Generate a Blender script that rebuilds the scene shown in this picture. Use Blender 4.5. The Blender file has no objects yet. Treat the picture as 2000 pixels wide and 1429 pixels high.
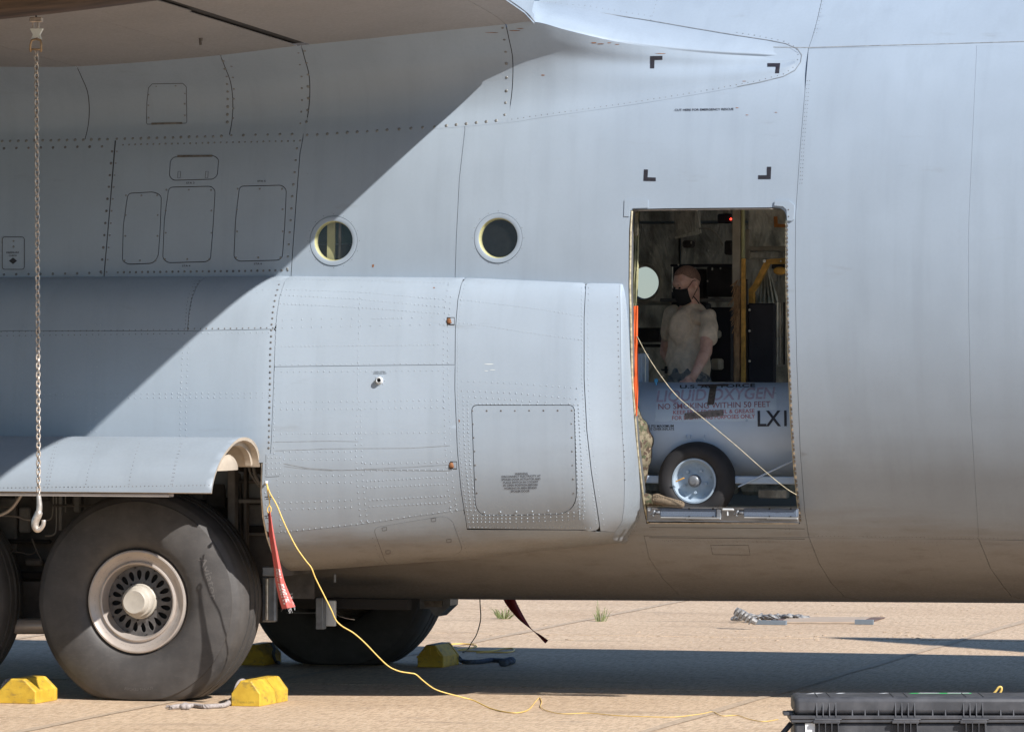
import bpy, bmesh, math, random
import numpy as np
from mathutils import Vector, Matrix
from mathutils.bvhtree import BVHTree
from mathutils.geometry import delaunay_2d_cdt
random.seed(4)
R = math.radians
scene = bpy.context.scene
COL = scene.collection

# ------------------------------------------------------------------ camera
FPX = 10500.0
TH = R(16)
CAM = Vector((12.425, -34.20, 2.39))
PIT = math.atan(36.5 / FPX)
FWD = Vector((-math.sin(TH) * math.cos(PIT), math.cos(TH) * math.cos(PIT), -math.sin(PIT)))
RGT = Vector((math.cos(TH), math.sin(TH), 0))
UPV = RGT.cross(FWD)
cd = bpy.data.cameras.new('camera')
cd.sensor_width = 36
cd.lens = FPX / 2000 * 36
cd.clip_start = 1
cd.clip_end = 3000
cam = bpy.data.objects.new('camera', cd)
COL.objects.link(cam)
cam.matrix_world = Matrix((( RGT.x, UPV.x, -FWD.x, CAM.x), (RGT.y, UPV.y, -FWD.y, CAM.y), (RGT.z, UPV.z, -FWD.z, CAM.z), (0, 0, 0, 1)))
scene.camera = cam

# ------------------------------------------------------------------ light
SUN = Vector((1.13, -0.63, 1.0)).normalized()      # towards the sun
world = bpy.data.worlds.new('World')
scene.world = world
world.use_nodes = True
wn = world.node_tree
bg = wn.nodes['Background']
sky = wn.nodes.new('ShaderNodeTexSky')
sky.sky_type = 'NISHITA'
sky.sun_disc = False
sky.sun_elevation = math.asin(SUN.z)
sky.sun_rotation = math.atan2(SUN.x, SUN.y)
sky.air_density = 1.0
sky.ozone_density = 5.0
sky.dust_density = 0.1
wn.links.new(sky.outputs[0], bg.inputs[0])
bg.inputs[1].default_value = 0.098
sl = bpy.data.lights.new('sun', 'SUN')
sl.energy = 5.0
sl.angle = R(0.5)
sl.color = (1.0, 0.965, 0.925)
so = bpy.data.objects.new('sun', sl)
so.rotation_euler = SUN.to_track_quat('Z', 'Y').to_euler()
so.location = (20, -20, 30)
COL.objects.link(so)
vs = scene.view_settings
vs.view_transform = 'Standard'
vs.look = 'None'
vs.exposure = 0.47
vs.gamma = 1
vs.use_curve_mapping = False

# ------------------------------------------------------------------ helpers
def ray(px, py):
    return (FWD + RGT * ((px - 1000) / FPX) - UPV * ((py - 714.5) / FPX)).normalized()
def PY(px, py, Y):
    d = ray(px, py); return CAM + d * ((Y - CAM.y) / d.y)
def PX(px, py, X):
    d = ray(px, py); return CAM + d * ((X - CAM.x) / d.x)
def PG(px, py, z=0.0):
    d = ray(px, py); return CAM + d * ((z - CAM.z) / d.z)
def PD(px, py, dep):
    d = ray(px, py); return CAM + d * (dep / d.dot(FWD))
def toward(p, dist):
    return p + (CAM - p).normalized() * dist

def tag(o, label=None, cat=None, group=None, kind=None):
    if label: o['label'] = label
    if cat: o['category'] = cat
    if group: o['group'] = group
    if kind: o['kind'] = kind
    return o
def empty(name, loc=(0, 0, 0), rz=0, label=None, cat=None, group=None):
    o = bpy.data.objects.new(name, None)
    o.location = loc; o.rotation_euler = (0, 0, rz)
    o.empty_display_size = .05
    COL.objects.link(o)
    tag(o, label, cat, group)
    bpy.context.view_layer.update()
    return o
def link(name, me, mat, parent=None, smooth=None, world=True):
    """world=True: mesh is in world coordinates, keep it there under the parent"""
    o = bpy.data.objects.new(name, me)
    if mat is not None:
        for m in (mat if isinstance(mat, (list, tuple)) else [mat]): me.materials.append(m)
    COL.objects.link(o)
    if parent is not None:
        o.parent = parent
        if world:
            o.matrix_parent_inverse = Matrix.Identity(4)
            mw = parent_matrix(parent).inverted()
            me.transform(mw)
    if smooth is not None:
        me.polygons.foreach_set('use_smooth', [smooth] * len(me.polygons))
    return o
def parent_matrix(p):
    m = Matrix.Translation(p.location) @ p.rotation_euler.to_matrix().to_4x4()
    if p.parent is not None: m = parent_matrix(p.parent) @ m
    return m

class MB:
    def __init__(s): s.v = []; s.f = []; s.m = []; s.cur = 0
    def add(s, vs, fs):
        n = len(s.v); s.v += [tuple(v) for v in vs]; s.f += [tuple(n + i for i in f) for f in fs]; s.m += [s.cur] * len(fs)
        return s
    def box(s, c, size, M=None, bev=0.0):
        hx, hy, hz = [a / 2 for a in size]
        if bev:
            b = min(bev, hx * .9, hy * .9, hz * .9); vs = []
            for sx in (-1, 1):
                for sy in (-1, 1):
                    for sz in (-1, 1):
                        vs += [(sx * hx, sy * (hy - b), sz * (hz - b)), (sx * (hx - b), sy * hy, sz * (hz - b)), (sx * (hx - b), sy * (hy - b), sz * hz)]
            bm = bmesh.new()
            bvs = [bm.verts.new(v) for v in vs]
            bmesh.ops.convex_hull(bm, input=bvs)
            bm.verts.index_update()
            V = [v.co.copy() for v in bm.verts]; Fs = [[v.index for v in f.verts] for f in bm.faces]
            bm.free()
        else:
            V = [Vector((x, y, z)) for x in (-hx, hx) for y in (-hy, hy) for z in (-hz, hz)]
            Fs = [(0, 1, 3, 2), (4, 6, 7, 5), (0, 4, 5, 1), (2, 3, 7, 6), (0, 2, 6, 4), (1, 5, 7, 3)]
        if M is not None: V = [M @ v for v in V]
        c = Vector(c)
        return s.add([c + v for v in V], Fs)
    def ring_loft(s, rings, closed=True, caps=True):
        n = len(rings[0]); V = [p for r in rings for p in r]; Fs = []
        for i in range(len(rings) - 1):
            for j in range(n if closed else n - 1):
                k = (j + 1) % n
                Fs.append((i * n + j, i * n + k, (i + 1) * n + k, (i + 1) * n + j))
        if caps and closed:
            Fs.append(tuple(range(n))[::-1]); Fs.append(tuple((len(rings) - 1) * n + j for j in range(n)))
        return s.add(V, Fs)
    def tube(s, pts, r, n=8, caps=True):
        pts = [Vector(p) for p in pts]
        rr = r if isinstance(r, (list, tuple)) else [r] * len(pts)
        rings = []; up = None
        for i, p in enumerate(pts):
            t = (pts[min(i + 1, len(pts) - 1)] - pts[max(i - 1, 0)])
            if t.length < 1e-9: t = Vector((0, 0, 1))
            t.normalize()
            if up is None:
                a = Vector((0, 0, 1)) if abs(t.z) < .9 else Vector((1, 0, 0))
                up = (a - t * a.dot(t)).normalized()
            else:
                up = (up - t * up.dot(t)).normalized()
            b = t.cross(up)
            rings.append([p + (up * math.cos(2 * math.pi * k / n) + b * math.sin(2 * math.pi * k / n)) * rr[i] for k in range(n)])
        return s.ring_loft(rings, True, caps)
    def cyl(s, a, b, r, n=16, r2=None):
        return s.tube([a, b], [r, r if r2 is None else r2], n)
    def lathe(s, prof, M, n=48, closed=False):
        """prof: (radius, height) ; axis local z"""
        rings = [[M @ Vector((r * math.cos(2 * math.pi * k / n), r * math.sin(2 * math.pi * k / n), h)) for k in range(n)] for r, h in prof]
        if closed: rings.append(rings[0])
        return s.ring_loft(rings, True, False)
    def ell(s, c, rad, M=None, nu=16, nv=10):
        c = Vector(c); V = []; Fs = []
        for i in range(nv + 1):
            th = math.pi * i / nv
            for j in range(nu):
                ph = 2 * math.pi * j / nu
                p = Vector((rad[0] * math.sin(th) * math.cos(ph), rad[1] * math.sin(th) * math.sin(ph), rad[2] * math.cos(th)))
                if M is not None: p = M @ p
                V.append(c + p)
        for i in range(nv):
            for j in range(nu):
                k = (j + 1) % nu
                Fs.append((i * nu + j, (i + 1) * nu + j, (i + 1) * nu + k, i * nu + k))
        return s.add(V, Fs)
    def quad_strip(s, A, B):
        n = len(A)
        return s.add(list(A) + list(B), [(i, i + 1, n + i + 1, n + i) for i in range(n - 1)])
    def mesh(s, name, smooth=False, merge=0):
        me = bpy.data.meshes.new(name)
        me.from_pydata([tuple(v) for v in s.v], [], s.f)
        if any(s.m): me.polygons.foreach_set('material_index', s.m)
        if merge:
            bm = bmesh.new(); bm.from_mesh(me)
            bmesh.ops.remove_doubles(bm, verts=bm.verts, dist=merge)
            bmesh.ops.recalc_face_normals(bm, faces=bm.faces)
            bm.to_mesh(me); bm.free()
        if smooth:
            me.polygons.foreach_set('use_smooth', [True] * len(me.polygons))
        return me
    def build(s, name, mat, parent=None, smooth=False, merge=0, sharp=None, world=True, keep=False):
        me = s.mesh(name, smooth, merge)
        if not merge and not keep:
            bm = bmesh.new(); bm.from_mesh(me); bmesh.ops.recalc_face_normals(bm, faces=bm.faces); bm.to_mesh(me); bm.free()
        if sharp is not None:
            me.set_sharp_from_angle(angle=R(sharp))
        return link(name, me, mat, parent, world=world)

def catmull(pts, n):
    pts = [np.array(p, float) for p in pts]
    P = [2 * pts[0] - pts[1]] + pts + [2 * pts[-1] - pts[-2]]
    out = []
    for i in range(1, len(P) - 2):
        for k in range(n):
            t = k / n
            out.append(0.5 * ((2 * P[i]) + (-P[i - 1] + P[i + 1]) * t + (2 * P[i - 1] - 5 * P[i] + 4 * P[i + 1] - P[i + 2]) * t * t + (-P[i - 1] + 3 * P[i] - 3 * P[i + 1] + P[i + 2]) * t ** 3))
    out.append(pts[-1])
    return np.array(out)
def arclen(p):
    d = np.sqrt(((p[1:] - p[:-1]) ** 2).sum(1)); return np.concatenate([[0], np.cumsum(d)])
def dens(pts, step, closed=False):
    out = []; n = len(pts)
    for i in range(n if closed else n - 1):
        a = np.array(pts[i], float); b = np.array(pts[(i + 1) % n], float)
        k = max(1, int(math.ceil(np.linalg.norm(b - a) / step)))
        for j in range(k): out.append(tuple(a + (b - a) * j / k))
    if not closed: out.append(tuple(pts[-1]))
    return out
def circ(cx, cy, r, n=40, rx=None):
    return [(cx + (rx or r) * math.cos(2 * math.pi * k / n), cy + r * math.sin(2 * math.pi * k / n)) for k in range(n)]
def rrect(x0, y0, x1, y1, r, n=5):
    out = []
    for cx, cy, a in ((x1 - r, y0 + r, -90), (x1 - r, y1 - r, 0), (x0 + r, y1 - r, 90), (x0 + r, y0 + r, 180)):
        for k in range(n + 1):
            t = R(a + 90 * k / n); out.append((cx + r * math.cos(t), cy + r * math.sin(t)))
    return out
def round_poly(pts, r, n=5):
    """round the corners of a px polygon"""
    out = []; m = len(pts)
    for i in range(m):
        p0, p, p1 = [np.array(pts[k % m][:2], float) for k in (i - 1, i, i + 1)]
        rr = r[i] if isinstance(r, (list, tuple)) else r
        a = p0 - p; b = p1 - p; la = np.linalg.norm(a); lb = np.linalg.norm(b)
        q = min(rr, la * .45, lb * .45)
        A = p + a / la * q; B = p + b / lb * q
        for k in range(n + 1):
            t = k / n; out.append(tuple((1 - t) ** 2 * A + 2 * t * (1 - t) * p + t * t * B))
    return out

class Surf:
    def __init__(s, pos, u0, u1, nu, v0, v1, nv):
        s.pos = pos; s.r = (u0, u1, nu, v0, v1, nv)
        V = [pos(u0 + (u1 - u0) * i / nu, v0 + (v1 - v0) * j / nv) for i in range(nu + 1) for j in range(nv + 1)]
        Fs = []
        for i in range(nu):
            for j in range(nv):
                a = i * (nv + 1) + j; Fs.append((a, a + 1, a + nv + 2, a + nv + 1))
        s.V = V; s.F = Fs
        s.bvh = BVHTree.FromPolygons(V, Fs)
        s.sign = 1
        n = s.nrm((u0 + u1) / 2, v0 + (v1 - v0) * .5)
        if n.dot(CAM - pos((u0 + u1) / 2, v0 + (v1 - v0) * .5)) < 0: s.sign = -1
    def nrm(s, u, v, e=.01):
        n = (s.pos(u + e, v) - s.pos(u - e, v)).cross(s.pos(u, v + e) - s.pos(u, v - e))
        if n.length < 1e-12: return Vector((0, -1, 0))
        return n.normalized() * s.sign
    def uv(s, px, py):
        loc, nn, idx, d = s.bvh.ray_cast(CAM, ray(px, py))
        if loc is None: return None
        u0, u1, nu, v0, v1, nv = s.r
        i, j = divmod(idx, nv)
        u = u0 + (u1 - u0) * (i + .5) / nu; v = v0 + (v1 - v0) * (j + .5) / nv
        for _ in range(4):
            p = s.pos(u, v); e = 1e-3
            du = (s.pos(u + e, v) - p) / e; dv = (s.pos(u, v + e) - p) / e
            r = loc - p
            a, b, c = du.dot(du), du.dot(dv), dv.dot(dv); det = a * c - b * b
            if abs(det) < 1e-12: break
            x, y = du.dot(r), dv.dot(r)
            u += (c * x - b * y) / det; v += (a * y - b * x) / det
        return (u, v)
    def at(s, px, py, off=0.0):
        q = s.uv(px, py)
        if q is None: return None, None
        n = s.nrm(*q); return s.pos(*q) + n * off, n
    def grid(s, name, mat, parent, smooth=True, keep=None):
        V = s.V; Fs = s.F if keep is None else [f for f in s.F if keep(f, V)]
        me = bpy.data.meshes.new(name); me.from_pydata([tuple(v) for v in V], [], Fs)
        return link(name, me, mat, parent, smooth=smooth)

def in_poly(x, y, poly):
    c = np.zeros(len(x), bool); n = len(poly); j = n - 1
    for i in range(n):
        xi, yi = poly[i]; xj, yj = poly[j]
        if yi != yj:
            c ^= ((yi > y) != (yj > y)) & (x < (xj - xi) * (y - yi) / (yj - yi) + xi)
        j = i
    return c
def poly_area(p):
    p = np.array(p); x, y = p[:, 0], p[:, 1]
    return .5 * np.sum(x * np.roll(y, -1) - np.roll(x, -1) * y)
def inset(poly, g):
    p = np.array(poly); n = len(p)
    if poly_area(p) < 0: p = p[::-1]
    out = []
    for i in range(n):
        a = p[i] - p[i - 1]; b = p[(i + 1) % n] - p[i]
        la = np.linalg.norm(a) + 1e-9; lb = np.linalg.norm(b) + 1e-9
        na = np.array([-a[1], a[0]]) / la; nb = np.array([-b[1], b[0]]) / lb
        m = na + nb; l = np.linalg.norm(m)
        if l < .3: m = na; l = 1
        m = m / l; k = g / max(.5, m.dot(na))
        out.append(tuple(p[i] + m * k))
    return out
def px_poly(surf, pts, step=14, closed=True):
    out = []
    for p in dens(pts, step, closed):
        q = surf.uv(*p)
        if q is not None: out.append(q)
    return out
def panel(name, surf, poly, mat, parent, holes=(), gap=.004, h=.07, off=0.0, thick=.008, label=None):
    """one skin panel cut to a polygon given in the surface's own (u, v), metres"""
    hs = [inset(hh, -gap) if gap else list(hh) for hh in holes]
    P0 = inset(poly, gap) if gap else list(poly)
    loops = [P0] + hs
    V = []; E = []
    for lp in loops:
        n0 = len(V); V += [tuple(q) for q in lp]; E += [(n0 + i, n0 + (i + 1) % len(lp)) for i in range(len(lp))]
    a = np.array(P0); x0, y0 = a.min(0); x1, y1 = a.max(0)
    gx, gy = np.meshgrid(np.arange(x0 + h * .5, x1, h), np.arange(y0 + h * .5, y1, h)); gx = gx.ravel(); gy = gy.ravel()
    ok = in_poly(gx, gy, P0)
    for hh in hs: ok &= ~in_poly(gx, gy, hh)
    gx, gy = gx[ok], gy[ok]
    bd = np.array(V)
    if len(gx):
        keep = np.array([((bd[:, 0] - x) ** 2 + (bd[:, 1] - y) ** 2).min() > (h * .3) ** 2 for x, y in zip(gx, gy)])
        V += list(zip(gx[keep], gy[keep]))
    vo, eo, fo, *_ = delaunay_2d_cdt([Vector((float(a), float(b))) for a, b in V], E, [], 0, 1e-6)
    vo = np.array([tuple(v) for v in vo]); fo = np.array([tuple(f) for f in fo])
    c = vo[fo].mean(1); ok = in_poly(c[:, 0], c[:, 1], P0)
    for hh in hs: ok &= ~in_poly(c[:, 0], c[:, 1], hh)
    fo = fo[ok]
    pos = []; nr = []
    for u, v in vo:
        n = surf.nrm(u, v); pos.append(surf.pos(u, v) + n * off); nr.append(n)
    Fs = []
    for f in fo:
        a, b, cc = [pos[i] for i in f]
        if (b - a).cross(cc - a).dot(nr[f[0]]) < 0: f = f[::-1]
        Fs.append(tuple(int(i) for i in f))
    cnt = {}
    for f in Fs:
        for i in range(3):
            k = (f[i], f[(i + 1) % 3]); cnt[k] = 1
    be = [k for k in cnt if (k[1], k[0]) not in cnt]
    nb = len(pos); smoothn = len(Fs)
    if thick:
        for (i, j) in be:
            n = len(pos)
            pos += [pos[i], pos[j], pos[j] - nr[j] * thick, pos[i] - nr[i] * thick]
            Fs.append((n, n + 3, n + 2, n + 1))
    me = bpy.data.meshes.new(name); me.from_pydata([tuple(p) for p in pos], [], Fs)
    me.polygons.foreach_set('use_smooth', [i < smoothn for i in range(len(Fs))])
    o = link(name, me, mat, parent)
    if label: o['label'] = label
    return o

# ------------------------------------------------------------------ materials
def nd(nt, t, **k):
    n = nt.nodes.new(t)
    for a, b in k.items():
        if isinstance(b, (int, float, tuple, bool, str)) and hasattr(n, a): setattr(n, a, b)
    return n
def mat(name, col, rough=.6, metal=0.0, var=.12, vscale=6.0, bump=0.0, bscale=60.0, spec=.5, coat=0.0, stretch=(1, 1, 1)):
    m = bpy.data.materials.new(name); m.use_nodes = True
    nt = m.node_tree; b = nt.nodes['Principled BSDF']
    b.inputs['Roughness'].default_value = rough; b.inputs['Metallic'].default_value = metal
    b.inputs['Specular IOR Level'].default_value = spec
    if coat: b.inputs['Coat Weight'].default_value = coat
    g = nd(nt, 'ShaderNodeNewGeometry'); mp = nd(nt, 'ShaderNodeMapping'); mp.inputs['Scale'].default_value = stretch
    nt.links.new(g.outputs['Position'], mp.inputs['Vector'])
    nz = nd(nt, 'ShaderNodeTexNoise'); nz.inputs['Scale'].default_value = vscale; nz.inputs['Detail'].default_value = 6; nz.inputs['Roughness'].default_value = .6
    nt.links.new(mp.outputs[0], nz.inputs['Vector'])
    cr = nd(nt, 'ShaderNodeValToRGB')
    cr.color_ramp.elements[0].position = .3; cr.color_ramp.elements[1].position = .7
    cr.color_ramp.elements[0].color = tuple(c * (1 - var) for c in col) + (1,)
    cr.color_ramp.elements[1].color = tuple(min(1, c * (1 + var)) for c in col) + (1,)
    nt.links.new(nz.outputs['Fac'], cr.inputs[0]); nt.links.new(cr.outputs[0], b.inputs['Base Color'])
    if bump:
        n2 = nd(nt, 'ShaderNodeTexNoise'); n2.inputs['Scale'].default_value = bscale; n2.inputs['Detail'].default_value = 4
        nt.links.new(g.outputs['Position'], n2.inputs['Vector'])
        bp = nd(nt, 'ShaderNodeBump'); bp.inputs['Strength'].default_value = 1; bp.inputs['Distance'].default_value = bump
        nt.links.new(n2.outputs['Fac'], bp.inputs['Height']); nt.links.new(bp.outputs[0], b.inputs['Normal'])
    return m
class NT:
    """tiny node-graph writer"""
    def __init__(s, m): s.t = m.node_tree; s.b = s.t.nodes['Principled BSDF']
    def n(s, t): return s.t.nodes.new(t)
    def l(s, a, b): s.t.links.new(a, b)
    def pos(s):
        g = s.n('ShaderNodeNewGeometry'); return g.outputs['Position']
    def sep(s, v):
        x = s.n('ShaderNodeSeparateXYZ'); s.l(v, x.inputs[0]); return x.outputs
    def mapv(s, v, sc=(1, 1, 1), rot=(0, 0, 0)):
        x = s.n('ShaderNodeMapping'); x.inputs['Scale'].default_value = sc; x.inputs['Rotation'].default_value = rot; s.l(v, x.inputs[0]); return x.outputs[0]
    def noise(s, v, sc, det=5, rough=.6, dist=0):
        x = s.n('ShaderNodeTexNoise'); x.inputs['Scale'].default_value = sc; x.inputs['Detail'].default_value = det; x.inputs['Roughness'].default_value = rough; x.inputs['Distortion'].default_value = dist
        s.l(v, x.inputs['Vector']); return x.outputs['Fac']
    def rng(s, v, a, b, c=0, d=1, smooth=True):
        x = s.n('ShaderNodeMapRange'); x.interpolation_type = 'SMOOTHSTEP' if smooth else 'LINEAR'
        for i, q in enumerate((a, b, c, d)): x.inputs[1 + i].default_value = q
        s.l(v, x.inputs[0]); return x.outputs[0]
    def mth(s, op, a, b=None):
        x = s.n('ShaderNodeMath'); x.operation = op
        for i, q in enumerate((a, b)):
            if q is None: continue
            if isinstance(q, (int, float)): x.inputs[i].default_value = q
            else: s.l(q, x.inputs[i])
        return x.outputs[0]
    def mix(s, f, a, b, mode='MIX'):
        x = s.n('ShaderNodeMix'); x.data_type = 'RGBA'; x.blend_type = mode
        if isinstance(f, (int, float)): x.inputs[0].default_value = f
        else: s.l(f, x.inputs[0])
        for i, q in ((6, a), (7, b)):
            if isinstance(q, tuple): x.inputs[i].default_value = q + (1,)
            else: s.l(q, x.inputs[i])
        return x.outputs[2]
    def bump(s, h, dist, prev=None):
        x = s.n('ShaderNodeBump'); x.inputs['Distance'].default_value = dist; s.l(h, x.inputs['Height'])
        if prev is not None: s.l(prev, x.inputs['Normal'])
        return x.outputs[0]

def paint_mat(name, base, grime_shade=1.0, z_lo=1.0, z_hi=1.35, streak=.06):
    m = bpy.data.materials.new(name); m.use_nodes = True; k = NT(m)
    p = k.pos(); x, y, z = k.sep(p)
    c = k.mix(k.rng(k.noise(p, 1.1, 3), .3, .7), tuple(v * .95 for v in base), tuple(v * 1.05 for v in base))
    st = k.noise(k.mapv(p, (9, 3, .5)), 1.0, 5)
    c = k.mix(k.rng(st, .45, .75, 0, streak * 3), c, tuple(v * .66 for v in base))
    fine = k.noise(p, 45, 3)
    c = k.mix(k.rng(fine, .35, .7, 0, .10), c, tuple(v * .82 for v in base))
    # brown belly grime, blown aft in long soft streaks, with bounce and shade painted in
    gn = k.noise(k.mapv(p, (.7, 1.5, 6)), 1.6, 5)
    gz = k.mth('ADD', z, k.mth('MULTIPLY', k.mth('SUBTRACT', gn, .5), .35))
    g1 = k.rng(gz, z_hi, z_lo, 0, .66 * grime_shade)
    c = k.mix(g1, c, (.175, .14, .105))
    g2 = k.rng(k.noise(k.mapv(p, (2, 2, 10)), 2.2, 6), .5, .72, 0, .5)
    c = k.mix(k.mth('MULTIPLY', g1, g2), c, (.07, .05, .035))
    g3 = k.rng(gz, 2.15, 1.15, 0, .34 * grime_shade); c = k.mix(g3, c, (.12, .105, .085))  # slow darkening down the lower side is shade painted into the colour
    g4 = k.rng(gz, 1.05, .70, 0, .42 * grime_shade); c = k.mix(g4, c, (.055, .045, .038))
    # faint smudges
    sm = k.rng(k.noise(k.mapv(p, (.8, 1, 4)), 2.5, 6), .62, .78, 0, .22)
    c = k.mix(sm, c, (.17, .16, .14))
    k.l(c, k.b.inputs['Base Color'])
    k.l(k.rng(fine, .3, .7, .40, .55), k.b.inputs['Roughness'])
    k.b.inputs['Specular IOR Level'].default_value = .45
    n1 = k.bump(k.noise(k.mapv(p, (1.6, 1, .5)), 1.7, 2), .0055)
    n2 = k.bump(k.noise(p, 160, 2), .0003, n1)
    k.l(n2, k.b.inputs['Normal'])
    return m
M = {}
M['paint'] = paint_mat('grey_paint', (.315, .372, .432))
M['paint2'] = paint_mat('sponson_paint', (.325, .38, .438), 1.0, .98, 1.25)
M['wing'] = paint_mat('wing_underside_paint', (.29, .27, .255), 0.0)
M['seam'] = mat('seam_sealant', (.035, .03, .026), .8)
M['rivet'] = mat('painted_rivet', (.335, .385, .43), .42)
M['screw'] = mat('worn_fastener', (.22, .22, .21), .35, .3)
M['dark_rivet'] = mat('dirty_rivet', (.15, .145, .14), .55, var=.5, vscale=8)
M['black'] = mat('black_marking', (.022, .020, .026), .5, var=.25, vscale=60)
M['dark'] = mat('dark_void', (.012, .011, .011), .9)
M['rust'] = mat('rust_scrape', (.24, .10, .04), .8, var=.5, vscale=50)

# ------------------------------------------------------------------ ground
def concrete():
    m = bpy.data.materials.new('weathered_concrete'); m.use_nodes = True; k = NT(m); p = k.pos()
    c = k.mix(k.rng(k.noise(p, .35, 4), .3, .7), (.54, .39, .255), (.64, .48, .325))
    sp = k.rng(k.noise(k.mapv(p, (1, .13, 1)), 42, 4, .8), .44, .60)
    c = k.mix(k.mth('MULTIPLY', sp, .55), c, (.25, .155, .09))
    s2 = k.rng(k.noise(k.mapv(p, (1, .14, 1)), 60, 3, .7), .57, .68)
    c = k.mix(k.mth('MULTIPLY', s2, .6), c, (.72, .62, .50))
    st = k.rng(k.noise(k.mapv(p, (.35, 1.6, 1)), 1.2, 6), .54, .72, 0, .5)
    c = k.mix(st, c, (.27, .195, .13))
    ol = k.rng(k.noise(k.mapv(p, (1.2, 2.5, 1)), 1.4, 5), .60, .74, 0, .45)
    c = k.mix(ol, c, (.16, .13, .11))
    k.l(c, k.b.inputs['Base Color'])
    k.b.inputs['Roughness'].default_value = .85
    b1 = k.bump(k.noise(p, 70, 4, .7), .006)
    k.l(b1, k.b.inputs['Normal'])
    return m
M['concrete'] = concrete()
M['joint'] = mat('joint_sealant', (.44, .335, .235), .9, var=.35, vscale=24, bump=.006, bscale=40)
M['earth'] = mat('joint_bed', (.10, .08, .06), .9)
gm = MB(); S = 900
gm.add([(-S, -S, -.03), (S, -S, -.03), (S, S, -.03), (-S, S, -.03)], [(0, 1, 2, 3)])
ground = gm.build('ground', M['earth'])
tag(ground, 'tan weathered concrete apron under the aircraft', kind='structure')
a0 = PG(1266, 1426.5); a1 = PG(2000, 1213.5)
jd = (a1 - a0).normalized(); jn = Vector((jd.y, -jd.x, 0))
if jn.x < 0: jn = -jn
b0 = PG(1410, 1174.5); b1 = PG(100, 1392)
sb = -(((b0 + b1) * .5) - a0).dot(jn)
t0 = (PG(1000, 1341) - a0).dot(jd); t1 = (PG(1400, 1243) - a0).dot(jd)
LEN = t1 - t0
M['grain'] = M['concrete']
def gj(i, t): return a0 + jn * (-sb * i) + jd * t
for i in range(-2, 4):
    for j in range(-2, 5):
        w = .018; w2 = .045
        p00 = gj(i, t0 + LEN * j) + jn * w + jd * w2 - jn * 0
        qs = [gj(i, t0 + LEN * j) - jn * w + jd * w2, gj(i + 1, t0 + LEN * j) + jn * w + jd * w2,
              gj(i + 1, t0 + LEN * (j + 1)) + jn * w - jd * w2, gj(i, t0 + LEN * (j + 1)) - jn * w - jd * w2]
        cxy = sum(qs, Vector()) / 4
        top = [Vector((q.x, q.y, 0)) for q in qs]
        m1 = [Vector((q.x, q.y, -.006)) + (Vector((q.x, q.y, 0)) - Vector((cxy.x, cxy.y, 0))).normalized() * .006 for q in qs]
        bt = [Vector((q.x, q.y, -.028)) for q in m1]
        mb = MB().ring_loft([top, m1, bt], True, False); mb.add(top, [(0, 1, 2, 3)])
        mb.build('concrete_slab', M['concrete'], ground)
for i in range(-2, 5):
    mb = MB(); n = 60; rng = random.Random(i)
    L = []; Rr = []
    for q in range(n + 1):
        t = t0 - 2 * LEN + 7 * LEN * q / n; c = gj(i, t)
        L.append(c + jn * (.042 + rng.uniform(-.014, .014)) + Vector((0, 0, .004))); Rr.append(c - jn * (.042 + rng.uniform(-.014, .014)) + Vector((0, 0, .004)))
    mb.quad_strip(L, Rr); mb.build('joint_filler', M['joint'], ground)

for j in range(-2, 5):
    mb = MB(); c = gj(-2, t0 + LEN * j); e = gj(4, t0 + LEN * j)
    mb.quad_strip([c - jd * .011 + Vector((0, 0, .003)), e - jd * .011 + Vector((0, 0, .003))], [c + jd * .011 + Vector((0, 0, .003)), e + jd * .011 + Vector((0, 0, .003))]); mb.build('joint_filler', M['joint'], ground)
# ------------------------------------------------------------------ aircraft root
plane = empty('cargo_aircraft', (2.0, 2.42, 0), 0, 'grey four engined military transport aircraft parked on the apron with its side door open', 'aircraft')

FPTS = [(2.15, 5.08), (1.6, 5.02), (1.1, 4.87), (.75, 4.69), (.42, 4.40), (.21, 4.1), (.07, 3.7), (.015, 3.3), (0, 2.95), (.02, 2.6), (.10, 2.2), (.28, 1.75), (.49, 1.4), (.71, 1.12), (.97, .885), (1.28, .735), (1.66, .635), (2.15, .60)]
fp = catmull(FPTS, 8); fs = arclen(fp); FL = fs[-1]
def fus(u, v):
    z = float(np.interp(v, fs, fp[:, 1]))
    return Vector((u, .27 + float(np.interp(v, fs, fp[:, 0])), z + .0065 * min(1, max(0, (1.3 - z) / .6)) * min(6, max(0, u - 1.5))))
_o = np.linspace(0, FL, 500); _fp2 = np.stack([np.interp(_o, fs, fp[:, 0]), np.interp(_o, fs, fp[:, 1])], 1)
# smooth the profile a little so normals do not facet
for _ in range(12): _fp2[1:-1] = (_fp2[:-2] + 2 * _fp2[1:-1] + _fp2[2:]) / 4
fp = _fp2; fs = _o
FUS = Surf(fus, -9, 15, 48, 0, FL, 110)
def s_of_z(z):  # arclength where the profile has height z
    return float(np.interp(-z, -fp[:, 1], fs))
def fusY(z): return .27 + float(np.interp(-z, -fp[:, 1], fp[:, 0]))

# door opening and windows in px -> surface
DOOR = [(1237, 409), (1300, 407.5), (1510, 405.5), (1524, 407), (1532, 413), (1536, 424), (1536, 548), (1540, 690), (1545, 820), (1552, 920), (1559, 990), (1562, 1022), (1263, 1022), (1255, 980), (1243, 884), (1232, 744), (1228, 560), (1229, 450), (1232, 412)]
W1, W2 = (651.5, 470.5), (973, 465)
door_uv = px_poly(FUS, DOOR, 12)
def circ_uv(surf, c, rpx, n=40):
    q = surf.uv(*c); r = rpx / 291.0
    return [(q[0] + r * math.cos(2 * math.pi * i / n), q[1] + r * math.sin(2 * math.pi * i / n)) for i in range(n)]
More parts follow.
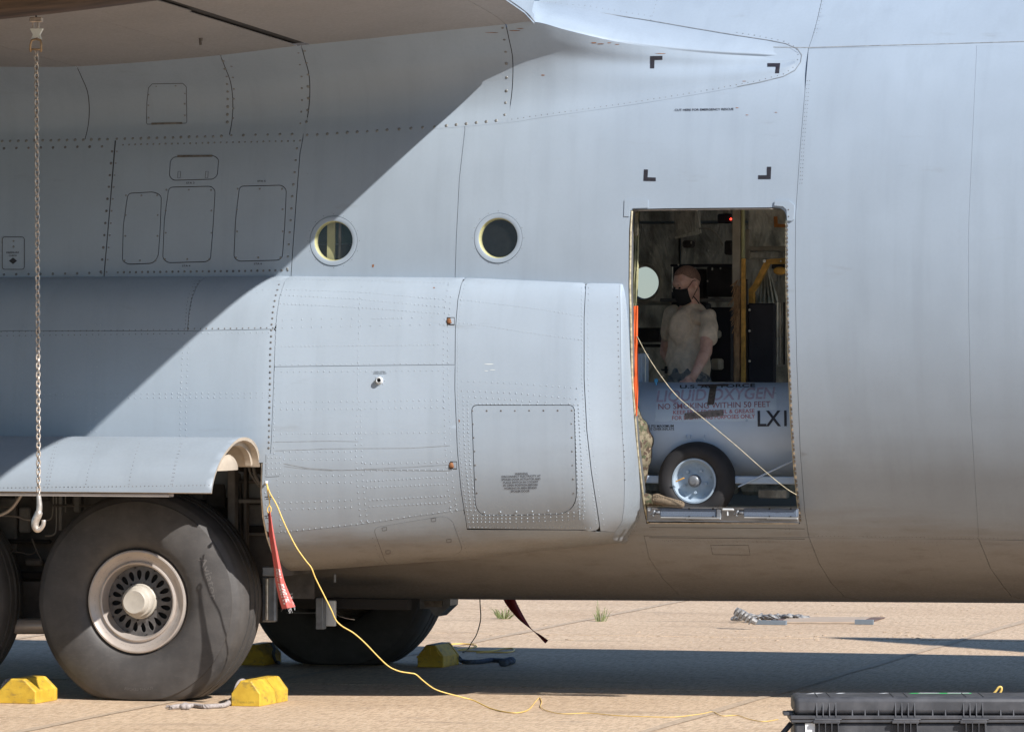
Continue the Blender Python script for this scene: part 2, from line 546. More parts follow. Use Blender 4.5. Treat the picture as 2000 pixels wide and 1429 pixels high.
# dark structure under the skin, seen in every seam
FUSB = Surf(fus, -9, 15, 48, 0, FL, 110)
bk = [(-3.5, .02), (7.2, .02), (7.2, FL - .02), (-3.5, FL - .02)]
panel('skin_backing', FUS, dens(bk, .3, True), M['seam'], plane, holes=[inset(door_uv, -.012), circ_uv(FUS, W1, 39), circ_uv(FUS, W2, 39)], gap=0, h=.16, off=-.012, thick=0)

def U(*pts): return px_poly(FUS, pts, 14, False)
sT = FUS.uv(1700, -30)[1]
V1 = [(592, 268), (586, 300), (578, 400), (571, 500), (567, 560), (566, 700)]
V2 = [(908, 252), (897, 350), (891, 470), (887, 600), (885, 760)]
V3 = [(1613, -30), (1605, 0), (1596, 40), (1586, 75), (1579, 95), (1572, 180), (1562, 300), (1554, 420), (1553, 540), (1556, 700), (1563, 880), (1572, 1000), (1580, 1049)]
V4 = [(1908, 86), (1898, 300), (1892, 440), (1892, 600), (1896, 800), (1905, 950), (1912, 1053)]
sH2 = FUS.uv(1700, 92)[1]; sH3a = FUS.uv(1258, 1046)[1]; sH3 = FUS.uv(1580, 1049)[1]; sH3b = FUS.uv(2050, 1057)[1]
rv = lambda a: a[::-1]
P = M['paint']
XL, XR = -3.5, 7.2
# panels left of window one
panel('skin_panel', FUS, [(-3.4, FUS.uv(0, 277)[1])] + U((0, 276), (225, 270), (215, 400), (203, 540), (200, 600), (200, 700)) + [(-3.4, FUS.uv(200, 700)[1])], P, plane, gap=.004)
hatchA = [('round', [(250, 378), (300, 375), (315, 382), (313, 440), (309, 500), (299, 514), (250, 516), (239, 509), (241, 440)]),
          ('round', [(330, 366), (412, 364), (420, 372), (416, 440), (411, 505), (403, 511), (328, 513), (318, 505), (321, 430)]),
          ('round', [(468, 364), (550, 362), (559, 370), (556, 440), (551, 503), (543, 508), (466, 510), (457, 503), (460, 430)]),
          ('round', [(340, 307), (417, 304), (427, 311), (424, 343), (416, 350), (338, 352), (331, 344), (333, 314)])]
hU = [px_poly(FUS, round_poly(h, 8), 10) for _, h in hatchA]
panel('skin_panel', FUS, U((226, 270), (400, 264), (592, 258), *V1) + rv(U((203, 540), (200, 600), (200, 700))) + rv(U((226, 270), (215, 400), (203, 540)))[1:], P, plane, holes=hU, gap=.0035)
for h in hU: panel('access_hatch', FUS, h, P, plane, gap=.0022, h=.05)
pc = px_poly(FUS, rrect(5, 463, 48, 526, 5), 10)
panel('access_hatch', FUS, pc, P, plane, gap=0, off=.004, thick=.004)
# window panel, door panel
c1 = circ_uv(FUS, W1, 48.5); c2 = circ_uv(FUS, W2, 48.5)
panel('skin_panel', FUS, U((592, 230), (760, 215), (905, 215)) + U(*V2) + rv(U(*V1)), P, plane, holes=[c1], gap=.0022)
top_left = U((905, 215), (1000, 200), (1300, 130), (1400, 93))
panel('skin_panel', FUS, U((905, 215), (1000, 150), (1200, 93), (1400, 93), (1579, 93)) + U(*V3[5:]) + U((1470, 1048.5), (1258, 1046), (1150, 1044), (1000, 1044), (885, 1044)) + rv(U(*V2)), P, plane, holes=[c2, door_uv], gap=.0018, h=.08, label='panel round the paratroop door')
# upper panels and aft panels
t3 = U(*[p for p in V3 if p[1] <= 95])
panel('skin_panel', FUS, [(1.0, t3[0][1]), (t3[0][0], t3[0][1])] + t3[1:] + [(1.0, sH2)], P, plane, gap=.0018)
panel('skin_panel', FUS, t3 + [(XR, sH2), (XR, t3[0][1])], P, plane, gap=.0018)
low = U(*V3[4:])  # aft of the door
v4 = U(*V4)
panel('skin_panel', FUS, rv(low) + [(v4[0][0], sH2)] + v4[1:] + U((1750, 1051.5), (1600, 1049.5)), P, plane, gap=.0010)
panel('skin_panel', FUS, rv(v4[1:]) + [(v4[0][0], sH2), (XR, sH2), (XR, v4[-1][1])], P, plane, gap=.0004)
# belly
vb1 = U((1258, 1046), (1268, 1090), (1295, 1130), (1325, 1160)); vb2 = U((1580, 1049), (1600, 1100), (1625, 1140), (1648, 1163)); vb3 = U((1912, 1053), (1935, 1110), (1960, 1145), (1975, 1163))
def belly(a, b):
    A = list(a) if a is not None else None; B = list(b) if b is not None else None
    return A, B
EB = FL - .02
panel('belly_panel', FUS, [(-3.4, 4.2 if FL > 4.2 else FL - 1)] + [(vb1[0][0], vb1[0][1])] + vb1[1:] + [(vb1[-1][0] + .3, EB), (-3.4, EB)], P, plane, gap=.001)
panel('belly_panel', FUS, [vb1[0], (vb2[0][0], vb2[0][1])] + vb2[1:] + [(vb2[-1][0] + .3, EB), (vb1[-1][0] + .3, EB)] + rv(vb1[1:]), P, plane, gap=.0016)
panel('belly_panel', FUS, [vb2[0], (vb3[0][0], vb3[0][1])] + vb3[1:] + [(vb3[-1][0] + .3, EB), (vb2[-1][0] + .3, EB)] + rv(vb2[1:]), P, plane, gap=.0016)
panel('belly_panel', FUS, [vb3[0], (XR, sH3b), (XR, EB), (vb3[-1][0] + .3, EB)] + rv(vb3[1:]), P, plane, gap=.0016)
# the rest of the hull: crown, nose-ward and tail-ward barrels, far side
def hull_part(u0, u1, nu, va, vb, nv, name='hull_section', side=1, hole=None):
    mb = MB(); A = []
    for i in range(nu + 1):
        row = []
        for j in range(nv + 1):
            p = fus(u0 + (u1 - u0) * i / nu, va + (vb - va) * j / nv)
            if side < 0: p = Vector((p.x, 4.84 - p.y, p.z))
            row.append(p)
        A.append(row)
    mb.ring_loft(A, False, False)
    return mb.build(name, P, plane, smooth=True, merge=.0005)
hull_part(-3.4, XR, 20, 0, t3[0][1] - .003, 8)
hull_part(-9, -3.405, 8, 0, FL, 50); hull_part(XR + .005, 15, 10, 0, s_of_z(3.4), 24)  # lower tail left open, out of view, to let sun into the hold
# far side is one liner with a round window cut through
def fus_far(u, v):
    p = fus(u, v); return Vector((p.x, 4.84 - p.y, p.z))
FAR = Surf(fus_far, -9, 15, 48, 0, FL, 110); FAR.sign = -FAR.sign if FAR.nrm(2, FL / 2).y < 0 else FAR.sign
FARW = FAR.uv(1261, 552)
r_ = 33 / 264.0
farhole = [(FARW[0] + r_ * math.cos(2 * math.pi * i / 36), FARW[1] + r_ * math.sin(2 * math.pi * i / 36)) for i in range(36)]
panel('far_side_skin', FAR, dens([(-9, 0), (15, 0), (15, s_of_z(3.4)), (7.2, s_of_z(3.4)), (7.2, FL), (-9, FL)], .4, True), P, plane, holes=[farhole], gap=0, h=.2, thick=0)

# fin, off to the right, whose shadow falls on the apron
fm = MB()
out = [(14.7, 10.62), (15.2, 10.72), (17.5, 10.72), (18.4, 4.4), (11.9, 4.4), (13.8, 8.06)]
n = len(out); th = .16
fm.add([(x, 2.42 - th * (.25 + .75 * (11 - z) / 7), z) for x, z in out] + [(x, 2.42 + th * (.25 + .75 * (11 - z) / 7), z) for x, z in out],
       [tuple(range(n)), tuple(range(2 * n - 1, n - 1, -1))] + [(i, (i + 1) % n, n + (i + 1) % n, n + i) for i in range(n)])
fm.build('tail_fin', P, plane)

# ------------------------------------------------------------------ rivets
RV = {'rivet': [], 'screw': [], 'dark_rivet': []}
def row(surf, pts, step, r=.0052, kind='rivet', hgt=.7, closed=False, off=0.0):
    d = dens(pts, 4, closed); acc = 0; last = d[0]; out = [d[0]]
    for p in d[1:]:
        l = math.hypot(p[0] - last[0], p[1] - last[1]); acc += l; last = p
        if acc >= step: out.append(p); acc = 0
    for p in out:
        q, nn = surf.at(p[0] + random.uniform(-.25, .25), p[1] + random.uniform(-.25, .25), off)
        if q is not None: RV[kind].append((q, nn, r * .86 * random.uniform(.85, 1.1), hgt * random.uniform(.8, 1.1)))
def put_rivets():
    for kd, lst in RV.items():
        mb = MB()
        for q, nn, r, hg in lst:
            z = nn; x = z.orthogonal().normalized(); y = z.cross(x); k = 8
            rings = []
            for rr, h in ((1, -.1), (.98, .22), (.72, .62), (.34, .92)):
                rings.append([q + (x * math.cos(2 * math.pi * i / k) + y * math.sin(2 * math.pi * i / k)) * r * rr + z * r * h * hg for i in range(k)])
            mb.ring_loft(rings, True, True)
        if mb.v:
            o = mb.build(kd + 's' if kd != 'screw' else 'fasteners', M[kd], plane, smooth=True, keep=True); o['kind'] = 'stuff'; o.name = {'rivet': 'rivets', 'screw': 'fasteners', 'dark_rivet': 'stained_rivets'}[kd]

# ------------------------------------------------------------------ sponson
SA = [(.34, 2.875), (.24, 2.868), (.12, 2.83), (.02, 2.765), (-.06, 2.66), (-.13, 2.45), (-.18, 2.2), (-.21, 1.9), (-.22, 1.6), (-.2, 1.35), (-.12, 1.12), (.02, .965), (.22, .885), (.55, .865), (1.2, .88)]
SB = [(.34, 2.86), (.26, 2.855), (.17, 2.83), (.10, 2.77), (.05, 2.66), (.01, 2.45), (-.01, 2.2), (-.02, 1.9), (-.01, 1.62), (.05, 1.38), (.15, 1.20), (.29, 1.06), (.47, .985), (.75, .965), (1.3, .98)]
SC = [(.35, 2.83), (.29, 2.825), (.23, 2.80), (.18, 2.74), (.14, 2.64), (.10, 2.45), (.07, 2.2), (.06, 1.95), (.08, 1.68), (.14, 1.45), (.25, 1.28), (.40, 1.155), (.58, 1.09), (.80, 1.07), (1.3, 1.05)]
SD = [(.36, 2.83), (.31, 2.825), (.25, 2.80), (.21, 2.74), (.185, 2.64), (.175, 2.45), (.20, 2.2), (.27, 1.95), (.36, 1.72), (.46, 1.52), (.57, 1.36), (.70, 1.22), (.84, 1.13), (1.0, 1.08), (1.4, 1.02)]
def mk(pts):
    c = catmull(pts, 8)
    s = arclen(c); t = np.linspace(0, s[-1], 160); c = np.stack([np.interp(t, s, c[:, 0]), np.interp(t, s, c[:, 1])], 1)
    for _ in range(5): c[1:-1] = (c[:-2] + 2 * c[1:-1] + c[2:]) / 4
    return c
KX = [-9, .9, 2.2, 3.05, 3.42]; KS = [mk(q) for q in (SA, SA, SB, SC, SD)]
SL = float(arclen(KS[0])[-1]); SV = np.linspace(0, SL, 160)
_tab = {}
def ssec(u):
    key = round(u, 4)
    if key in _tab: return _tab[key]
    u_ = min(max(u, KX[0]), KX[-1])
    i = max(0, min(len(KX) - 2, int(np.searchsorted(KX, u_)) - 1))
    t = (u_ - KX[i]) / (KX[i + 1] - KX[i])
    if i == 1: t = t * t * (3 - 2 * t) * .6 + t * .4 if False else t
    c = KS[i] * (1 - t) + KS[i + 1] * t
    _tab[key] = c
    return c
def spo(u, v):
    c = ssec(u)
    return Vector((u, float(np.interp(v, SV, c[:, 0])), float(np.interp(v, SV, c[:, 1]))))
SPO = Surf(spo, -4, 3.5, 60, 0, SL, 110)
def Q(*pts): return px_poly(SPO, pts, 14, False)
P2 = M['paint2']
F0 = [(566, 534.5), (556, 550), (546, 580), (540, 620), (536, 700), (533, 780), (530, 860), (528, 885)]
F1 = [(905, 544), (900, 558), (894, 585), (889, 645), (888, 760), (893, 880), (900, 955), (912, 1033)]
F2 = [(1144, 557), (1141, 620), (1141, 740), (1146, 840), (1155, 920), (1166, 990), (1171, 1026)]
q0 = Q(*F0); q1 = Q(*F1); q2 = Q(*F2)
TOPV = .03
def topat(u): return (u, TOPV)
# above the wheel well
sv645a = SPO.uv(200, 647)[1]
ctrV = [(395, 542), (384, 560), (374, 585), (369, 610), (366, 645)]; qc = Q(*ctrV)
vh = Q((366, 646), (535, 643))
uw = SPO.uv(520, 903)
wellT = uw[1]
panel('sponson_panel', SPO, dens([(-3.9, TOPV), (qc[0][0], TOPV)], .2) + qc[1:] + [(vh[0][0], vh[0][1]), (-3.9, vh[0][1])], P2, plane, gap=.0016)
panel('sponson_panel', SPO, dens([(qc[0][0], TOPV), (q0[0][0], TOPV)], .1) + [q for q in q0[1:] if q[1] < vh[-1][1]] + [(vh[-1][0], vh[-1][1])] + rv(vh)[1:] + rv(qc)[1:-1], P2, plane, gap=.0016)
panel('sponson_panel', SPO, [(-3.9, vh[0][1])] + vh + [q for q in q0 if q[1] > vh[-1][1]] + Q((524, 898), (515, 903.5)) + [(-3.9, wellT)], P2, plane, gap=.0016)
# big shell between the two frames
seam715 = Q((536, 716), (700, 714), (889, 712))
lowseam = Q((533, 1041), (640, 1031), (720, 1022), (800, 1010), (905, 996))
def cut(qs, a, b): return [q for q in qs if a < q[1] < b]
s7a, s7b = seam715[0][1], seam715[-1][1]
panel('sponson_panel', SPO, dens([(q0[0][0], TOPV), (q1[0][0], TOPV)], .15) + cut(q1, TOPV + .01, s7b) + rv(seam715) + rv(cut(q0, TOPV + .01, s7a)), P2, plane, gap=.0016)
EDGE = [(513, 904), (511, 960), (515, 1010), (523, 1050), (533, 1080), (545, 1102), (556, 1114)]
qe = Q(*EDGE)
lo0 = lowseam[0]
hatchL = round_poly([(728, 1030), (866, 1007), (883, 1015), (905, 1076), (880, 1086), (764, 1104), (752, 1096)], 14)
i_cut = [k for k, q in enumerate(qe) if q[1] < lo0[1]]
panel('sponson_panel', SPO, seam715 + cut(q1, s7b, lowseam[-1][1]) + rv(lowseam) + rv([qe[k] for k in i_cut]) + rv(cut(q0, s7a, 9)), P2, plane, gap=.0016)
# lower brown skirt
EV = SL - .02
hl = px_poly(SPO, hatchL, 10)
ulow = [(q2[-1][0], q2[-1][1] + .004)]
QT_END = SPO.uv(1202, 1038)
skirt = list(lowseam) + cut(q1, lowseam[-1][1] + .005, 9) + Q((912, 1034), (1020, 1034.5), (1140, 1035)) + Q((1168, 1036.5), (1185, 1038)) + dens([QT_END, (QT_END[0] - .04, QT_END[1] + .12), (QT_END[0] - .10, EV)], .04) + [(QT_END[0] - .10, EV), (qe[-1][0] + .35, EV), (qe[-1][0] + .12, qe[-1][1] + .12)] + rv([qe[k] for k in range(len(qe)) if k not in i_cut])
panel('sponson_skirt', SPO, skirt, M['paint2'], plane, holes=[hl], gap=.0, h=.05, thick=.0015)
panel('access_hatch', SPO, hl, M['paint2'], plane, gap=.0022, h=.04)
# spoiler door with its inner hatch
innerh = px_poly(SPO, round_poly([(921, 791), (1122, 791), (1127, 1003), (929, 1007)], [12, 12, 45, 30], 7), 10)
spoil = dens([(q1[0][0], TOPV), (q2[0][0], TOPV)], .15) + q2[1:] + Q((1169, 1031), (1163, 1034), (1100, 1034), (1000, 1033), (912, 1032)) + rv(q1[1:-1])
panel('spoiler_door', SPO, spoil, P2, plane, holes=[innerh], gap=.003, h=.06)
panel('access_hatch', SPO, innerh, P2, plane, gap=.0022, h=.06)
TE_PX = [(1211, 556), (1212, 620), (1213, 700), (1214, 780), (1216, 850), (1219, 900), (1220, 950), (1219, 990), (1215, 1018), (1202, 1038)]
qt = Q(*TE_PX)
tail = dens([(q2[0][0], TOPV), (qt[0][0], TOPV)], .1) + qt + Q((1188, 1037.8), (1172, 1036.2)) + rv(q2)
panel('sponson_panel', SPO, tail, P2, plane, gap=.0018)
# trailing edge of the sponson: rounds off and closes back to the hull
mb = MB(); A = []
qtl = [(qt[0][0], TOPV)] + qt + dens([QT_END, (QT_END[0] - .04, QT_END[1] + .12), (QT_END[0] - .10, EV)], .04)[1:]
for k in range(6):
    t = k / 5.0 * math.pi / 2; A.append([])
    for (a, b) in qtl:
        p = spo(a, b); hy = fusY(min(max(p.z, .6), 5)) + .01
        y = p.y + max(0, hy - p.y) * (1 - math.cos(t))
        A[-1].append(Vector((p.x + .014 * math.sin(t), y, p.z)))
mb.ring_loft(A, False, False); mb.build('sponson_trailing_edge', P2, plane, smooth=True, merge=.0003)
# dark liner behind the sponson skin
SPB = [(-4, TOPV), (qt[0][0] - .01, TOPV)] + [(a - .012, b) for a, b in qt] + [(3.1, EV), (qe[-1][0] + .36, EV)] + rv([(a + .008, b) for a, b in qe]) + [(-4, wellT - .01)]
panel('skin_backing', SPO, SPB, M['seam'], plane, gap=0, h=.15, off=-.010, thick=0)
# well lip : bright metal edge
lip = [SPO.pos(a, b) for a, b in qe]; nrm_ = [SPO.nrm(a, b) for a, b in qe]
M['alu'] = mat('bare_worn_metal', (.52, .47, .40), .38, .85, var=.3, vscale=25)
M['alu_dark'] = mat('greasy_metal', (.17, .15, .13), .5, .5, var=.4, vscale=20)
mb = MB()
mb.tube([p - n_ * .012 + Vector((-.004, 0, 0)) for p, n_ in zip(lip, nrm_)], .009, 6)
mb.build('well_lip', M['alu'], plane, smooth=True)
mb = MB(); mb.quad_strip([p - n_ * .004 + Vector((.001, 0, 0)) for p, n_ in zip(lip, nrm_)], [p - n_ * .10 + Vector((.001, 0, 0)) for p, n_ in zip(lip, nrm_)])
mb.build('well_edge_web', M['alu_dark'], plane)

# ------------------------------------------------------------------ wing fairing and wing
st_px = [(-260, 300, -260, 128), (-60, 290, -60, 130), (60, 284, 52, 131), (165, 277, 150, 130), (300, 273, 285, 121), (447, 269, 430, 108), (592, 266, 588, 89), (720, 260, 720, 76), (850, 252, 860, 61), (990, 240, 988, 48), (1045, 232, 1045, 43), (1110, 222.5, 1110, 60), (1200, 210, 1200, 81), (1300, 195, 1300, 96), (1400, 178, 1400, 105.5), (1480, 163, 1480, 110), (1530, 149, 1530, 112), (1556, 132, 1556, 113)]
Yc = [-.02, -.01, 0, .01, .02, .03, .05, .07, .10, .15, .19, .33, .46, .54, .585, .618, .64, .65]
UPR = {10: (1045, -5), 11: (1110, 12), 12: (1200, 30), 13: (1300, 50), 14: (1400, 66), 15: (1480, 77), 16: (1530, 88), 17: (1558, 103)}
rows_ = []
for k, (x0, y0, x1, y1) in enumerate(st_px):
    r0, n0 = FUS.at(x0, y0, .001)
    cr_ = PY(x1, y1, Yc[k])
    rows_.append((r0, cr_))
def fil_section(k):
    r0, cr_ = rows_[k]
    zs = r0.z; H = cr_.z - r0.z
    def hug(f, push=0.0):
        z = zs + H * f; t = r0.x + (cr_.x - r0.x) * f
        return Vector((t, fusY(z) - .003 - push, z))
    D = max(0, fusY(cr_.z) - cr_.y)
    return [r0, hug(.22, .006), hug(.45, .015 + .10 * D), hug(.68, .36 * D), hug(.86, .70 * D), cr_]
def fil(u, v):
    """u: station index, v: 0..1 along the section"""
    k = int(max(0, min(len(rows_) - 2, math.floor(u)))); t = u - k
    a = catF(k, v); b = catF(k + 1, v)
    # smooth along u
    a_ = catF(max(0, k - 1), v); b_ = catF(min(len(rows_) - 1, k + 2), v)
    return .5 * ((2 * a) + (b - a_) * t + (2 * a_ - 5 * a + 4 * b - b_) * t * t + (-a_ + 3 * a - 3 * b + b_) * t ** 3)
_cf = {}
def catF(k, v):
    if k not in _cf:
        c = catmull([tuple(p) for p in fil_section(k)], 8); _cf[k] = c
    c = _cf[k]; t = min(max(v, 0), 1) * (len(c) - 1)
    i = np.arange(len(c))
    return Vector((float(np.interp(t, i, c[:, 0])), float(np.interp(t, i, c[:, 1])), float(np.interp(t, i, c[:, 2]))))
def fil_mesh(u0, u1, nu, name, g=.0, parent=plane, mt=None):
    A = []
    for i in range(nu + 1):
        u = u0 + (u1 - u0) * i / nu
        A.append([fil(u, j / 30) for j in range(31)])
    if g:
        for idx, s in ((0, 1), (-1, -1)):
            A[idx] = [p + (A[1 if s > 0 else -2][j] - p).normalized() * g for j, p in enumerate(A[idx])]
    # small inward return on the seams
    mb = MB(); mb.ring_loft(A, False, False)
    o = mb.build(name, mt or P, parent, smooth=True, merge=.0001)
    return o
fil_mesh(0, 3, 12, 'fairing_panel', .003); fil_mesh(3, 5, 10, 'fairing_panel', .0025); fil_mesh(5, 6, 8, 'fairing_panel', .003)
fil_mesh(6, 9, 16, 'fairing_panel', .003); fil_mesh(9, 17, 48, 'fairing_panel', .0025)
FILS = Surf(fil, 0, 17, 68, 0, 1, 30)
# backing strip
mb = MB(); A = [[fil(i / 4, j / 26) + Vector((0, .012, -.002)) for j in range(26)] for i in range(0, 60)]
mb.ring_loft(A, False, False); mb.build('skin_backing', M['seam'], plane)
# upper sunlit fillet from the wing trailing edge to the tip of the fairing
DIH = .044
TEdir = Vector((.10, -1, DIH + .012)).normalized()
def wing_te(d):  # d metres outboard of the junction
    p = rows_[10][1]
    return p + Vector((.085 * d + .05 * (1 - math.exp(-d * 2)), -d, DIH * d + .035 * (1 - math.exp(-d * 1.5))))
up_rows = []
for d in (4.2, 3.0, 2.0, 1.2, .6, .25):
    te = wing_te(d); top_, _ = FUS.at(1040 - d * 40, -20 - d * 6)
    if top_ is None: top_ = Vector((te.x - .3, 1.1, 4.87))
    top_ = Vector((te.x - .15 * d - .1, 1.0 + .05 * d, 4.86))
    up_rows.append([te, te.lerp(top_, .05) + Vector((0, 0, .05)), te.lerp(top_, .3) + Vector((0, 0, .10)), te.lerp(top_, .65) + Vector((0, 0, .06)), top_])
for k in range(10, 18):
    cr_ = rows_[k][1]; tp, _ = FUS.at(*UPR[k]); tp = tp + Vector((0, -.002, 0))
    D = (tp - cr_).length
    bul = Vector((0, -.045 * D, .045 * D))
    w = 1.0 if k < 16 else .5
    up_rows.append([cr_, cr_.lerp(tp, .06) + Vector((0, -.012, .012)) * w, cr_.lerp(tp, .3) + bul * w, cr_.lerp(tp, .65) + bul * .7 * w, tp])
UR = [catmull([tuple(p) for p in r], 5) for r in up_rows]
mb = MB(); A = []
for i in range(len(UR) - 1):
    for s in range(4):
        t = s / 4; a_, a, b, b_ = UR[max(0, i - 1)], UR[i], UR[i + 1], UR[min(len(UR) - 1, i + 2)]
        A.append([Vector(p) for p in .5 * ((2 * a) + (b - a_) * t + (2 * a_ - 5 * a + 4 * b - b_) * t * t + (-a_ + 3 * a - 3 * b + b_) * t ** 3)])
A.append([Vector(p) for p in UR[-1]])
mb.ring_loft(A, False, False); mb.build('wing_root_fillet', P, plane, smooth=True, merge=.0001)
# underside of the wing root: strips outboard of the junction line
def wing_panel(name, s0, s1, d0, d1, g=.004, mt=None, n=10, nd_=14, dz=0.0):
    A = []
    for i in range(n + 1):
        u = s0 + (s1 - s0) * i / n
        base = fil(u, 1.0); A.append([])
        tt = min(1, max(0, (u - 6) / 4))
        for j in range(nd_ + 1):
            d = d0 + (d1 - d0) * j / nd_
            off = (wing_te(d) - rows_[10][1])
            o_ = Vector((off.x * tt, -d, DIH * d * (1 - tt) + off.z * tt + dz))
            A[-1].append(base + o_)
    if g:
        for j in range(nd_ + 1):
            A[0][j] = A[0][j] + Vector((g, 0, 0)); A[-1][j] = A[-1][j] - Vector((g, 0, 0))
        for i in range(n + 1):
            A[i][0] = A[i][0] + Vector((0, -g, 0)); A[i][-1] = A[i][-1] + Vector((0, g, 0))
    mb = MB(); mb.ring_loft(A, False, False)
    top = [[p + Vector((0, 0, .006)) for p in r] for r in A]
    mb.quad_strip(A[0], top[0]); mb.quad_strip(A[-1], top[-1]); mb.quad_strip([r[0] for r in A], [r[0] for r in top]); mb.quad_strip([r[-1] for r in A], [r[-1] for r in top])
    return mb.build(name, mt or M['wing'], plane, smooth=False, merge=.0002, sharp=30)
wing_panel('wing_panel', 0, 3, .0, 2.2, .0018); wing_panel('wing_panel', 3, 5, .0, 2.2, .0018); wing_panel('wing_panel', 5, 5.95, .0, 2.2, .001, dz=0)
wing_panel('flap_panel', 6.12, 9, .0, 1.3, .0015); wing_panel('flap_panel', 6.12, 9, 1.3, 4, .0015)
wing_panel('flap_panel', 9, 10, .0, 4, .0015)
wing_panel('wing_panel', 0, 3, 2.2, 5.5, .0018); wing_panel('wing_panel', 3, 6, 2.2, 5.5, .0018)
# thick of the wing above, closes light; extends forward and outboard
mb = MB(); A = []
for u in (0, 2, 4, 6, 8, 9, 9.6, 9.97):
    r = []
    for d in (0, .5, 1.2, 2.5, 4, 7, 12):
        base = fil(u, 1.0); tt = min(1, max(0, (u - 6) / 4)); off = wing_te(d) - rows_[10][1]
        r.append(base + Vector((off.x * tt, -d, DIH * d * (1 - tt) + off.z * tt + .018)))
    A.append(r)
mb.ring_loft(A, False, False)
B = [[Vector((-9, p.y, p.z + .0)) for p in A[0]]] + [A[0]]
mb.ring_loft(B, False, False)
mb.build('wing_box', M['seam'], plane)
mb = MB(); A2 = [[p + Vector((0, 0, .03)) for p in A[-1]], [p + Vector((-1.2, 0, .25)) for p in A[-1]], [p + Vector((-3.5, 0, .5)) for p in A[-1]], [Vector((-9, p.y, p.z + .4)) for p in A[-1]]]
mb.ring_loft(A2, False, False); mb.build('wing_upper_skin', P, plane, smooth=True)
mb = MB(); mb.quad_strip([p + Vector((.002, 0, -.032)) for p in A[-1]], [p + Vector((.002, 0, .032)) for p in A[-1]]); mb.build('trailing_edge_strip', P, plane)
# inboard engine nacelle, soot stained, top left
M['soot'] = mat('soot_stained_metal', (.075, .047, .03), .55, .3, var=.6, vscale=3.0, stretch=(.6, 6, 6), bump=.004, bscale=8)
nac = MB(); rings = []
c0 = PY(0, 42, -3.6)
for i in range(25):
    x = c0.x - 6 + 6.4 * i / 24 * 1.25
    t = (x - (c0.x - 6)) / 8.0
    r = .62 * math.sqrt(max(0, 1 - max(0, (x - (c0.x - 2.2)) / 4.6) ** 2)) if x > c0.x - 2.2 else .62
    r = max(r, .02)
    zc = c0.z + .62 - .015 * 0 + .0
    zz = c0.z + .56
    bot = c0.z + max(0, x - c0.x + .2) ** 1.25 * .085
    top = c0.z + 1.1
    cz = (bot + top) / 2; rz = (top - bot) / 2
    ry = .55 * max(.12, (1 - max(0, (x - c0.x + 1) / 3.6) ** 2)) if x > c0.x - 1 else .55
    rings.append([Vector((x, c0.y + ry * math.cos(2 * math.pi * k / 28), cz + rz * math.sin(2 * math.pi * k / 28))) for k in range(28)])
nac.ring_loft(rings, True, True); nac.build('engine_nacelle', M['soot'], plane, smooth=True)
# small drain mast and scupper under the wing
p = fil(4.2, 1.0); b = PY(391, 66, -.9)
mb = MB().cyl(b + Vector((0, 0, .02)), b + Vector((.005, 0, -.05)), .018, 12, .012); mb.cyl(b + Vector((.0, 0, -.05)), b + Vector((.004, 0, -.075)), .009, 10)
mb.box(b + Vector((.0, 0, .012)), (.09, .05, .012)); mb.build('drain_mast', M['alu_dark'], plane, smooth=False)
mb = MB().box(b + Vector((-.09, .1, .01)), (.10, .06, .012)); mb.build('drain_scupper', M['rust'], plane)

# ------------------------------------------------------------------ text and flat marks on surfaces
def text_2d(body, bold=0.0):
    c = bpy.data.curves.new('t', 'FONT'); c.body = body; c.size = 1.0; c.resolution_u = 3; c.offset = bold
    o = bpy.data.objects.new('t', c); COL.objects.link(o)
    bpy.context.view_layer.update()
    me = bpy.data.meshes.new_from_object(o.evaluated_get(bpy.context.evaluated_depsgraph_get()))
    V = [(v.co.x, v.co.y) for v in me.vertices]; Fs = [tuple(p.vertices) for p in me.polygons]
    bpy.data.objects.remove(o); bpy.data.curves.remove(c); bpy.data.meshes.remove(me)
    return V, Fs
def lettering(body, surf, x0, y0, x1, y1, hpx, mt, parent, bold=.01, shear=0.0, off=.0025, arc=0.0, name='lettering', keep=None, warp=None):
    """baseline from (x0,y0) to (x1,y1), cap height hpx"""
    V, Fs = text_2d(body, bold)
    if not V: return None
    a = np.array(V); lo, hi = a.min(0), a.max(0); w = hi[0] - lo[0]
    cap = .70
    out = []; dx, dy = x1 - x0, y1 - y0; L = math.hypot(dx, dy); tx, ty = dx / L, dy / L
    if hpx > 6:
        bm = bmesh.new(); bv = [bm.verts.new((x * L / w, y / cap * hpx, 0)) for x, y in V]
        for f in Fs:
            try: bm.faces.new([bv[i] for i in f])
            except ValueError: pass
        for _ in range(4):
            bmesh.ops.triangulate(bm, faces=bm.faces)
            es = [e for e in bm.edges if e.calc_length() > 4.0]
            if not es: break
            bmesh.ops.subdivide_edges(bm, edges=es, cuts=1)
        bm.verts.ensure_lookup_table(); bm.verts.index_update()
        V = [(v.co.x * w / L, v.co.y * cap / hpx) for v in bm.verts]; Fs = [tuple(v.index for v in f.verts) for f in bm.faces]; bm.free()
    for x, y in V:
        f = (x - lo[0]) / w; h = y / cap * hpx
        px = x0 + dx * f + ty * h + shear * h; py = y0 + dy * f - tx * h - arc * 4 * f * (1 - f)
        if warp: px, py = warp(px, py)
        p, n = surf.at(px, py, off)
        out.append(p if p is not None else Vector((0, 0, -50)))
    mb = MB(); mb.add(out, Fs)
    me = mb.mesh(name)
    bm = bmesh.new(); bm.from_mesh(me); bad = [v for v in bm.verts if v.co.z < -10]; bmesh.ops.delete(bm, geom=bad, context='VERTS')
    for f in bm.faces:
        if f.normal.dot(CAM - f.calc_center_median()) < 0: f.normal_flip()
    bm.to_mesh(me); bm.free()
    return link(name, me, mt, parent)
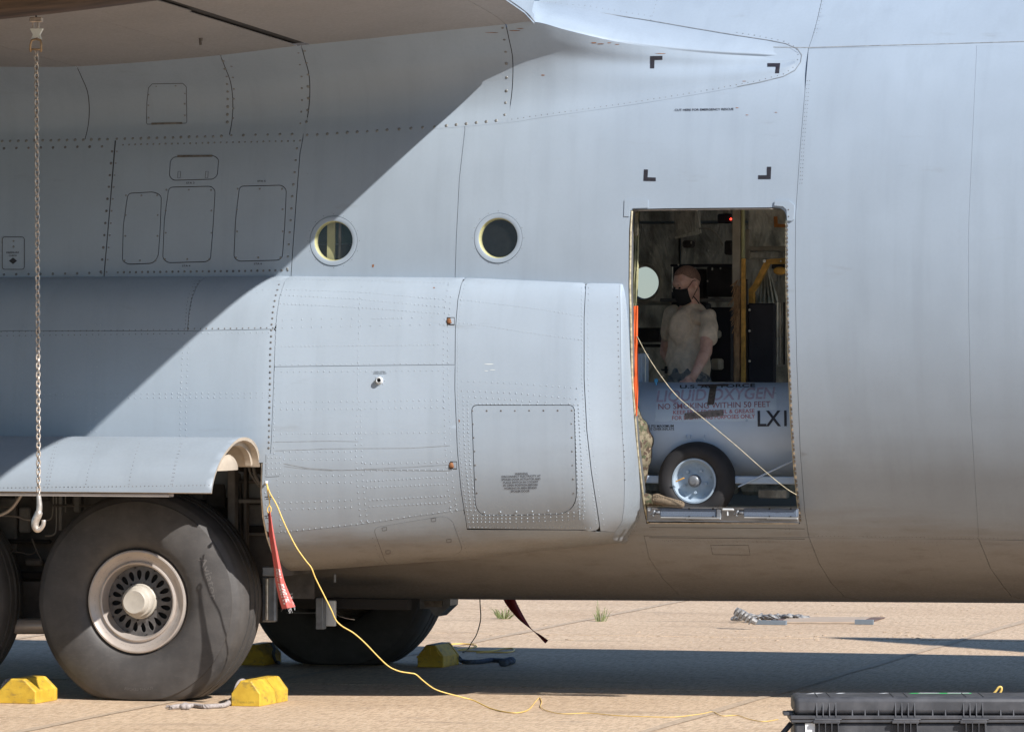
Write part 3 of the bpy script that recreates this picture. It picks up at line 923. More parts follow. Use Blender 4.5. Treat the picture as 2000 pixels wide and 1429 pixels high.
def mark(surf, pts, mt, parent, name='paint_marking', off=.002, step=10):
    """a flat painted shape from a px polygon laid on a surface"""
    pl = px_poly(surf, pts, step)
    return panel(name, surf, pl, mt, parent, gap=0, h=.05, off=off, thick=0)
def plate(surf, pts, mt, parent, name, off=.004, holes=(), gap=0, h=.06):
    pl = px_poly(surf, pts, 8)
    return panel(name, surf, pl, mt, parent, gap=gap, h=h, off=off, thick=off, holes=[px_poly(surf, q, 8) for q in holes])

def thin_outline(surf, pts, w=.9, mt='seam', name='panel_gap', closed=True, off=.0012, parent=plane):
    """a narrow recessed-looking joint drawn as a real strip of sealant"""
    d = dens(pts, 7, closed); 
    if closed: d = d + [d[0]]
    A = []; Bq = []
    for i, p in enumerate(d):
        a = np.array(d[max(0, i - 1)] if not closed or i else d[-2], float); b = np.array(d[min(len(d) - 1, i + 1)] if not closed or i < len(d) - 1 else d[1], float)
        t = b - a; t /= np.linalg.norm(t) + 1e-9; n = np.array([-t[1], t[0]]) * w / 2
        x, _ = surf.at(p[0] + n[0], p[1] + n[1], off); y, _ = surf.at(p[0] - n[0], p[1] - n[1], off)
        if x is not None and y is not None: A.append(x); Bq.append(y)
    mb = MB(); mb.quad_strip(A, Bq); return mb.build(name, M[mt], parent, keep=False)

B_ = M['black']; thin_outline_later = []
# cut-here corner marks
for pts in ([(1270, 110), (1294, 109.5), (1294, 117), (1278.5, 117.5), (1278, 134), (1270, 134)],
            [(1499, 124), (1524, 124), (1522, 143.5), (1514, 143.5), (1515, 131), (1499, 131)],
            [(1258, 331), (1266, 331.5), (1265, 346.5), (1281, 347), (1281, 354), (1257, 353.5)],
            [(1498, 326), (1506.5, 326), (1505.5, 350), (1481, 350), (1481, 342.5), (1498, 342.5)]):
    mark(FUS if pts[0][1] > 300 else FILS, pts, B_, plane)
lettering('CUT HERE FOR EMERGENCY RESCUE', FUS, 1318, 217.5, 1433, 215.5, 4.2, B_, plane, .012)
for tx, x, y, w in (('STA 3', 364, 359.5, 16), ('STA 5', 503, 356, 16), ('STA 4', 356, 521, 16), ('STA 6', 496, 517, 16)):
    lettering(tx, FUS, x, y, x + w, y - .4, 3.6, B_, plane, .012)
lettering('PRESSURE', FUS, 13, 495, 38, 494.6, 3.2, B_, plane, .01, off=.006); lettering('CHECK', FUS, 18, 501, 34, 500.6, 3.2, B_, plane, .01, off=.006)
mark(FUS, [(26, 503), (34, 509.5), (26, 516), (18, 509.5)], B_, plane, off=.006)
thin_outline(FUS, rrect(5, 463, 48, 526, 5), 1.1, name='placard_edge', off=.0055)
for cy in (471, 482): row(FUS, [(27, cy)], 3, .009, 'screw', .5, off=.004)
for i, (tx, w) in enumerate((('WARNING', 25), ('DISCONNECT ELECTRICITY AT', 76), ('SPOILER DOOR ACTUATOR AND', 76), ('PLACE SWITCH IN COCKPIT', 68), ('IN OPEN POSITION BEFORE', 67), ('WORKING IN AREA BEHIND', 64), ('SPOILER DOOR', 37))):
    cx = 1018.5 - i * .4; y = 926.5 + i * 5.7
    lettering(tx, SPO, cx - w / 2, y, cx + w / 2, y - w * .022, 3.9, B_, plane, .010)
lettering('*LIQUID OXYGEN', SPO, 730, 727, 753, 726.8, 2.3, B_, plane, .004); lettering('OVERBOARD VENT', SPO, 729, 730.5, 755, 730.3, 2.3, B_, plane, .004)
for y in (970, 1007):   # ground symbols beside the well lip
    mark(SPO, [(517, y - 1), (531, y - 1), (531, y + .3), (517, y + .3)], B_, plane); mark(SPO, [(518.5, y + 3), (529.5, y + 3), (529.5, y + 4.2), (518.5, y + 4.2)], B_, plane)
    mark(SPO, [(523.5, y - 7), (524.8, y - 7), (524.8, y - 1), (523.5, y - 1)], B_, plane)
# rust and scratches
rr = random.Random(8)
def scrape(surf, cx, cy, w, h, n, mt='rust', name='paint_chip'):
    """one ragged chip"""
    pts = []
    for k in range(10):
        a = 2 * math.pi * k / 10; q = rr.uniform(.55, 1.0)
        pts.append((cx + w / 2 * q * math.cos(a), cy + h / 2 * q * math.sin(a)))
    mark(surf, pts, M[mt], plane, name, off=.0014, step=4)
for s_, cx, cy, w, h in ((FILS, 1160, 84, 14, 3), (FILS, 1172, 86, 20, 2.2), (FILS, 1190, 84, 12, 1.6), (FILS, 1205, 87, 12, 1.4), (FILS, 1290, 105, 26, 1.6), (FILS, 1060, 147, 9, 2.6), (FILS, 1453, 159, 11, 1.6), (FUS, 1440, 211, 8, 2),
                         (FUS, 1459, 225, 8, 1.6), (FUS, 1516, 220, 8, 1.4), (FUS, 729, 519, 6, 8), (SPO, 848, 562, 5, 2.5), (FILS, 960, 64, 34, 1.6), (FILS, 1004, 60, 30, 1.8), (FILS, 1017, 56, 18, 1.4), (SPO, 897, 822, 3, 6)):
    scrape(s_, cx, cy, w, h, 1)
M['scratch'] = mat('bare_scratch', (.75, .78, .74), .4)
for cx, cy, w, h in ((956, 711, 22, 1.8), (950, 724, 9, 1.3), (962, 722, 14, 1.2)): scrape(SPO, cx, cy, w, h, 1, 'scratch')

M['scuff'] = mat('grey_scuff', (.20, .205, .205), .7, var=.4, vscale=30)
for pts, w in (([(536, 863), (640, 861), (700, 862)], .7), ([(538, 880), (600, 878), (640, 876), (800, 875), (880, 870)], .8), ([(553, 905), (600, 914), (660, 918), (720, 917), (880, 919)], 1.1), ([(553, 910), (600, 916), (650, 919)], .7), ([(710, 916), (800, 912), (880, 907)], .6)):
    thin_outline_later.append((pts, w))
# ------------------------------------------------------------------ fasteners
D = 5.4
# fairing lower edge, big dished fasteners
row(FILS, [(4, 276), (222, 272)], 14, .0125, 'screw', .5); row(FILS, [(228, 271.5), (440, 266)], 13.7, .0125, 'screw', .5)
row(FILS, [(452, 264.5), (586, 262)], 22, .0115, 'screw', .5)
row(FILS, [(600, 264), (760, 254), (868, 246), (985, 234)], 19.5, .0125, 'screw', .5)
row(FUS, [(8, 290), (215, 286)], 22, .0115, 'dark_rivet', .5); row(FUS, [(240, 283), (590, 275)], 11.3, .008, 'screw', .6)
row(FILS, [(436, 120), (443, 150), (445, 190), (444, 250)], 12, .0125, 'screw', .5); row(FILS, [(452, 130), (457, 170), (455, 235)], 19, .009, 'screw', .5)
row(FILS, [(583, 104), (589, 150), (590, 200), (586, 245)], 20, .009, 'screw', .5); row(FILS, [(595, 100), (602, 150), (602, 200), (598, 246)], 20.5, .0125, 'screw', .5)
row(FILS, [(982, 55), (987, 90), (990, 140), (989, 185), (985, 236)], 23, .0125, 'screw', .5)
# fairing aft of the frame, small rivets along the lower edge and round the tip
row(FILS, [(1000, 233), (1100, 219), (1200, 205), (1300, 190), (1400, 173), (1480, 158), (1530, 145), (1552, 130)], 8.5, .0042, 'dark_rivet', .6)
# side panels left
row(FUS, [(219, 296), (209, 400), (197, 535)], 21, .0115, 'dark_rivet', .5); row(FUS, [(228, 296), (219, 400), (208, 535)], 21, .008, 'screw', .5)
row(FUS, [(8, 536), (198, 533)], 22, .0105, 'dark_rivet', .5); row(FUS, [(230, 532), (562, 528)], 11, .0095, 'dark_rivet', .55)
row(FUS, [(580, 290), (571, 380), (566, 450), (561, 525)], 20.5, .011, 'screw', .5)
for _, h in hatchA[:3]:
    xs = [a for a, b in h]; ys = [b for a, b in h]; x0, x1, y0, y1 = min(xs) + 7, max(xs) - 8, min(ys) + 7, max(ys) - 7
    for f in (0, .5, 1): row(FUS, [(x0 + (x1 - x0) * f, y0)], 5, .0085, 'screw', .5); row(FUS, [(x0 + (x1 - x0) * f - 3, y1)], 5, .0085, 'screw', .5)
    for f in (.3, .62): row(FUS, [(x0 - 1, y0 + (y1 - y0) * f)], 5, .0085, 'screw', .5); row(FUS, [(x1 + 1, y0 + (y1 - y0) * f)], 5, .0085, 'screw', .5)
row(FUS, [(600, 340), (648, 342)], 7, .0035, 'rivet')
row(FUS, [(920, 225.5), (988, 233)], 400, .003)
# hatch in the fairing at upper left, with its hinge
hz = [(290, 172), (297, 164), (357, 163), (364, 170), (365, 238), (363, 241), (288, 243), (286, 240), (287, 200)]
hq = px_poly(FILS, hz, 8); hq = [(a, b) for a, b in hq]
thin_outline(FILS, hz, 1.0, name='hatch_gap'); plate(FILS, [(296, 240), (356, 239), (356, 242.5), (296, 244)], M['alu_dark'], plane, 'hinge')
for x, y in ((305, 169), (343, 168), (290, 185), (361, 183), (290, 206), (361, 203), (290, 230), (361, 226)): row(FILS, [(x, y)], 4, .008, 'screw', .5)
plate(FUS, [(347, 303.5), (415, 303), (415, 306.5), (347, 307.5)], M['alu_dark'], plane, 'hinge', off=.006)
for x in (348, 402):
    thin_outline(FUS, [(x, 335), (x + 5, 335), (x + 4, 348), (x - 1, 348)], .8, off=.002, name='latch_gap')
# joint lines of the wing underside
# sponson upper band
for a in ((-10, 648, 364, 643), (-10, 656, 364, 651)): row(SPO, [a[:2], a[2:]], 8.2, .0048, 'dark_rivet', .5)
row(SPO, [(368, 642), (533, 640)], 8, .0065, 'dark_rivet', .7); row(SPO, [(372, 651), (533, 649)], 8.2, .0052)
row(SPO, [(389, 548), (378, 568), (373, 590), (369, 620), (367, 640)], 6, .006, 'dark_rivet'); row(SPO, [(383, 548), (370, 570), (364, 600), (362, 640)], 7, .004, 'dark_rivet')
for x0, x1 in ((360, 353), (370, 364)): row(SPO, [(x0, 655), ((x0 + x1) / 2, 700), (x1, 770), (x1 - 1, 850)], 8.3, .0052)
for x0, x1 in ((185, 177), (195, 188)): row(SPO, [(x0 + 5, 575), (x0, 650), (x1 + 2, 700), (x1, 770), (x1 - 1, 850)], 8.3, .0048)
for x0, x1 in ((46, 28), (58, 41)): row(SPO, [(x0 + 8, 600), (x0, 650), (x1 + 3, 720), (x1, 770), (x1 - 4, 850)], 8.3, .0048)
for y0, y1 in ((771, 767), (779, 776)): row(SPO, [(-10, y0), (360, y0 - 3), (525, y1)], 8.4, .0052)
row(SPO, [(372, 565), (530, 566)], 9, .0036); row(SPO, [(360, 572), (530, 571)], 9, .0036)
# the strong frame row
row(SPO, [(545, 556), (538, 580), (533, 610), (530, 645), (528, 700), (527, 780), (526, 830), (525, 882)], 8.4, .0095, 'dark_rivet', .75)
row(SPO, [(556, 553), (548, 575), (541, 610), (538, 650), (537, 716)], 8.4, .0048)
row(SPO, [(537, 722), (536, 800), (535, 870), (536, 900)], 8.6, .0052)
# shell between frames
for pts, st in (([(556, 545), (700, 547), (880, 553)], 5.5), ([(552, 565), (700, 570), (870, 585)], 6), ([(550, 576), (700, 584), (870, 600)], 6), ([(548, 593), (640, 597), (740, 603), (860, 612)], 6),
                ([(552, 625), (640, 622), (720, 622), (860, 619)], 17), ([(552, 640), (640, 638), (720, 636), (860, 633)], 17), ([(732, 622), (785, 621)], 6),
                ([(550, 676), (690, 675), (860, 673)], 6.2), ([(548, 712), (700, 711), (884, 709)], 10), ([(550, 726), (700, 725), (884, 723)], 10),
                ([(549, 785), (690, 784), (870, 781)], 9.8), ([(549, 799), (690, 798), (870, 795)], 9.8), ([(549, 847), (690, 846), (872, 844)], 9), ([(555, 882), (690, 882)], 9), ([(555, 897), (690, 897)], 9),
                ([(713, 905), (878, 902)], 9), ([(713, 919), (878, 917)], 9), ([(555, 929), (690, 928)], 10), ([(555, 941), (690, 942)], 10), ([(717, 939), (865, 931)], 7.2), ([(717, 952), (865, 945)], 7.2),
                ([(556, 981), (690, 976)], 10), ([(556, 994), (690, 990)], 10), ([(722, 976), (870, 968)], 7.2), ([(722, 989), (870, 981)], 7.2), ([(545, 1039), (640, 1029), (720, 1020), (800, 1008), (895, 994)], 8.6)):
    row(SPO, pts, st, .0052)
row(SPO, [(706, 560), (702, 600), (700, 700), (698, 800), (695, 860), (697, 930), (701, 980), (706, 1024)], 9, .0052)
row(SPO, [(705, 800), (706, 860), (708, 930), (713, 980), (718, 1024)], 9, .0052)
row(SPO, [(876, 556), (869, 600), (866, 700), (868, 800), (870, 870), (874, 950), (880, 990), (884, 1006)], 9, .0052)
row(SPO, [(881, 580), (875, 640), (875, 720), (878, 800), (880, 870), (884, 940), (893, 1000)], 8.5, .0052)
row(SPO, [(519, 905), (517, 950), (521, 1005), (529, 1045)], 10, .0052); row(SPO, [(541, 925), (543, 960), (546, 1000), (549, 1040)], 10, .0052)
# patch near the corner
plate(SPO, [(520, 887), (553, 887), (553, 922), (546, 929), (520, 931)], P2, plane, 'doubler_plate', off=.003)
for x in (524, 531, 539, 547): row(SPO, [(x, 893), (x + .5, 925)], 8, .0052, off=.003)
# bottom skirt, dirty rivets
row(SPO, [(728, 1050), (738, 1080), (752, 1106)], 6, .004, 'dark_rivet'); row(SPO, [(893, 1030), (905, 1060), (912, 1080)], 5, .004, 'dark_rivet')
for pts in ([(746, 1030), (752, 1036)], [(753, 1075), (760, 1080)], [(842, 1012), (846, 1022)], [(872, 1053), (880, 1056)]):
    x, y = pts[0]; thin_outline(SPO, [(x, y), (x + 9, y - 1.2), (x + 9, y + 5), (x + 1, y + 6)], .8, name='latch_gap')
# spoiler door rows
row(SPO, [(908, 556), (900, 590), (895, 650), (894, 760), (899, 880), (905, 950), (917, 1027)], 6.2, .0045)
row(SPO, [(900, 585), (960, 592), (1050, 603), (1138, 618)], 7.5, .005); row(SPO, [(899, 630), (960, 638), (1050, 652), (1138, 664)], 7.5, .005)
row(SPO, [(903, 744), (1000, 748), (1135, 758)], 8.5, .005); row(SPO, [(902, 763), (1000, 767), (1130, 779)], 8.5, .0055)
row(SPO, [(905, 774), (1010, 781)], 8.2, .0055); row(SPO, [(1020, 783), (1070, 785)], 13, .0055)
row(SPO, [(921, 788.5), (1005, 789)], 7.4, .0055); row(SPO, [(1018, 790), (1120, 788)], 13, .0055)
for dx in (0, 8.5): row(SPO, [(905 + dx, 783), (906 + dx, 840), (909 + dx, 895), (912 + dx, 925), (916 + dx, 960), (920 + dx, 1000)], 7.3, .0056)
for dx in (0, 7.4): row(SPO, [(1122 + dx, 790), (1125 + dx, 850), (1129 + dx, 930), (1132 + dx, 985), (1132 + dx, 1010)], 6.6, .0056)
for k, y in enumerate((1004, 1010.5, 1017)): row(SPO, [(924, y + 2), (1000, y + 2), (1060, y), (1136, y - 4)], 7.8, .0058, hgt=.9)
row(SPO, [(918, 1029.5), (1030, 1030), (1155, 1028)], 7.4, .0045); row(SPO, [(1137, 562), (1136, 640), (1137, 740), (1142, 840), (1151, 920), (1160, 980), (1164, 1020)], 7, .0045)
row(SPO, [(1150, 562), (1149, 640), (1149, 740), (1154, 840), (1163, 920), (1172, 980), (1180, 1028)], 8, .0048)
row(SPO, [(923, 802), (1117, 801)], 27, .0075, 'dark_rivet', .6); row(SPO, [(924, 828), (928, 900), (932, 970)], 26, .0075, 'dark_rivet', .6); row(SPO, [(1116, 827), (1118, 900), (1121, 970)], 24, .0075, 'dark_rivet', .6); row(SPO, [(946, 1000), (1090, 997)], 28, .0078, 'rivet', .9)
row(SPO, [(1206, 580), (1208, 700), (1212, 800), (1219, 880), (1221, 940)], 8.5, .0048, 'dark_rivet')
# hull seams
row(FUS, [(1577, 158), (1572, 220), (1566, 290), (1562, 362)], 4.6, .0036, 'dark_rivet', .5); row(FUS, [(1581, 158), (1576, 220), (1570, 290), (1566, 362)], 4.6, .0036, 'dark_rivet', .5)
row(FUS, [(1609, -20), (1602, 10), (1590, 68)], 4.2, .0036, 'dark_rivet', .5); row(FUS, [(1613, -20), (1606, 10), (1594, 68)], 4.2, .0036, 'dark_rivet', .5)
row(FUS, [(1290, 1056), (1530, 1059)], 5.5, .0036, 'dark_rivet', .5); row(FUS, [(1590, 1046), (2005, 1052)], 6, .0042, 'dark_rivet', .5); row(FUS, [(1270, 1054), (2005, 1061)], 5, .0032, 'dark_rivet', .5)
for x in (1275, 1279, 1534, 1541): row(FUS, [(x, 1026), (x + 2, 1053)], 6, .0036, 'dark_rivet', .5)
for x in (1235, 1240): row(FUS, [(x, 960), (x + 4, 1040)], 7, .0042, 'dark_rivet', .5)
row(FUS, [(1228, 1020), (1252, 1022)], 300, .004)
for y in (1030, 1050): thin_outline(FUS, [(1268, y - 1), (1400, y), (1572, y + 2)], .8, name='sill_gap', closed=False)
for x0 in (1250, 1262, 1570, 1583, 1440, 1500, 1745, 1830, 1905, 1918, 1108, 1175, 1340):
    row(FUS, [(x0, 1064), (x0 + 12, 1095), (x0 + 32, 1130), (x0 + 62, 1160)], 4.6, .0033, 'dark_rivet', .5)
for pts in ([(1388, 1064), (1462, 1064), (1465, 1083), (1392, 1082)],): row(FUS, pts, 4.5, .0036, 'dark_rivet', .5, closed=True); thin_outline(FUS, pts, .6, name='drain_panel_gap')
for y in (1145, 1151): row(FUS, [(960, y), (1300, y + 2)], 8, .003, 'dark_rivet', .5)
# upper skin rows behind the wing
row(FUS, [(1050, 3), (1150, 12), (1270, 32)], 9, .0035, 'dark_rivet', .5)
for pts in ([(1283, 2), (1271, 39)], ): row(FUS, pts, 5, .0035, 'dark_rivet', .5)
thin_outline(FUS, [(1500, 92.5), (1578, 93.5), (1700, 90), (1850, 86), (2020, 81)], 1.5, mt='scuff', name='lap_strip', closed=False)

thin_outline(FUS, [(1440, 170), (1480, 162), (1530, 150), (1553, 138), (1564, 122), (1566, 108), (1558, 96), (1535, 86), (1500, 79), (1440, 70), (1350, 55), (1270, 41), (1180, 27), (1110, 17)], 1.0, mt='scuff', name='fairing_edge_lap', closed=False, off=.003)
row(FUS, [(1440, 64), (1500, 74), (1535, 82), (1556, 94), (1560, 110), (1556, 124)], 8, .0042, 'dark_rivet', .5, off=.002)
for pts, w in thin_outline_later: thin_outline(SPO, pts, w, mt='scuff', name='scuff_mark', closed=False, off=.0008)
# ------------------------------------------------------------------ fitting with dark bore (vent)
M['light'] = mat('pale_fitting', (.55, .57, .58), .4)
vq, vn = SPO.at(741, 743)
Mz = Matrix.Translation(vq) @ vn.to_track_quat('Z', 'Y').to_matrix().to_4x4()
mb = MB(); mb.lathe([(.026, -.005), (.026, .006), (.022, .010), (.020, .030), (.016, .034), (.0135, .030), (.0135, .002), (.0, .002)], Mz, 28)
vt = mb.build('drain_vent', M['light'], plane, smooth=True, sharp=40)
mb = MB(); mb.lathe([(.0133, .012), (.0, .0121)], Mz, 20); mb.build('vent_bore', M['dark'], vt)
for a in range(8):
    t = a * math.pi / 4; row(SPO, [(741 + 10 * math.cos(t), 743 + 9.5 * math.sin(t))], 4, .005)
# two latches at the spoiler door's front edge
for cx, cy in ((881, 627), (885.5, 908)):
    lt = plate(SPO, [(cx - 8, cy - 7.5), (cx + 7, cy - 7.5), (cx + 7, cy + 8), (cx - 8, cy + 8)], M['seam'], plane, 'latch_recess', off=.0015)
    o = plate(SPO, [(cx - 1, cy - 6), (cx + 6, cy - 6), (cx + 6, cy + 6), (cx - 1, cy + 6)], P2, plane, 'latch_plate', off=.003)
    q, n_ = SPO.at(cx - 4, cy + 0, .004); mb = MB().ell(q, (.016, .008, .018)); mb.ell(q + Vector((.008, 0, -.01)), (.012, .007, .007)); mb.build('latch_bolt', M['rust'], plane, smooth=True)
# fitting where the streamer and cord are tied
q, n_ = SPO.at(522, 941); mb = MB().cyl(q - n_ * .01, q + n_ * .05 + Vector((0, 0, .004)), .008, 12); mb.ell(q + n_ * .05, (.012, .012, .012)); mb.build('tie_off_pin', M['light'], plane, smooth=True)

# ------------------------------------------------------------------ cabin windows
def glass(name, col, rough=.05):
    m = bpy.data.materials.new(name); m.use_nodes = True; k = NT(m); p = k.pos()
    c = k.mix(k.rng(k.noise(p, 14, 4), .4, .7), col, tuple(v * 1.8 for v in col)); k.l(c, k.b.inputs['Base Color'])
    k.b.inputs['Roughness'].default_value = rough; k.b.inputs['Specular IOR Level'].default_value = .6
    sp = k.rng(k.noise(p, 260, 2), .70, .76, 0, .35)
    k.l(k.mix(sp, c, (.5, .5, .48)), k.b.inputs['Base Color'])
    return m
M['glass'] = bpy.data.materials.new('scratched_window_glass'); M['glass'].use_nodes = True
kk = NT(M['glass']); gl = kk.n('ShaderNodeBsdfGlass'); gl.inputs['IOR'].default_value = 1.02; tr = kk.n('ShaderNodeBsdfTransparent'); tr.inputs[0].default_value = (.9, .9, .9, 1)
gs = kk.n('ShaderNodeBsdfGlossy'); gs.inputs['Roughness'].default_value = .04; df = kk.n('ShaderNodeBsdfDiffuse'); df.inputs[0].default_value = (.55, .57, .55, 1)
mx = kk.n('ShaderNodeMixShader'); fr = kk.n('ShaderNodeFresnel'); kk.l(fr.outputs[0], mx.inputs[0]); kk.l(tr.outputs[0], mx.inputs[1]); kk.l(gs.outputs[0], mx.inputs[2])
m2 = kk.n('ShaderNodeMixShader'); sp = kk.rng(kk.noise(kk.pos(), 120, 3, .8), .66, .76, .015, .30); kk.l(sp, m2.inputs[0]); kk.l(mx.outputs[0], m2.inputs[1]); kk.l(df.outputs[0], m2.inputs[2])
kk.l(m2.outputs[0], M['glass'].node_tree.nodes['Material Output'].inputs[0])
M['primer'] = mat('yellow_zinc_primer', (.42, .40, .20), .55, var=.15)
def round_window(c, kind):
    q, n_ = FUS.at(*c); Mz = Matrix.Translation(q) @ n_.to_track_quat('Z', 'Y').to_matrix().to_4x4()
    fr_ = MB(); fr_.lathe([(.1655, -.008), (.1655, .0015), (.138, .0035), (.1345, .0015)], Mz, 56)
    w = fr_.build('window_frame', P, plane, smooth=True, sharp=35)
    mb = MB(); mb.lathe([(.1345, .0016), (.1325, -.004), (.1315, -.03), (.127, -.034), (.127, -.05)], Mz, 56); mb.build('window_bevel', M['primer'], w, smooth=True, sharp=35)
    mb = MB(); mb.lathe([(.1275, -.028), (.0, -.0281)], Mz, 48); mb.build('window_pane', M['glass'], w)
    for a in range(16):
        t = a * math.pi / 8; row(FUS, [(c[0] + 52.5 * math.cos(t) * .96, c[1] + 52.5 * math.sin(t))], 4, .0033, 'dark_rivet', .5)
    return Mz
mw1 = round_window(W1, 0); mw2 = round_window(W2, 1)
# inside them: a yellow-green frame and teal padding behind window one, dark padding behind window two
M['teal'] = mat('teal_padding', (.02, .07, .062), .8, var=.4); M['drk'] = mat('dark_padding', (.035, .028, .026), .85, var=.5, vscale=12)
def inner(Mz, lst):
    for nm, x0, x1, y0, y1, dp, mt in lst:
        mb = MB(); c = Mz @ Vector(((x0 + x1) / 2, (y0 + y1) / 2, -dp)); mb.box((0, 0, 0), (abs(x1 - x0), abs(y1 - y0), .02), Mz.to_3x3().to_4x4()); 
        mb.v = [tuple(Vector(v) + c) for v in mb.v]; mb.build(nm, M[mt], plane)
ax = mw1.to_3x3() @ Vector((1, 0, 0)); sg = 1 if ax.x > 0 else -1
ay = mw1.to_3x3() @ Vector((0, 1, 0)); sy = 1 if ay.z > 0 else -1
inner(mw1, [('interior_frame', -.075 * sg, -.02 * sg, -.2, .2, .10, 'primer'), ('interior_rail', .003 * sg, .018 * sg, -.2, .2, .11, 'alu_dark'),
            ('interior_padding', -.22 * sg, .22 * sg, -.005 * sy, .25 * sy, .25, 'teal'), ('interior_padding', -.22 * sg, .22 * sg, -.25 * sy, -.012 * sy, .25, 'drk')])
inner(mw2, [('interior_padding', -.22, .22, -.25, .25, .22, 'drk')])

# ------------------------------------------------------------------ door surround
plate(FUS, [(1220, 391), (1266, 390.5), (1266, 406), (1236, 407), (1231, 412), (1229, 423), (1219, 422.5)], P, plane, 'corner_doubler', off=.005)
plate(FUS, [(1513, 402), (1514, 393), (1541, 392), (1552, 401), (1551, 429), (1547, 432), (1538, 431), (1537, 410), (1530, 403.5)], P, plane, 'corner_doubler', off=.012)
row(FUS, [(1541, 410), (1541, 423)], 12, .006, 'dark_rivet', off=.012)
M['jamb'] = mat('dark_jamb_paint', (.13, .135, .14), .6, var=.3)  # jamb colour, darker than the hull skin
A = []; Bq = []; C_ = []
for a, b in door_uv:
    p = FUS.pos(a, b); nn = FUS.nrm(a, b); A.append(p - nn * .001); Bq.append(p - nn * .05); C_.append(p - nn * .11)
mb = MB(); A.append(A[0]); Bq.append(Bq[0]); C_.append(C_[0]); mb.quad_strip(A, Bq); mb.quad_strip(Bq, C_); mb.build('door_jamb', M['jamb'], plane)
# bright worn lip along both sides and the sill
def edge_tube(pts, r, nm, mt, off, st=10):
    L = [FUS.at(x, y, off)[0] for x, y in dens(pts, st)]; mb = MB().tube([p for p in L if p], r, 6); return mb.build(nm, mt, plane, smooth=True)
M['sealw'] = mat('worn_cream_seal', (.42, .37, .25), .6, var=.5, vscale=30)
edge_tube([(1234, 412), (1231.5, 450), (1230, 560), (1234.5, 744), (1245.5, 884), (1257, 980), (1265, 1019)], .0075, 'door_seal', M['sealw'], -.004)
edge_tube([(1240, 411), (1510, 408)], .004, 'door_seal', M['alu_dark'], -.006)
edge_tube([(1534.5, 426), (1534.5, 548), (1538.5, 690), (1543.5, 820), (1550.5, 920), (1557.5, 990), (1560, 1019)], .0035, 'door_seal', M['sealw'], -.003)
lp = dens([(1537.3, 430), (1537.6, 548), (1541.5, 690), (1546.5, 820), (1553.5, 920), (1560.5, 990), (1563.5, 1019)], 8.2)
for i in range(0, len(lp) - 1):
    (x0, y0), (x1, y1) = lp[i], lp[i + 1]
    plate(FUS, [(x0 - 1.7, y0 + .6), (x0 + 1.7, y0 + .6), (x1 + 1.7, y1 - 2.2), (x1 - 1.7, y1 - 2.2)], M['alu_dark'] if i % 3 else M['alu'], plane, 'hinge_knuckle', off=.004, h=.2)
edge_tube([(1264, 1021.5), (1400, 1021.8), (1560, 1022)], .0055, 'sill_strip', M['alu'], -.004)

class MeshHit:
    def __init__(s, V, Fs): s.bvh = BVHTree.FromPolygons([Vector(v) for v in V], Fs)
    def at(s, px, py, off=0.0):
        loc, n, i, d = s.bvh.ray_cast(CAM, ray(px, py))
        if loc is None: return None, None
        if n.dot(CAM - loc) < 0: n = -n
        return loc + n * off, n
# ------------------------------------------------------------------ wheels
def rubber():
    m = bpy.data.materials.new('dusty_black_rubber'); m.use_nodes = True; k = NT(m); p = k.pos()
    c = k.mix(k.rng(k.noise(p, 5, 5), .3, .72), (.050, .046, .044), (.078, .072, .068))
    c = k.mix(k.rng(k.noise(k.mapv(p, (1, 1, 3)), 22, 5), .5, .8, 0, .35), c, (.115, .10, .09))
    k.l(c, k.b.inputs['Base Color']); k.b.inputs['Roughness'].default_value = .62
    k.l(k.bump(k.noise(p, 120, 3), .0006), k.b.inputs['Normal'])
    return m
M['rubber'] = rubber()
M['rubber_dark'] = mat('black_rubber', (.014, .013, .014), .75, var=.3, vscale=12)
M['cream'] = mat('cream_wheel_paint', (.44, .385, .34), .38, .25, var=.10, vscale=9)
M['rimgrey'] = mat('dusty_wheel_disc', (.12, .112, .108), .55, .2, var=.35, vscale=22)
M['hubcap'] = mat('ivory_hub_cap', (.44, .40, .34), .45, var=.12, vscale=14)
TR = .712
TW = .60
def tyre_prof(bulge=0.0):
    p = [(.352, -.075), (.360, -.045), (.385, -.020), (.43, -.005), (.49, .000), (.55, -.003), (.605, -.011), (.645, -.022), (.676, -.034), (.678, -.044), (.686, -.050), (.708, -.064), (.724, -.082), (.726, -.095), (.732, -.102), (.741, -.130), (.746, -.165)]
    p2 = [(.7475, -.205), (.733, -.207), (.733, -.222), (.749, -.224), (.753, -.282), (.740, -.284), (.740, -.296), (.7535, -.298)]
    p3 = [(r, -TW - h) for r, h in p2][::-1]
    q = [(r, -TW - h) for r, h in p][::-1]
    return p + p2 + p3 + q
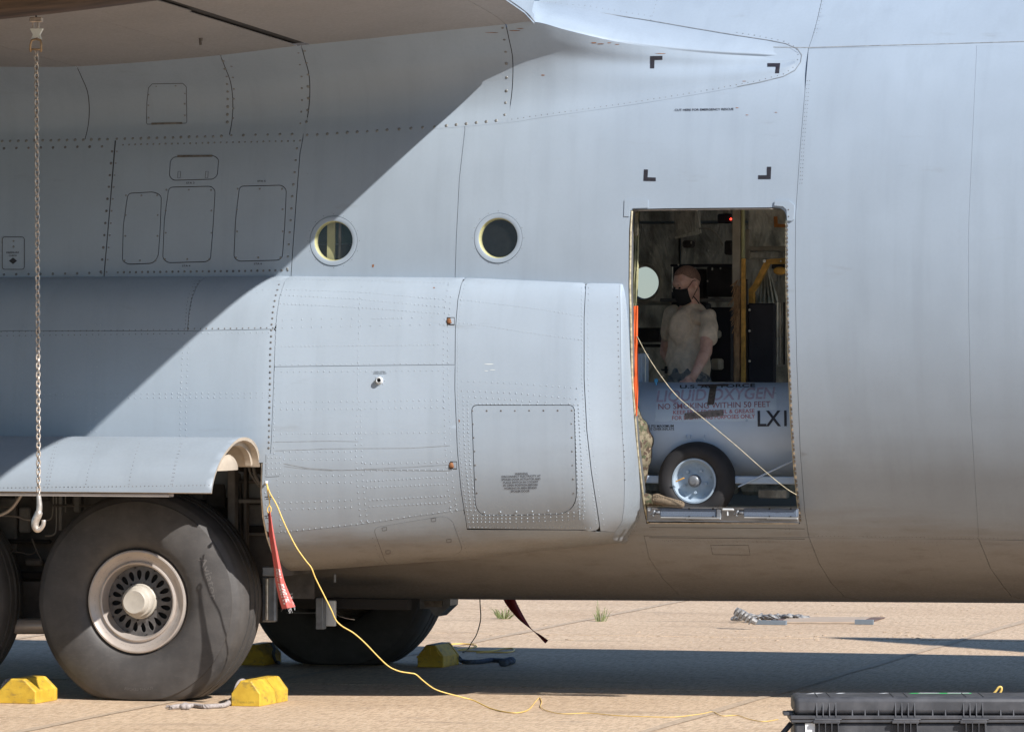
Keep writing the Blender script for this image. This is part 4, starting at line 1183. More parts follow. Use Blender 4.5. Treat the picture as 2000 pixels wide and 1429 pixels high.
def make_wheel(X, Yf, Z, flip=False, label=None):
    w = empty('wheel', (0, 0, 0)); w.parent = plane; w.location = Vector((X, Yf, Z)) - Vector(plane.location)
    if label: w['label'] = label
    s = -1 if not flip else 1
    Mz = Matrix(((1, 0, 0, X), (0, 0, s, Yf), (0, 1, 0, Z), (0, 0, 0, 1)))
    mb = MB(); mb.lathe(tyre_prof(), Mz, 128)
    vs = []
    for v in mb.v:   # squash against the ground
        x, y, z = v
        if z < .075:
            k = .075 - z; z2 = .0005 + max(0, .075 - k * 1.0 - .0) * .0 + max(0.0, z) * .0
            zz = z if z > .03 else .03 - .030 * (1 - math.exp(-(.03 - z) / .03))
            z = max(.0005, zz); 
        vs.append((x, y, z))
    mb.v = vs
    ty = mb.build('tyre', M['rubber'], w, smooth=True, sharp=50)
    hit = MeshHit(mb.v, mb.f)
    rim = MB(); rim.lathe([(.350, -.085), (.352, -.040), (.346, -.026), (.336, -.024), (.322, -.034), (.300, -.046), (.285, -.050), (.276, -.052), (.272, -.040), (.262, -.036), (.253, -.040), (.248, -.055), (.240, -.105), (.238, -.135)], Mz, 96)
    ro = rim.build('rim', M['cream'], w, smooth=True, sharp=42)
    # vented disc : 20 tear-drop slots cut right through
    holes = []
    for k in range(20):
        a = 2 * math.pi * k / 20 + .08; sp = []
        for j in range(14):
            t = 2 * math.pi * j / 14; rr = .178 + .035 * math.cos(t); wd = (.0115 + .0105 * (math.cos(t) * .5 + .5)) * math.sin(t)
            sp.append((rr * math.cos(a) - wd * math.sin(a), rr * math.sin(a) + wd * math.cos(a)))
        holes.append(sp)
    class Disc:
        def pos(s_, u, v):
            r = math.hypot(u, v); h = -.128 + .030 * max(0, 1 - r / .24)
            return Mz @ Vector((u, v, h))
        def nrm(s_, u, v): return Mz.to_3x3() @ Vector((0, 0, 1))
    disc = panel('vented_disc', Disc(), circ(0, 0, .2395, 60), M['rimgrey'], w, holes=holes, gap=0, h=.02, thick=.012)
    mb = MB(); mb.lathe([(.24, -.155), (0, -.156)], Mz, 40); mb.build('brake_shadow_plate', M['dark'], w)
    hub = MB(); hub.lathe([(.118, -.125), (.119, -.085), (.113, -.078), (.109, -.078), (.1085, -.040), (.103, -.028), (.094, -.022), (.085, .010), (.080, .020), (.076, .024), (.074, .0235), (.0, .026)], Mz, 56)
    hub.build('hub_cap', M['hubcap'], w, smooth=True, sharp=28)
    mb = MB()
    for k in range(10):
        a = 2 * math.pi * k / 10 + .2; c = Mz @ Vector((.128 * math.cos(a), .128 * math.sin(a), -.098)); mb.cyl(c, c + Mz.to_3x3() @ Vector((0, 0, .014)), .0065, 6)
        a += .3; c = Mz @ Vector((.228 * math.cos(a), .228 * math.sin(a), -.122)); mb.cyl(c, c + Mz.to_3x3() @ Vector((0, 0, .010)), .0055, 6)
    b = mb.build('wheel_bolts', M['seam'], w); b['kind'] = 'stuff'
    mb = MB()
    for k in range(26):   # faint stencil ticks round the flange
        a = 2 * math.pi * k / 26 * .9 + .4
        if k % 6 == 5: continue
        for j in range(3):
            t = a + j * .05; pts = []
            for rr, dt in ((.305, 0), (.305, .034), (.3085, .034), (.3085, 0)): pts.append(Mz @ Vector((rr * math.cos(t + dt), rr * math.sin(t + dt), -.0428)))
            mb.add(pts, [(0, 1, 2, 3)])
    o = mb.build('stencil_ring', M['black'], w); o['kind'] = 'stuff'
    return w, hit
HZ = CAM.z - (1177 - 678) / 289.0
wheelA, hitA = make_wheel(-.03, 0, .672, label='aft main wheel, standing half in the sunlight')
wheelB, hitB = make_wheel(-1.76, .0, .672)
wheelC, hitC = make_wheel(.02, 4.84, .672, flip=True)
M['rubletter'] = mat('moulded_tyre_lettering', (.115, .105, .098), .6)
def side_text(body, cx, cy, r0, a0, a1, hgt):
    V, Fs = text_2d(body, .01); a = np.array(V); lo, hi = a.min(0), a.max(0); out = []
    for x, y in V:
        f = (x - lo[0]) / (hi[0] - lo[0]); an = R(a0 + (a1 - a0) * f); r = r0 + (y / .7) * hgt
        X = -.03 + r * math.cos(an); Z = .672 + r * math.sin(an)
        loc, n, i, d = hitA.bvh.ray_cast(Vector((X, -1, Z)), Vector((0, 1, 0)))
        out.append((loc + Vector((0, -.0015, 0))) if loc else Vector((X, 0, Z)))
    mb = MB(); mb.add(out, Fs); mb.build('tyre_lettering', M['rubletter'], wheelA)
side_text('Aviator', 0, 0, .535, 33, 2, .05); side_text('FLIGHT LEADER', 0, 0, .60, -78, -98, -.018 + .0)

# ------------------------------------------------------------------ wheel well
Xe = PY(508, 905, -.2).x
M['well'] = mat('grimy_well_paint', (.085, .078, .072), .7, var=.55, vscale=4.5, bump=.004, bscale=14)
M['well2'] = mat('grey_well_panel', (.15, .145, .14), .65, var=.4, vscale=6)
M['pipe'] = mat('steel_pipe', (.22, .20, .18), .4, .6, var=.3)
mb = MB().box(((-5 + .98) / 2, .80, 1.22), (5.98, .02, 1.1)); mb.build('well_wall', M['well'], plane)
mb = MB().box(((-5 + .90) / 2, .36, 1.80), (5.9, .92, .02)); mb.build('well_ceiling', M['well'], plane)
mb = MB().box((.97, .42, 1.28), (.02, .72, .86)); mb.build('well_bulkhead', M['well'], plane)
def wp(px, py, Y): return PY(px, py, Y)
def wbox(x0, y0, x1, y1, Y, th, mt, name, bev=.004):
    a = wp(x0, y0, Y); b = wp(x1, y1, Y)
    return MB().box((a + b) / 2, (abs(b.x - a.x), th, abs(b.z - a.z)), bev=bev).build(name, M[mt], plane)
wbox(448, 905, 462, 1080, .55, .08, 'well2', 'well_frame'); wbox(466, 905, 472, 1100, .70, .05, 'well', 'well_frame'); wbox(478, 905, 484, 1120, .62, .06, 'well', 'well_frame')
wbox(470, 936, 512, 944, .66, .05, 'well', 'well_stringer'); wbox(468, 974, 520, 982, .6, .06, 'well2', 'well_stringer'); wbox(482, 984, 520, 1045, .72, .03, 'well2', 'well_web')
wbox(486, 1026, 520, 1040, .69, .02, 'dark', 'well_slot_row')
wbox(404, 900, 440, 990, .74, .03, 'well', 'well_web'); wbox(380, 955, 400, 975, .6, .1, 'well2', 'well_frame')
for i, (x0, y0, x1, y1, Y, mt) in enumerate(((0, 972, 34, 1078, .74, 'well2'), (38, 990, 60, 1040, .66, 'well2'), (62, 965, 100, 978, .62, 'well'), (145, 962, 160, 1000, .5, 'well2'), (100, 965, 140, 985, .6, 'well'),
                                             (0, 1052, 100, 1062, .6, 'dark'), (50, 1090, 84, 1104, .62, 'well'), (30, 1115, 90, 1130, .62, 'dark'), (104, 984, 200, 990, .5, 'well'), (166, 962, 230, 1040, .74, 'well2'), (240, 962, 330, 985, .7, 'well2'), (-120, 960, -20, 1200, .74, 'well'))):
    wbox(x0, y0, x1, y1, Y, .05, mt, 'well_equipment', .012)
def wtube(pts, r, mt='pipe', Y=.5, name='hydraulic_line'):
    c = catmull([tuple(wp(x, y, Y if len(q) == 0 else q[0])) for x, y, *q in pts], 6)
    return MB().tube([Vector(p) for p in c], r, 8).build(name, M[mt], plane, smooth=True)
wtube([(-10, 1010), (20, 995), (42, 966), (50, 950)], .012, 'cream', .2, 'hose'); wtube([(0, 1006), (30, 1008), (50, 1014), (68, 1016)], .008, 'pipe', .3, 'hose')
wtube([(104, 962), (104, 990), (100, 1012), (86, 1016)], .006); wtube([(110, 962), (110, 1030), (104, 1044), (88, 1046)], .007); wtube([(119, 962), (119, 1035)], .016, 'well2')
wtube([(62, 1050), (70, 1070), (82, 1095)], .008, 'seam', .2, 'hose'); wtube([(20, 1076), (40, 1078), (60, 1082), (75, 1072)], .004, 'seam', .3)
wtube([(128, 962), (128, 1000)], .005); wtube([(30, 962), (30, 985), (4, 990), (-10, 990)], .005)
q = wp(65, 1016, .28); MB().ell(q, (.020, .012, .016)).build('hose_fitting', M['alu_dark'], plane, smooth=True)
wtube([(494, 905), (500, 930), (510, 945)], .014, 'well2', .3, 'hose'); wtube([(486, 905), (490, 925), (508, 950)], .010, 'well2', .35, 'hose')
# beige beam between the wheels and the gear structure under the sponson
wtube([(-300, 1222), (400, 1222)], .055, 'cream', .42, 'gear_beam'); MB().box((-1.6, .75, .64), (4.6, .2, .26)).build('gear_beam', M['well'], plane)
M['greyst'] = mat('grey_steel_strut', (.16, .17, .185), .4, .35, var=.35, vscale=9)
wbox(517, 1106, 540, 1124, .35, .10, 'greyst', 'gear_bracket'); wbox(513, 1124, 540, 1214, .55, .05, 'greyst', 'gear_plate', .01); wbox(519, 1128, 524, 1210, .51, .03, 'alu', 'gear_strip', .004)
# brackets and beam under the hull
wbox(541, 1166, 800, 1190, 1.35, .1, 'dark', 'keel_beam'); wbox(620, 1166, 634, 1228, 1.05, .08, 'greyst', 'door_bracket'); wbox(636, 1172, 656, 1222, 1.15, .03, 'light', 'door_bracket')
wbox(652, 1120, 656, 1137, .75, .02, 'greyst', 'drain_stub'); wbox(560, 1194, 630, 1198, 1.6, .03, 'greyst', 'gear_rod')
a = PY(826, 1180, 3.5)
def prism(pts, Y, th, mt, name):
    P_ = [PY(x, y, Y) for x, y in pts]; n = len(P_)
    mb = MB(); mb.add(P_ + [p + Vector((0, th, 0)) for p in P_], [tuple(range(n)), tuple(range(2 * n - 1, n - 1, -1))] + [(i, (i + 1) % n, n + (i + 1) % n, n + i) for i in range(n)])
    return mb.build(name, M[mt], plane)
prism([(820, 1166), (880, 1166), (879, 1182), (857, 1203), (850, 1203), (838, 1188), (820, 1188)], 2.9, .2, 'greyst', 'far_door_bracket')
prism([(828, 1173), (864, 1173), (862, 1185), (830, 1185)], 2.88, .02, 'alu_dark', 'far_door_plate')
prism([(540, 1160), (780, 1160), (780, 1188), (540, 1188)], 3.9, .2, 'dark', 'far_gear_housing')
# far sponson, a dark mass behind
mb = MB(); A = []
for x in (-7, 0, 1.2, 2.4, 3.1):
    c = ssec(max(x, -8)); A.append([Vector((x, 4.84 - y, z)) for y, z in c[48::4]])
mb.ring_loft(A, False, False); mb.build('far_sponson', P, plane, smooth=True)

# ------------------------------------------------------------------ open gear door: long arched shell
SH = [(-.18, 1.60), (-.205, 1.66), (-.25, 1.72), (-.33, 1.765), (-.45, 1.792), (-.57, 1.795), (-.69, 1.780), (-.82, 1.74), (-.94, 1.69), (-1.04, 1.63), (-1.12, 1.56), (-1.17, 1.49), (-1.185, 1.445)]
shp = catmull(SH, 6); shs = arclen(shp); SHL = shs[-1]
def shell(u, v): return Vector((u, float(np.interp(v, shs, shp[:, 0])), float(np.interp(v, shs, shp[:, 1]))))
SHE = Surf(shell, -4, Xe, 40, 0, SHL, 60)
gd = empty('gear_door', (0, 0, 0)); gd.parent = plane; gd.location = Vector((Xe, -.2, 1.6)) - Vector(plane.location)
panel('door_skin', SHE, dens([(-4, 0), (Xe, 0), (Xe, SHL), (-4, SHL)], .15, True), P2, gd, gap=0, h=.05, thick=0)
mb = MB(); A = []
for u in (-4, Xe - .004):
    A.append([shell(u, v) - SHE.nrm(u, v) * .022 for v in np.linspace(0, SHL, 50)])
mb.ring_loft(A, False, False); mb.quad_strip(A[1], [shell(Xe, v) for v in np.linspace(0, SHL, 50)]); mb.quad_strip([A[0][-1], A[1][-1]], [shell(-4, SHL), shell(Xe, SHL)])
M['inner_cream'] = mat('cream_door_lining', (.40, .34, .27), .6, var=.2)
mb.build('door_lining', M['inner_cream'], gd, smooth=True, merge=.0002, sharp=40)
mb = MB(); mb.ring_loft([[shell(Xe - .05, v) - SHE.nrm(Xe, v) * .022 for v in np.linspace(.02, SHL - .25, 40)], [shell(Xe - .05, v) - SHE.nrm(Xe, v) * .055 for v in np.linspace(.02, SHL - .25, 40)], [shell(Xe - .09, v) - SHE.nrm(Xe, v) * .055 for v in np.linspace(.02, SHL - .25, 40)]], False, False)
mb.build('door_rib', M['inner_cream'], gd, smooth=False)
# domed end fairing inside the shell
mb = MB(); A = []
for i in range(9):
    t = i / 8 * math.pi / 2; A.append([])
    for j in range(21):
        a = math.pi * j / 20; A[-1].append(Vector((Xe - .34 + .27 * math.sin(t) ** .6, -.58 - .27 * math.cos(a) * math.cos(t) ** .5, 1.578 + .135 * math.sin(a) ** .8 * math.cos(t) ** .5)))
mb.ring_loft(A, False, False); bt = [r[0] for r in A] + [r[-1] for r in A][::-1]
mb.add(bt, [tuple(range(len(bt)))]); mb.build('end_fairing', M['inner_cream'], gd, smooth=True, merge=.0002, sharp=50)
mb = MB(); mb.box((Xe - .55 - 1.6, -1.12, 1.425), (3.7, .10, .018)); mb.build('rub_strip', M['cream'], gd)
for f in (.1, .30, .305, .52, .525, .745, .75): pass
for xt, xb in ((108, 90), (112, 96), (192, 168), (272, 252), (352, 334), (355, 337)):
    row(SHE, [(xt, 866), ((xt + xb) / 2 + 2, 890), (xb + 4, 920), (xb, 945)], 5.5, .0042, 'dark_rivet', .5)
row(SHE, [(0, 952), (200, 950), (424, 947)], 5, .0045, 'dark_rivet', .5); row(SHE, [(424, 946), (434, 912), (447, 885), (460, 866)], 5.5, .004, 'dark_rivet', .5)
row(SHE, [(0, 857), (455, 857)], 6, .003, 'rivet', .5)

# ------------------------------------------------------------------ hoist chain hanging from the nacelle
ch = empty('hoist_chain', PY(70, 20, -3.0), 0, 'long steel hoist chain with an open hook, hanging in front of the landing gear', 'chain')
M['chain'] = mat('weathered_galvanised_steel', (.56, .50, .44), .4, .65, var=.3, vscale=30)
M['brass'] = mat('tarnished_brass', (.45, .32, .20), .4, .7, var=.3, vscale=30)
def CP(px, py): return PY(px, py, -3.0)
top, bot = CP(71, 100), CP(75.5, 968)
nl = 101; pitch = (top - bot).length / nl
lm = MB(); a_ = .0195; pts = []
for k in range(14):
    t = 2 * math.pi * k / 14; x = .0115 * math.cos(t); z = .0125 * math.sin(t) + (.0085 if math.sin(t) > 0 else -.0085) * (1 if abs(math.sin(t)) > .01 else 0)
    pts.append(Vector((x, 0, z)))
rings = []; n_ = len(pts)
for i in range(n_):
    t = (pts[(i + 1) % n_] - pts[i - 1]).normalized(); b = Vector((0, 1, 0)); c = t.cross(b)
    rings.append([pts[i] + (b * math.cos(2 * math.pi * k / 6) + c * math.sin(2 * math.pi * k / 6)) * .0054 for k in range(6)])
rings.append(rings[0]); lm.ring_loft(rings, True, False); lme = lm.mesh('chain_link', True); lme.materials.append(M['chain'])
for i in range(nl):
    o = bpy.data.objects.new('chain_link', lme); COL.objects.link(o); o.parent = ch
    p = top.lerp(bot, (i + .5) / nl)
    o.location = p - Vector(ch.location); o.rotation_euler = (random.uniform(-.08, .08), random.uniform(-.06, .06), (TH + .5 if i % 2 else TH - .95) + random.uniform(-.12, .12)); o.scale = (1, 1, pitch / .0328)
mb = MB(); hk = [(75.5, 966), (76.5, 978), (77, 990), (75, 1003), (69.5, 1016), (68.5, 1026), (72, 1033), (79, 1032), (84.5, 1024), (85.5, 1015)]
hp = catmull([tuple(CP(x, y)) for x, y in hk], 5); k = len(hp)
mb.tube([Vector(p) for p in hp], [.014 + .012 * math.sin(min(1, i / k * 1.25) * math.pi) ** 1.0 * (1 if i / k > .3 else .5) for i in range(k)], 10); mb.build('hook', M['chain'], ch, smooth=True)
mb = MB(); mb.cyl(CP(68.5, -20), CP(70.5, 34), .0055, 8); mb.build('cable', M['seam'], ch)
mb = MB(); c = CP(71, 39); mb.box(c, (.085, .03, .032), bev=.006); mb.cyl(CP(65, 34) , CP(65, 56), .007, 8); mb.cyl(CP(75, 34), CP(75, 56), .007, 8); mb.build('swivel_block', M['chain'], ch)
mb = MB(); pp = [CP(58, 56), CP(83, 56), CP(77, 68), CP(80, 78), CP(70.5, 72), CP(61, 78), CP(64, 68)]
mb.add(pp + [p + Vector((0, .022, 0)) for p in pp], [tuple(range(7)), tuple(range(13, 6, -1))] + [(i, (i + 1) % 7, 7 + (i + 1) % 7, 7 + i) for i in range(7)]); mb.build('swivel_cheek', M['scratch'], ch)
mb = MB(); mb.tube([CP(60, 102), CP(59.5, 88), CP(62, 79), CP(70, 76.5), CP(79, 79), CP(81, 88), CP(80, 102)], .0075, 8); mb.cyl(CP(57, 97), CP(83, 97), .006, 8); mb.build('shackle', M['brass'], ch, smooth=True)

# ------------------------------------------------------------------ cargo hold seen through the door
M['floor'] = mat('cargo_floor_metal', (.60, .59, .56), .7, .0, var=.3)
def quilt(name, col):
    m = bpy.data.materials.new(name); m.use_nodes = True; k = NT(m); p = k.pos()
    c = k.mix(k.rng(k.noise(k.mapv(p, (2, 1, 1)), 4, 6), .3, .7), tuple(v * .45 for v in col), tuple(v * 1.5 for v in col))
    k.l(c, k.b.inputs['Base Color']); k.b.inputs['Roughness'].default_value = .85
    b1 = k.bump(k.noise(k.mapv(p, (1.6, 1, .7)), 5, 4, .6, 1.2), .035); k.l(k.bump(k.noise(p, 60, 2), .002, b1), k.b.inputs['Normal'])
    return m
M['quilt'] = quilt('grey_green_quilted_lining', (.42, .39, .33)); M['quilt2'] = quilt('pale_insulation_blanket', (.60, .57, .48))
M['orange'] = mat('orange_webbing', (.55, .20, .04), .6, var=.25, vscale=30)
M['ochre'] = mat('ochre_strap', (.60, .32, .06), .6, var=.4, vscale=18)
M['woodb'] = mat('tattered_brown_wrap', (.34, .20, .10), .8, var=.6, vscale=12, stretch=(6, 6, 1))
M['frame'] = mat('tan_grey_frame', (.32, .28, .22), .6, var=.3)
M['blackpad'] = mat('black_padded_panel', (.02, .018, .024), .7, var=.3)
mb = MB().box((2.1, 2.5, 1.222), (10.2, 2.9, .03)); mb.build('cargo_floor', M['floor'], plane)
M['liner'] = mat('pale_bounce_liner', (.74, .72, .66), .8, var=.2)
def wcirc(c, r):
    q = FUS.uv(*c); return [(q[0] + r * math.cos(2 * math.pi * i / 24), q[1] + r * math.sin(2 * math.pi * i / 24)) for i in range(24)]
panel('bounce_liner', FUS, dens([(-4, .5), (7.1, .5), (7.1, s_of_z(1.3)), (-4, s_of_z(1.3))], .3, True), M['liner'], plane, holes=[inset(door_uv, -.03), wcirc(W1, .36), wcirc(W2, .36)], gap=0, h=.25, off=-.13, thick=0)  # unseen near-side lining, added pale to bounce light inside the hold
MB().box((8.5, 2.42, .72), (2.85, 3.0, .10), Matrix.Rotation(R(21.5), 4, 'Y')).build('ramp_reflector', M['liner'], plane)  # unseen lowered ramp plate, added to reflect sun up into the hold
# far wall pads, one by one, the round window kept free
FX = [1.0, 1.62, 2.62, 3.2, 3.75, 4.3, 4.85, 5.4, 6.0]
def sfz(z): return s_of_z(z)
pz = [3.95, 3.32, 2.45, 1.85, 1.3]
FP = Surf(lambda u, v: fus_far(u, v), -1, 8, 20, sfz(4.6), sfz(1.0), 40)
FP.sign = 1
if FP.nrm(3, sfz(2.9)).y > 0: FP.sign = -1
for i in range(len(FX) - 1):
    for j in range(len(pz) - 1):
        a0_, a1_ = FX[i], FX[i + 1]; b0_, b1_ = sfz(pz[j]), sfz(pz[j + 1])
        hole = [farhole] if a0_ < FARW[0] < a1_ and b0_ < FARW[1] < b1_ else []
        pl = dens(rrect(a0_, b0_, a1_, b1_, .04), .12, True)
        h2 = [[(FARW[0] + (x - FARW[0]) * 1.0, FARW[1] + (y - FARW[1]) * 1.0) for x, y in q] for q in hole]
        panel('lining_pad', FP, pl, M['quilt'], plane, holes=h2, gap=.012, h=.14, off=.05 + .012 * ((i + j) % 2), thick=.05)
hq_ = fus_far(*FARW); nn = Vector((0, -1, 0))
Mz = Matrix.Translation(hq_ + Vector((0, -.075, 0))) @ Vector((0, -1, 0)).to_track_quat('Z', 'Y').to_matrix().to_4x4()
mb = MB(); mb.lathe([(.118, -.09), (.119, .0), (.124, .014), (.140, .016), (.146, .004), (.146, -.02)], Mz, 40); mb.build('far_window_rim', M['frame'], plane, smooth=True, sharp=40)
M['skyglass'] = bpy.data.materials.new('tinted_window_glass'); M['skyglass'].use_nodes = True
kk = NT(M['skyglass']); tr = kk.n('ShaderNodeBsdfTransparent'); tr.inputs[0].default_value = (.46, .52, .60, 1); gs = kk.n('ShaderNodeBsdfGlossy'); gs.inputs['Roughness'].default_value = .05
mx = kk.n('ShaderNodeMixShader'); mx.inputs[0].default_value = .05; kk.l(tr.outputs[0], mx.inputs[1]); kk.l(gs.outputs[0], mx.inputs[2]); kk.l(mx.outputs[0], M['skyglass'].node_tree.nodes['Material Output'].inputs[0])
mb = MB(); mb.lathe([(.122, -.03), (.0, -.0301)], Mz, 36); mb.build('far_window_pane', M['skyglass'], plane)
def ib(x0, y0, x1, y1, Y, th, mt, name, bev=.006):
    a = PY(x0, y0, Y); b = PY(x1, y1, Y)
    return MB().box((a + b) / 2, (abs(b.x - a.x), th, abs(b.z - a.z)), bev=bev).build(name, M[mt], plane)
def ip(pts, Y, th, mt, name):
    P_ = [PY(x, y, Y) for x, y in pts]; n = len(P_)
    mb = MB(); mb.add(P_ + [p + Vector((0, th, 0)) for p in P_], [tuple(range(n)), tuple(range(2 * n - 1, n - 1, -1))] + [(i, (i + 1) % n, n + (i + 1) % n, n + i) for i in range(n)])
    return mb.build(name, M[mt], plane)
# tall frame post with its ochre strap and torn wrap
ib(1433, 400, 1449, 560, 1.9, .10, 'frame', 'frame_post'); ib(1436, 555, 1448, 760, 1.9, .10, 'woodb', 'wrapped_post')
ib(1449, 400, 1454, 505, 1.88, .05, 'primer', 'frame_flange'); ib(1448.5, 505, 1456, 760, 1.86, .03, 'ochre', 'vertical_strap', .002)
ib(1456.5, 545, 1459.5, 760, 1.9, .03, 'seam', 'black_conduit', .002)
mb = MB()
for k in range(40):
    x, y = random.uniform(1436, 1447), random.uniform(545, 640); p = PY(x, y, 1.84); mb.cyl(p, p + Vector((random.uniform(-.05, -.01), -.01, random.uniform(-.09, -.02))), .0022, 4)
o = mb.build('torn_wrap_strands', M['woodb'], plane); o['kind'] = 'stuff'
# right of the post
ip([(1462, 405), (1540, 405), (1540, 480), (1462, 484)], 2.6, .04, 'quilt2', 'insulation_blanket'); ib(1456, 448, 1466, 506, 2.3, .06, 'frame', 'side_stringer')
ib(1462, 481, 1545, 490, 2.3, .06, 'frame', 'side_stringer'); ib(1462, 492, 1545, 504, 2.32, .05, 'quilt', 'side_stringer'); ib(1456, 504, 1545, 600, 2.7, .03, 'quilt', 'insulation_blanket')
ip([(1511, 423), (1518, 423), (1519, 437), (1536, 438), (1536, 444), (1512, 444)], 2.55, .004, 'orange', 'orange_mark')
ip([(1470, 556), (1494, 508), (1502, 506), (1545, 503), (1545, 515), (1502, 516), (1481, 556), (1472, 570), (1472, 598), (1462, 598), (1462, 566)], 2.05, .05, 'ochre', 'seat_brace')
mb = MB().cyl(PY(1493, 510, 2.04), PY(1493, 510, 2.0), .011, 12); mb.cyl(PY(1525, 510, 2.04), PY(1525, 510, 2.0), .006, 10); mb.build('brace_bolt', M['alu'], plane)
# folded curtain
A = []; n = 30
for r_i in range(9):
    t = r_i / 8; L = PY(1487 - 14 * t, 522 + 70 * t, 2.2); Rr = PY(1500 + 22 * t, 520 + 74 * t, 2.2); A.append([L.lerp(Rr, j / n) + Vector((0, .05 * math.sin(j * 1.15 + t) * (.3 + t), 0)) for j in range(n + 1)])
MB().ring_loft(A, False, False).build('hanging_curtain', M['quilt2'], plane, smooth=True)
ib(1461, 592, 1515, 760, 1.95, .05, 'blackpad', 'padded_panel', .012)
mb = MB()
for y in (605, 646, 705): c = PY(1464.5, y, 1.92); mb.cyl(c, c + Vector((0, -.012, 0)), .008, 14)
mb.build('panel_snap', M['alu'], plane)
for x, w, mt in ((1518, 2.5, 'quilt2'), (1523, 3.5, 'frame'), (1530, 3, 'seam'), (1534, 2, 'frame')): ib(x, 590, x + w, 712, 1.7, .02, mt, 'webbing_strap', .003)
ib(1516, 712, 1529, 716, 1.7, .02, 'frame', 'strap_bar'); ib(1508, 516, 1545, 525, 1.98, .03, 'drk', 'clip_plate'); mb = MB().ell(PY(1524, 529, 1.9), (.05, .03, .028)); mb.build('orange_clip', M['ochre'], plane, smooth=True)
# left of the post: equipment on the far wall
ip([(1316, 400), (1362, 400), (1362, 452), (1318, 464)], 3.1, .10, 'quilt', 'document_holder'); ip([(1357, 410), (1361, 410), (1369, 455), (1362, 458), (1318, 466), (1318, 462), (1357, 452)], 3.05, .02, 'quilt2', 'holder_edge')
ib(1404, 418, 1433, 436, 2.9, .10, 'blackpad', 'control_box', .01)
M['led'] = bpy.data.materials.new('red_indicator'); M['led'].use_nodes = True; b_ = M['led'].node_tree.nodes['Principled BSDF']; b_.inputs['Emission Color'].default_value = (1, .05, .03, 1); b_.inputs['Emission Strength'].default_value = 3; b_.inputs['Base Color'].default_value = (.5, .02, .02, 1)
MB().ell(PY(1427.5, 428, 2.84), (.008, .006, .008)).build('indicator_light', M['led'], plane)
ib(1414, 408, 1426, 418, 2.9, .06, 'frame', 'box_bracket')
mb = MB().tube([Vector(p) for p in catmull([tuple(PY(x, y, 2.9)) for x, y in ((1365, 446), (1385, 447), (1402, 460), (1412, 480))], 5)], .006, 6); mb.build('cable_run', M['frame'], plane)
for i, (x0, y0, x1, y1, Y, mt) in enumerate(((1312, 516, 1436, 521, 2.8, 'blackpad'), (1315, 520, 1345, 745, 3.1, 'blackpad'), (1345, 525, 1380, 600, 3.15, 'drk'), (1384, 520, 1436, 580, 3.1, 'drk'), (1372, 592, 1386, 650, 3.0, 'blackpad'), (1390, 600, 1434, 745, 3.05, 'blackpad'),
                                             (1246, 588, 1312, 596, 3.2, 'frame'), (1246, 640, 1294, 668, 2.9, 'drk'), (1246, 672, 1300, 678, 2.9, 'seam'), (1392, 645, 1406, 660, 2.8, 'frame'), (1392, 700, 1410, 722, 2.8, 'frame'), (1336, 470, 1354, 484, 2.7, 'drk'), (1418, 470, 1434, 498, 2.9, 'drk'))):
    ib(x0, y0, x1, y1, Y, .12, mt, 'equipment_rack' if mt != 'frame' else 'rack_rail', .012)
MB().cyl(PY(1290, 586, 2.75), PY(1432, 586, 2.75), .013, 10).build('seat_tube', M['alu_dark'], plane, smooth=True)
ib(1312.5, 521, 1314.5, 570, 2.7, .02, 'alu', 'bright_rail', .002)
mb = MB()
for x, y in ((1391, 524), (1391, 526), (1407, 524), (1382, 549), (1325, 517), (1338, 493), (1383, 490), (1407, 488), (1303, 463), (1350, 474), (1246, 496), (1270, 496)): mb.ell(PY(x, y, 2.62), (.006, .004, .008))
o = mb.build('bright_fasteners', M['alu'], plane); o['kind'] = 'stuff'
# sill machinery
SY = .66
ib(1264, 988.5, 1560, 991, SY - .03, .05, 'alu', 'sill_edge', .003); ib(1264, 1016, 1561, 1020, SY - .02, .05, 'greyst', 'sill_rail', .004); ib(1264, 990, 1560, 1020, SY + .10, .03, 'well', 'sill_back')
M['tread'] = mat('blue_grey_tread_plate', (.12, .15, .20), .75, .2, var=.2, vscale=120, bump=.002, bscale=220)
for x0, x1 in ((1291, 1408), (1454, 1558)):
    ib(x0, 992, x1, 1009, SY - .01, .05, 'tread', 'sill_plate', .004); ib(x0, 1009.5, x1, 1011.5, SY - .035, .03, 'light', 'plate_edge', .002); ib(x0 + (x1 - x0) * .42, 1011.5, x1, 1013.5, SY - .035, .02, 'light', 'plate_edge', .002)
    mb = MB()
    for f in (.47, .87):
        for y in (993, 1008.5): c = PY(x0 + (x1 - x0) * f, y, SY - .04); mb.cyl(c, c + Vector((0, -.003, 0)), .006, 10)
    mb.build('plate_notch', M['dark'], plane)
    mb = MB().cyl(PY(x0 - 14, 1000, SY - .02), PY(x0 - 1, 1000, SY - .02), .016, 12); mb.cyl(PY(x0 - 18, 1006, SY - .04), PY(x0 - 12, 996, SY - .04), .008, 8); mb.cyl(PY(x0 - 20, 1003, SY - .04), PY(x0 - 14, 1008, SY - .04), .006, 8); mb.build('roller_latch', M['greyst'], plane, smooth=True)
ib(1266, 990, 1272, 998, SY - .02, .04, 'light', 'sill_bracket'); ib(1411, 992, 1434, 997, SY - .04, .03, 'light', 'sill_bracket'); ib(1420, 997, 1422.5, 1007, SY - .04, .02, 'light', 'sill_bracket'); ib(1400, 992, 1409, 1012, SY - .03, .03, 'greyst', 'sill_bracket')
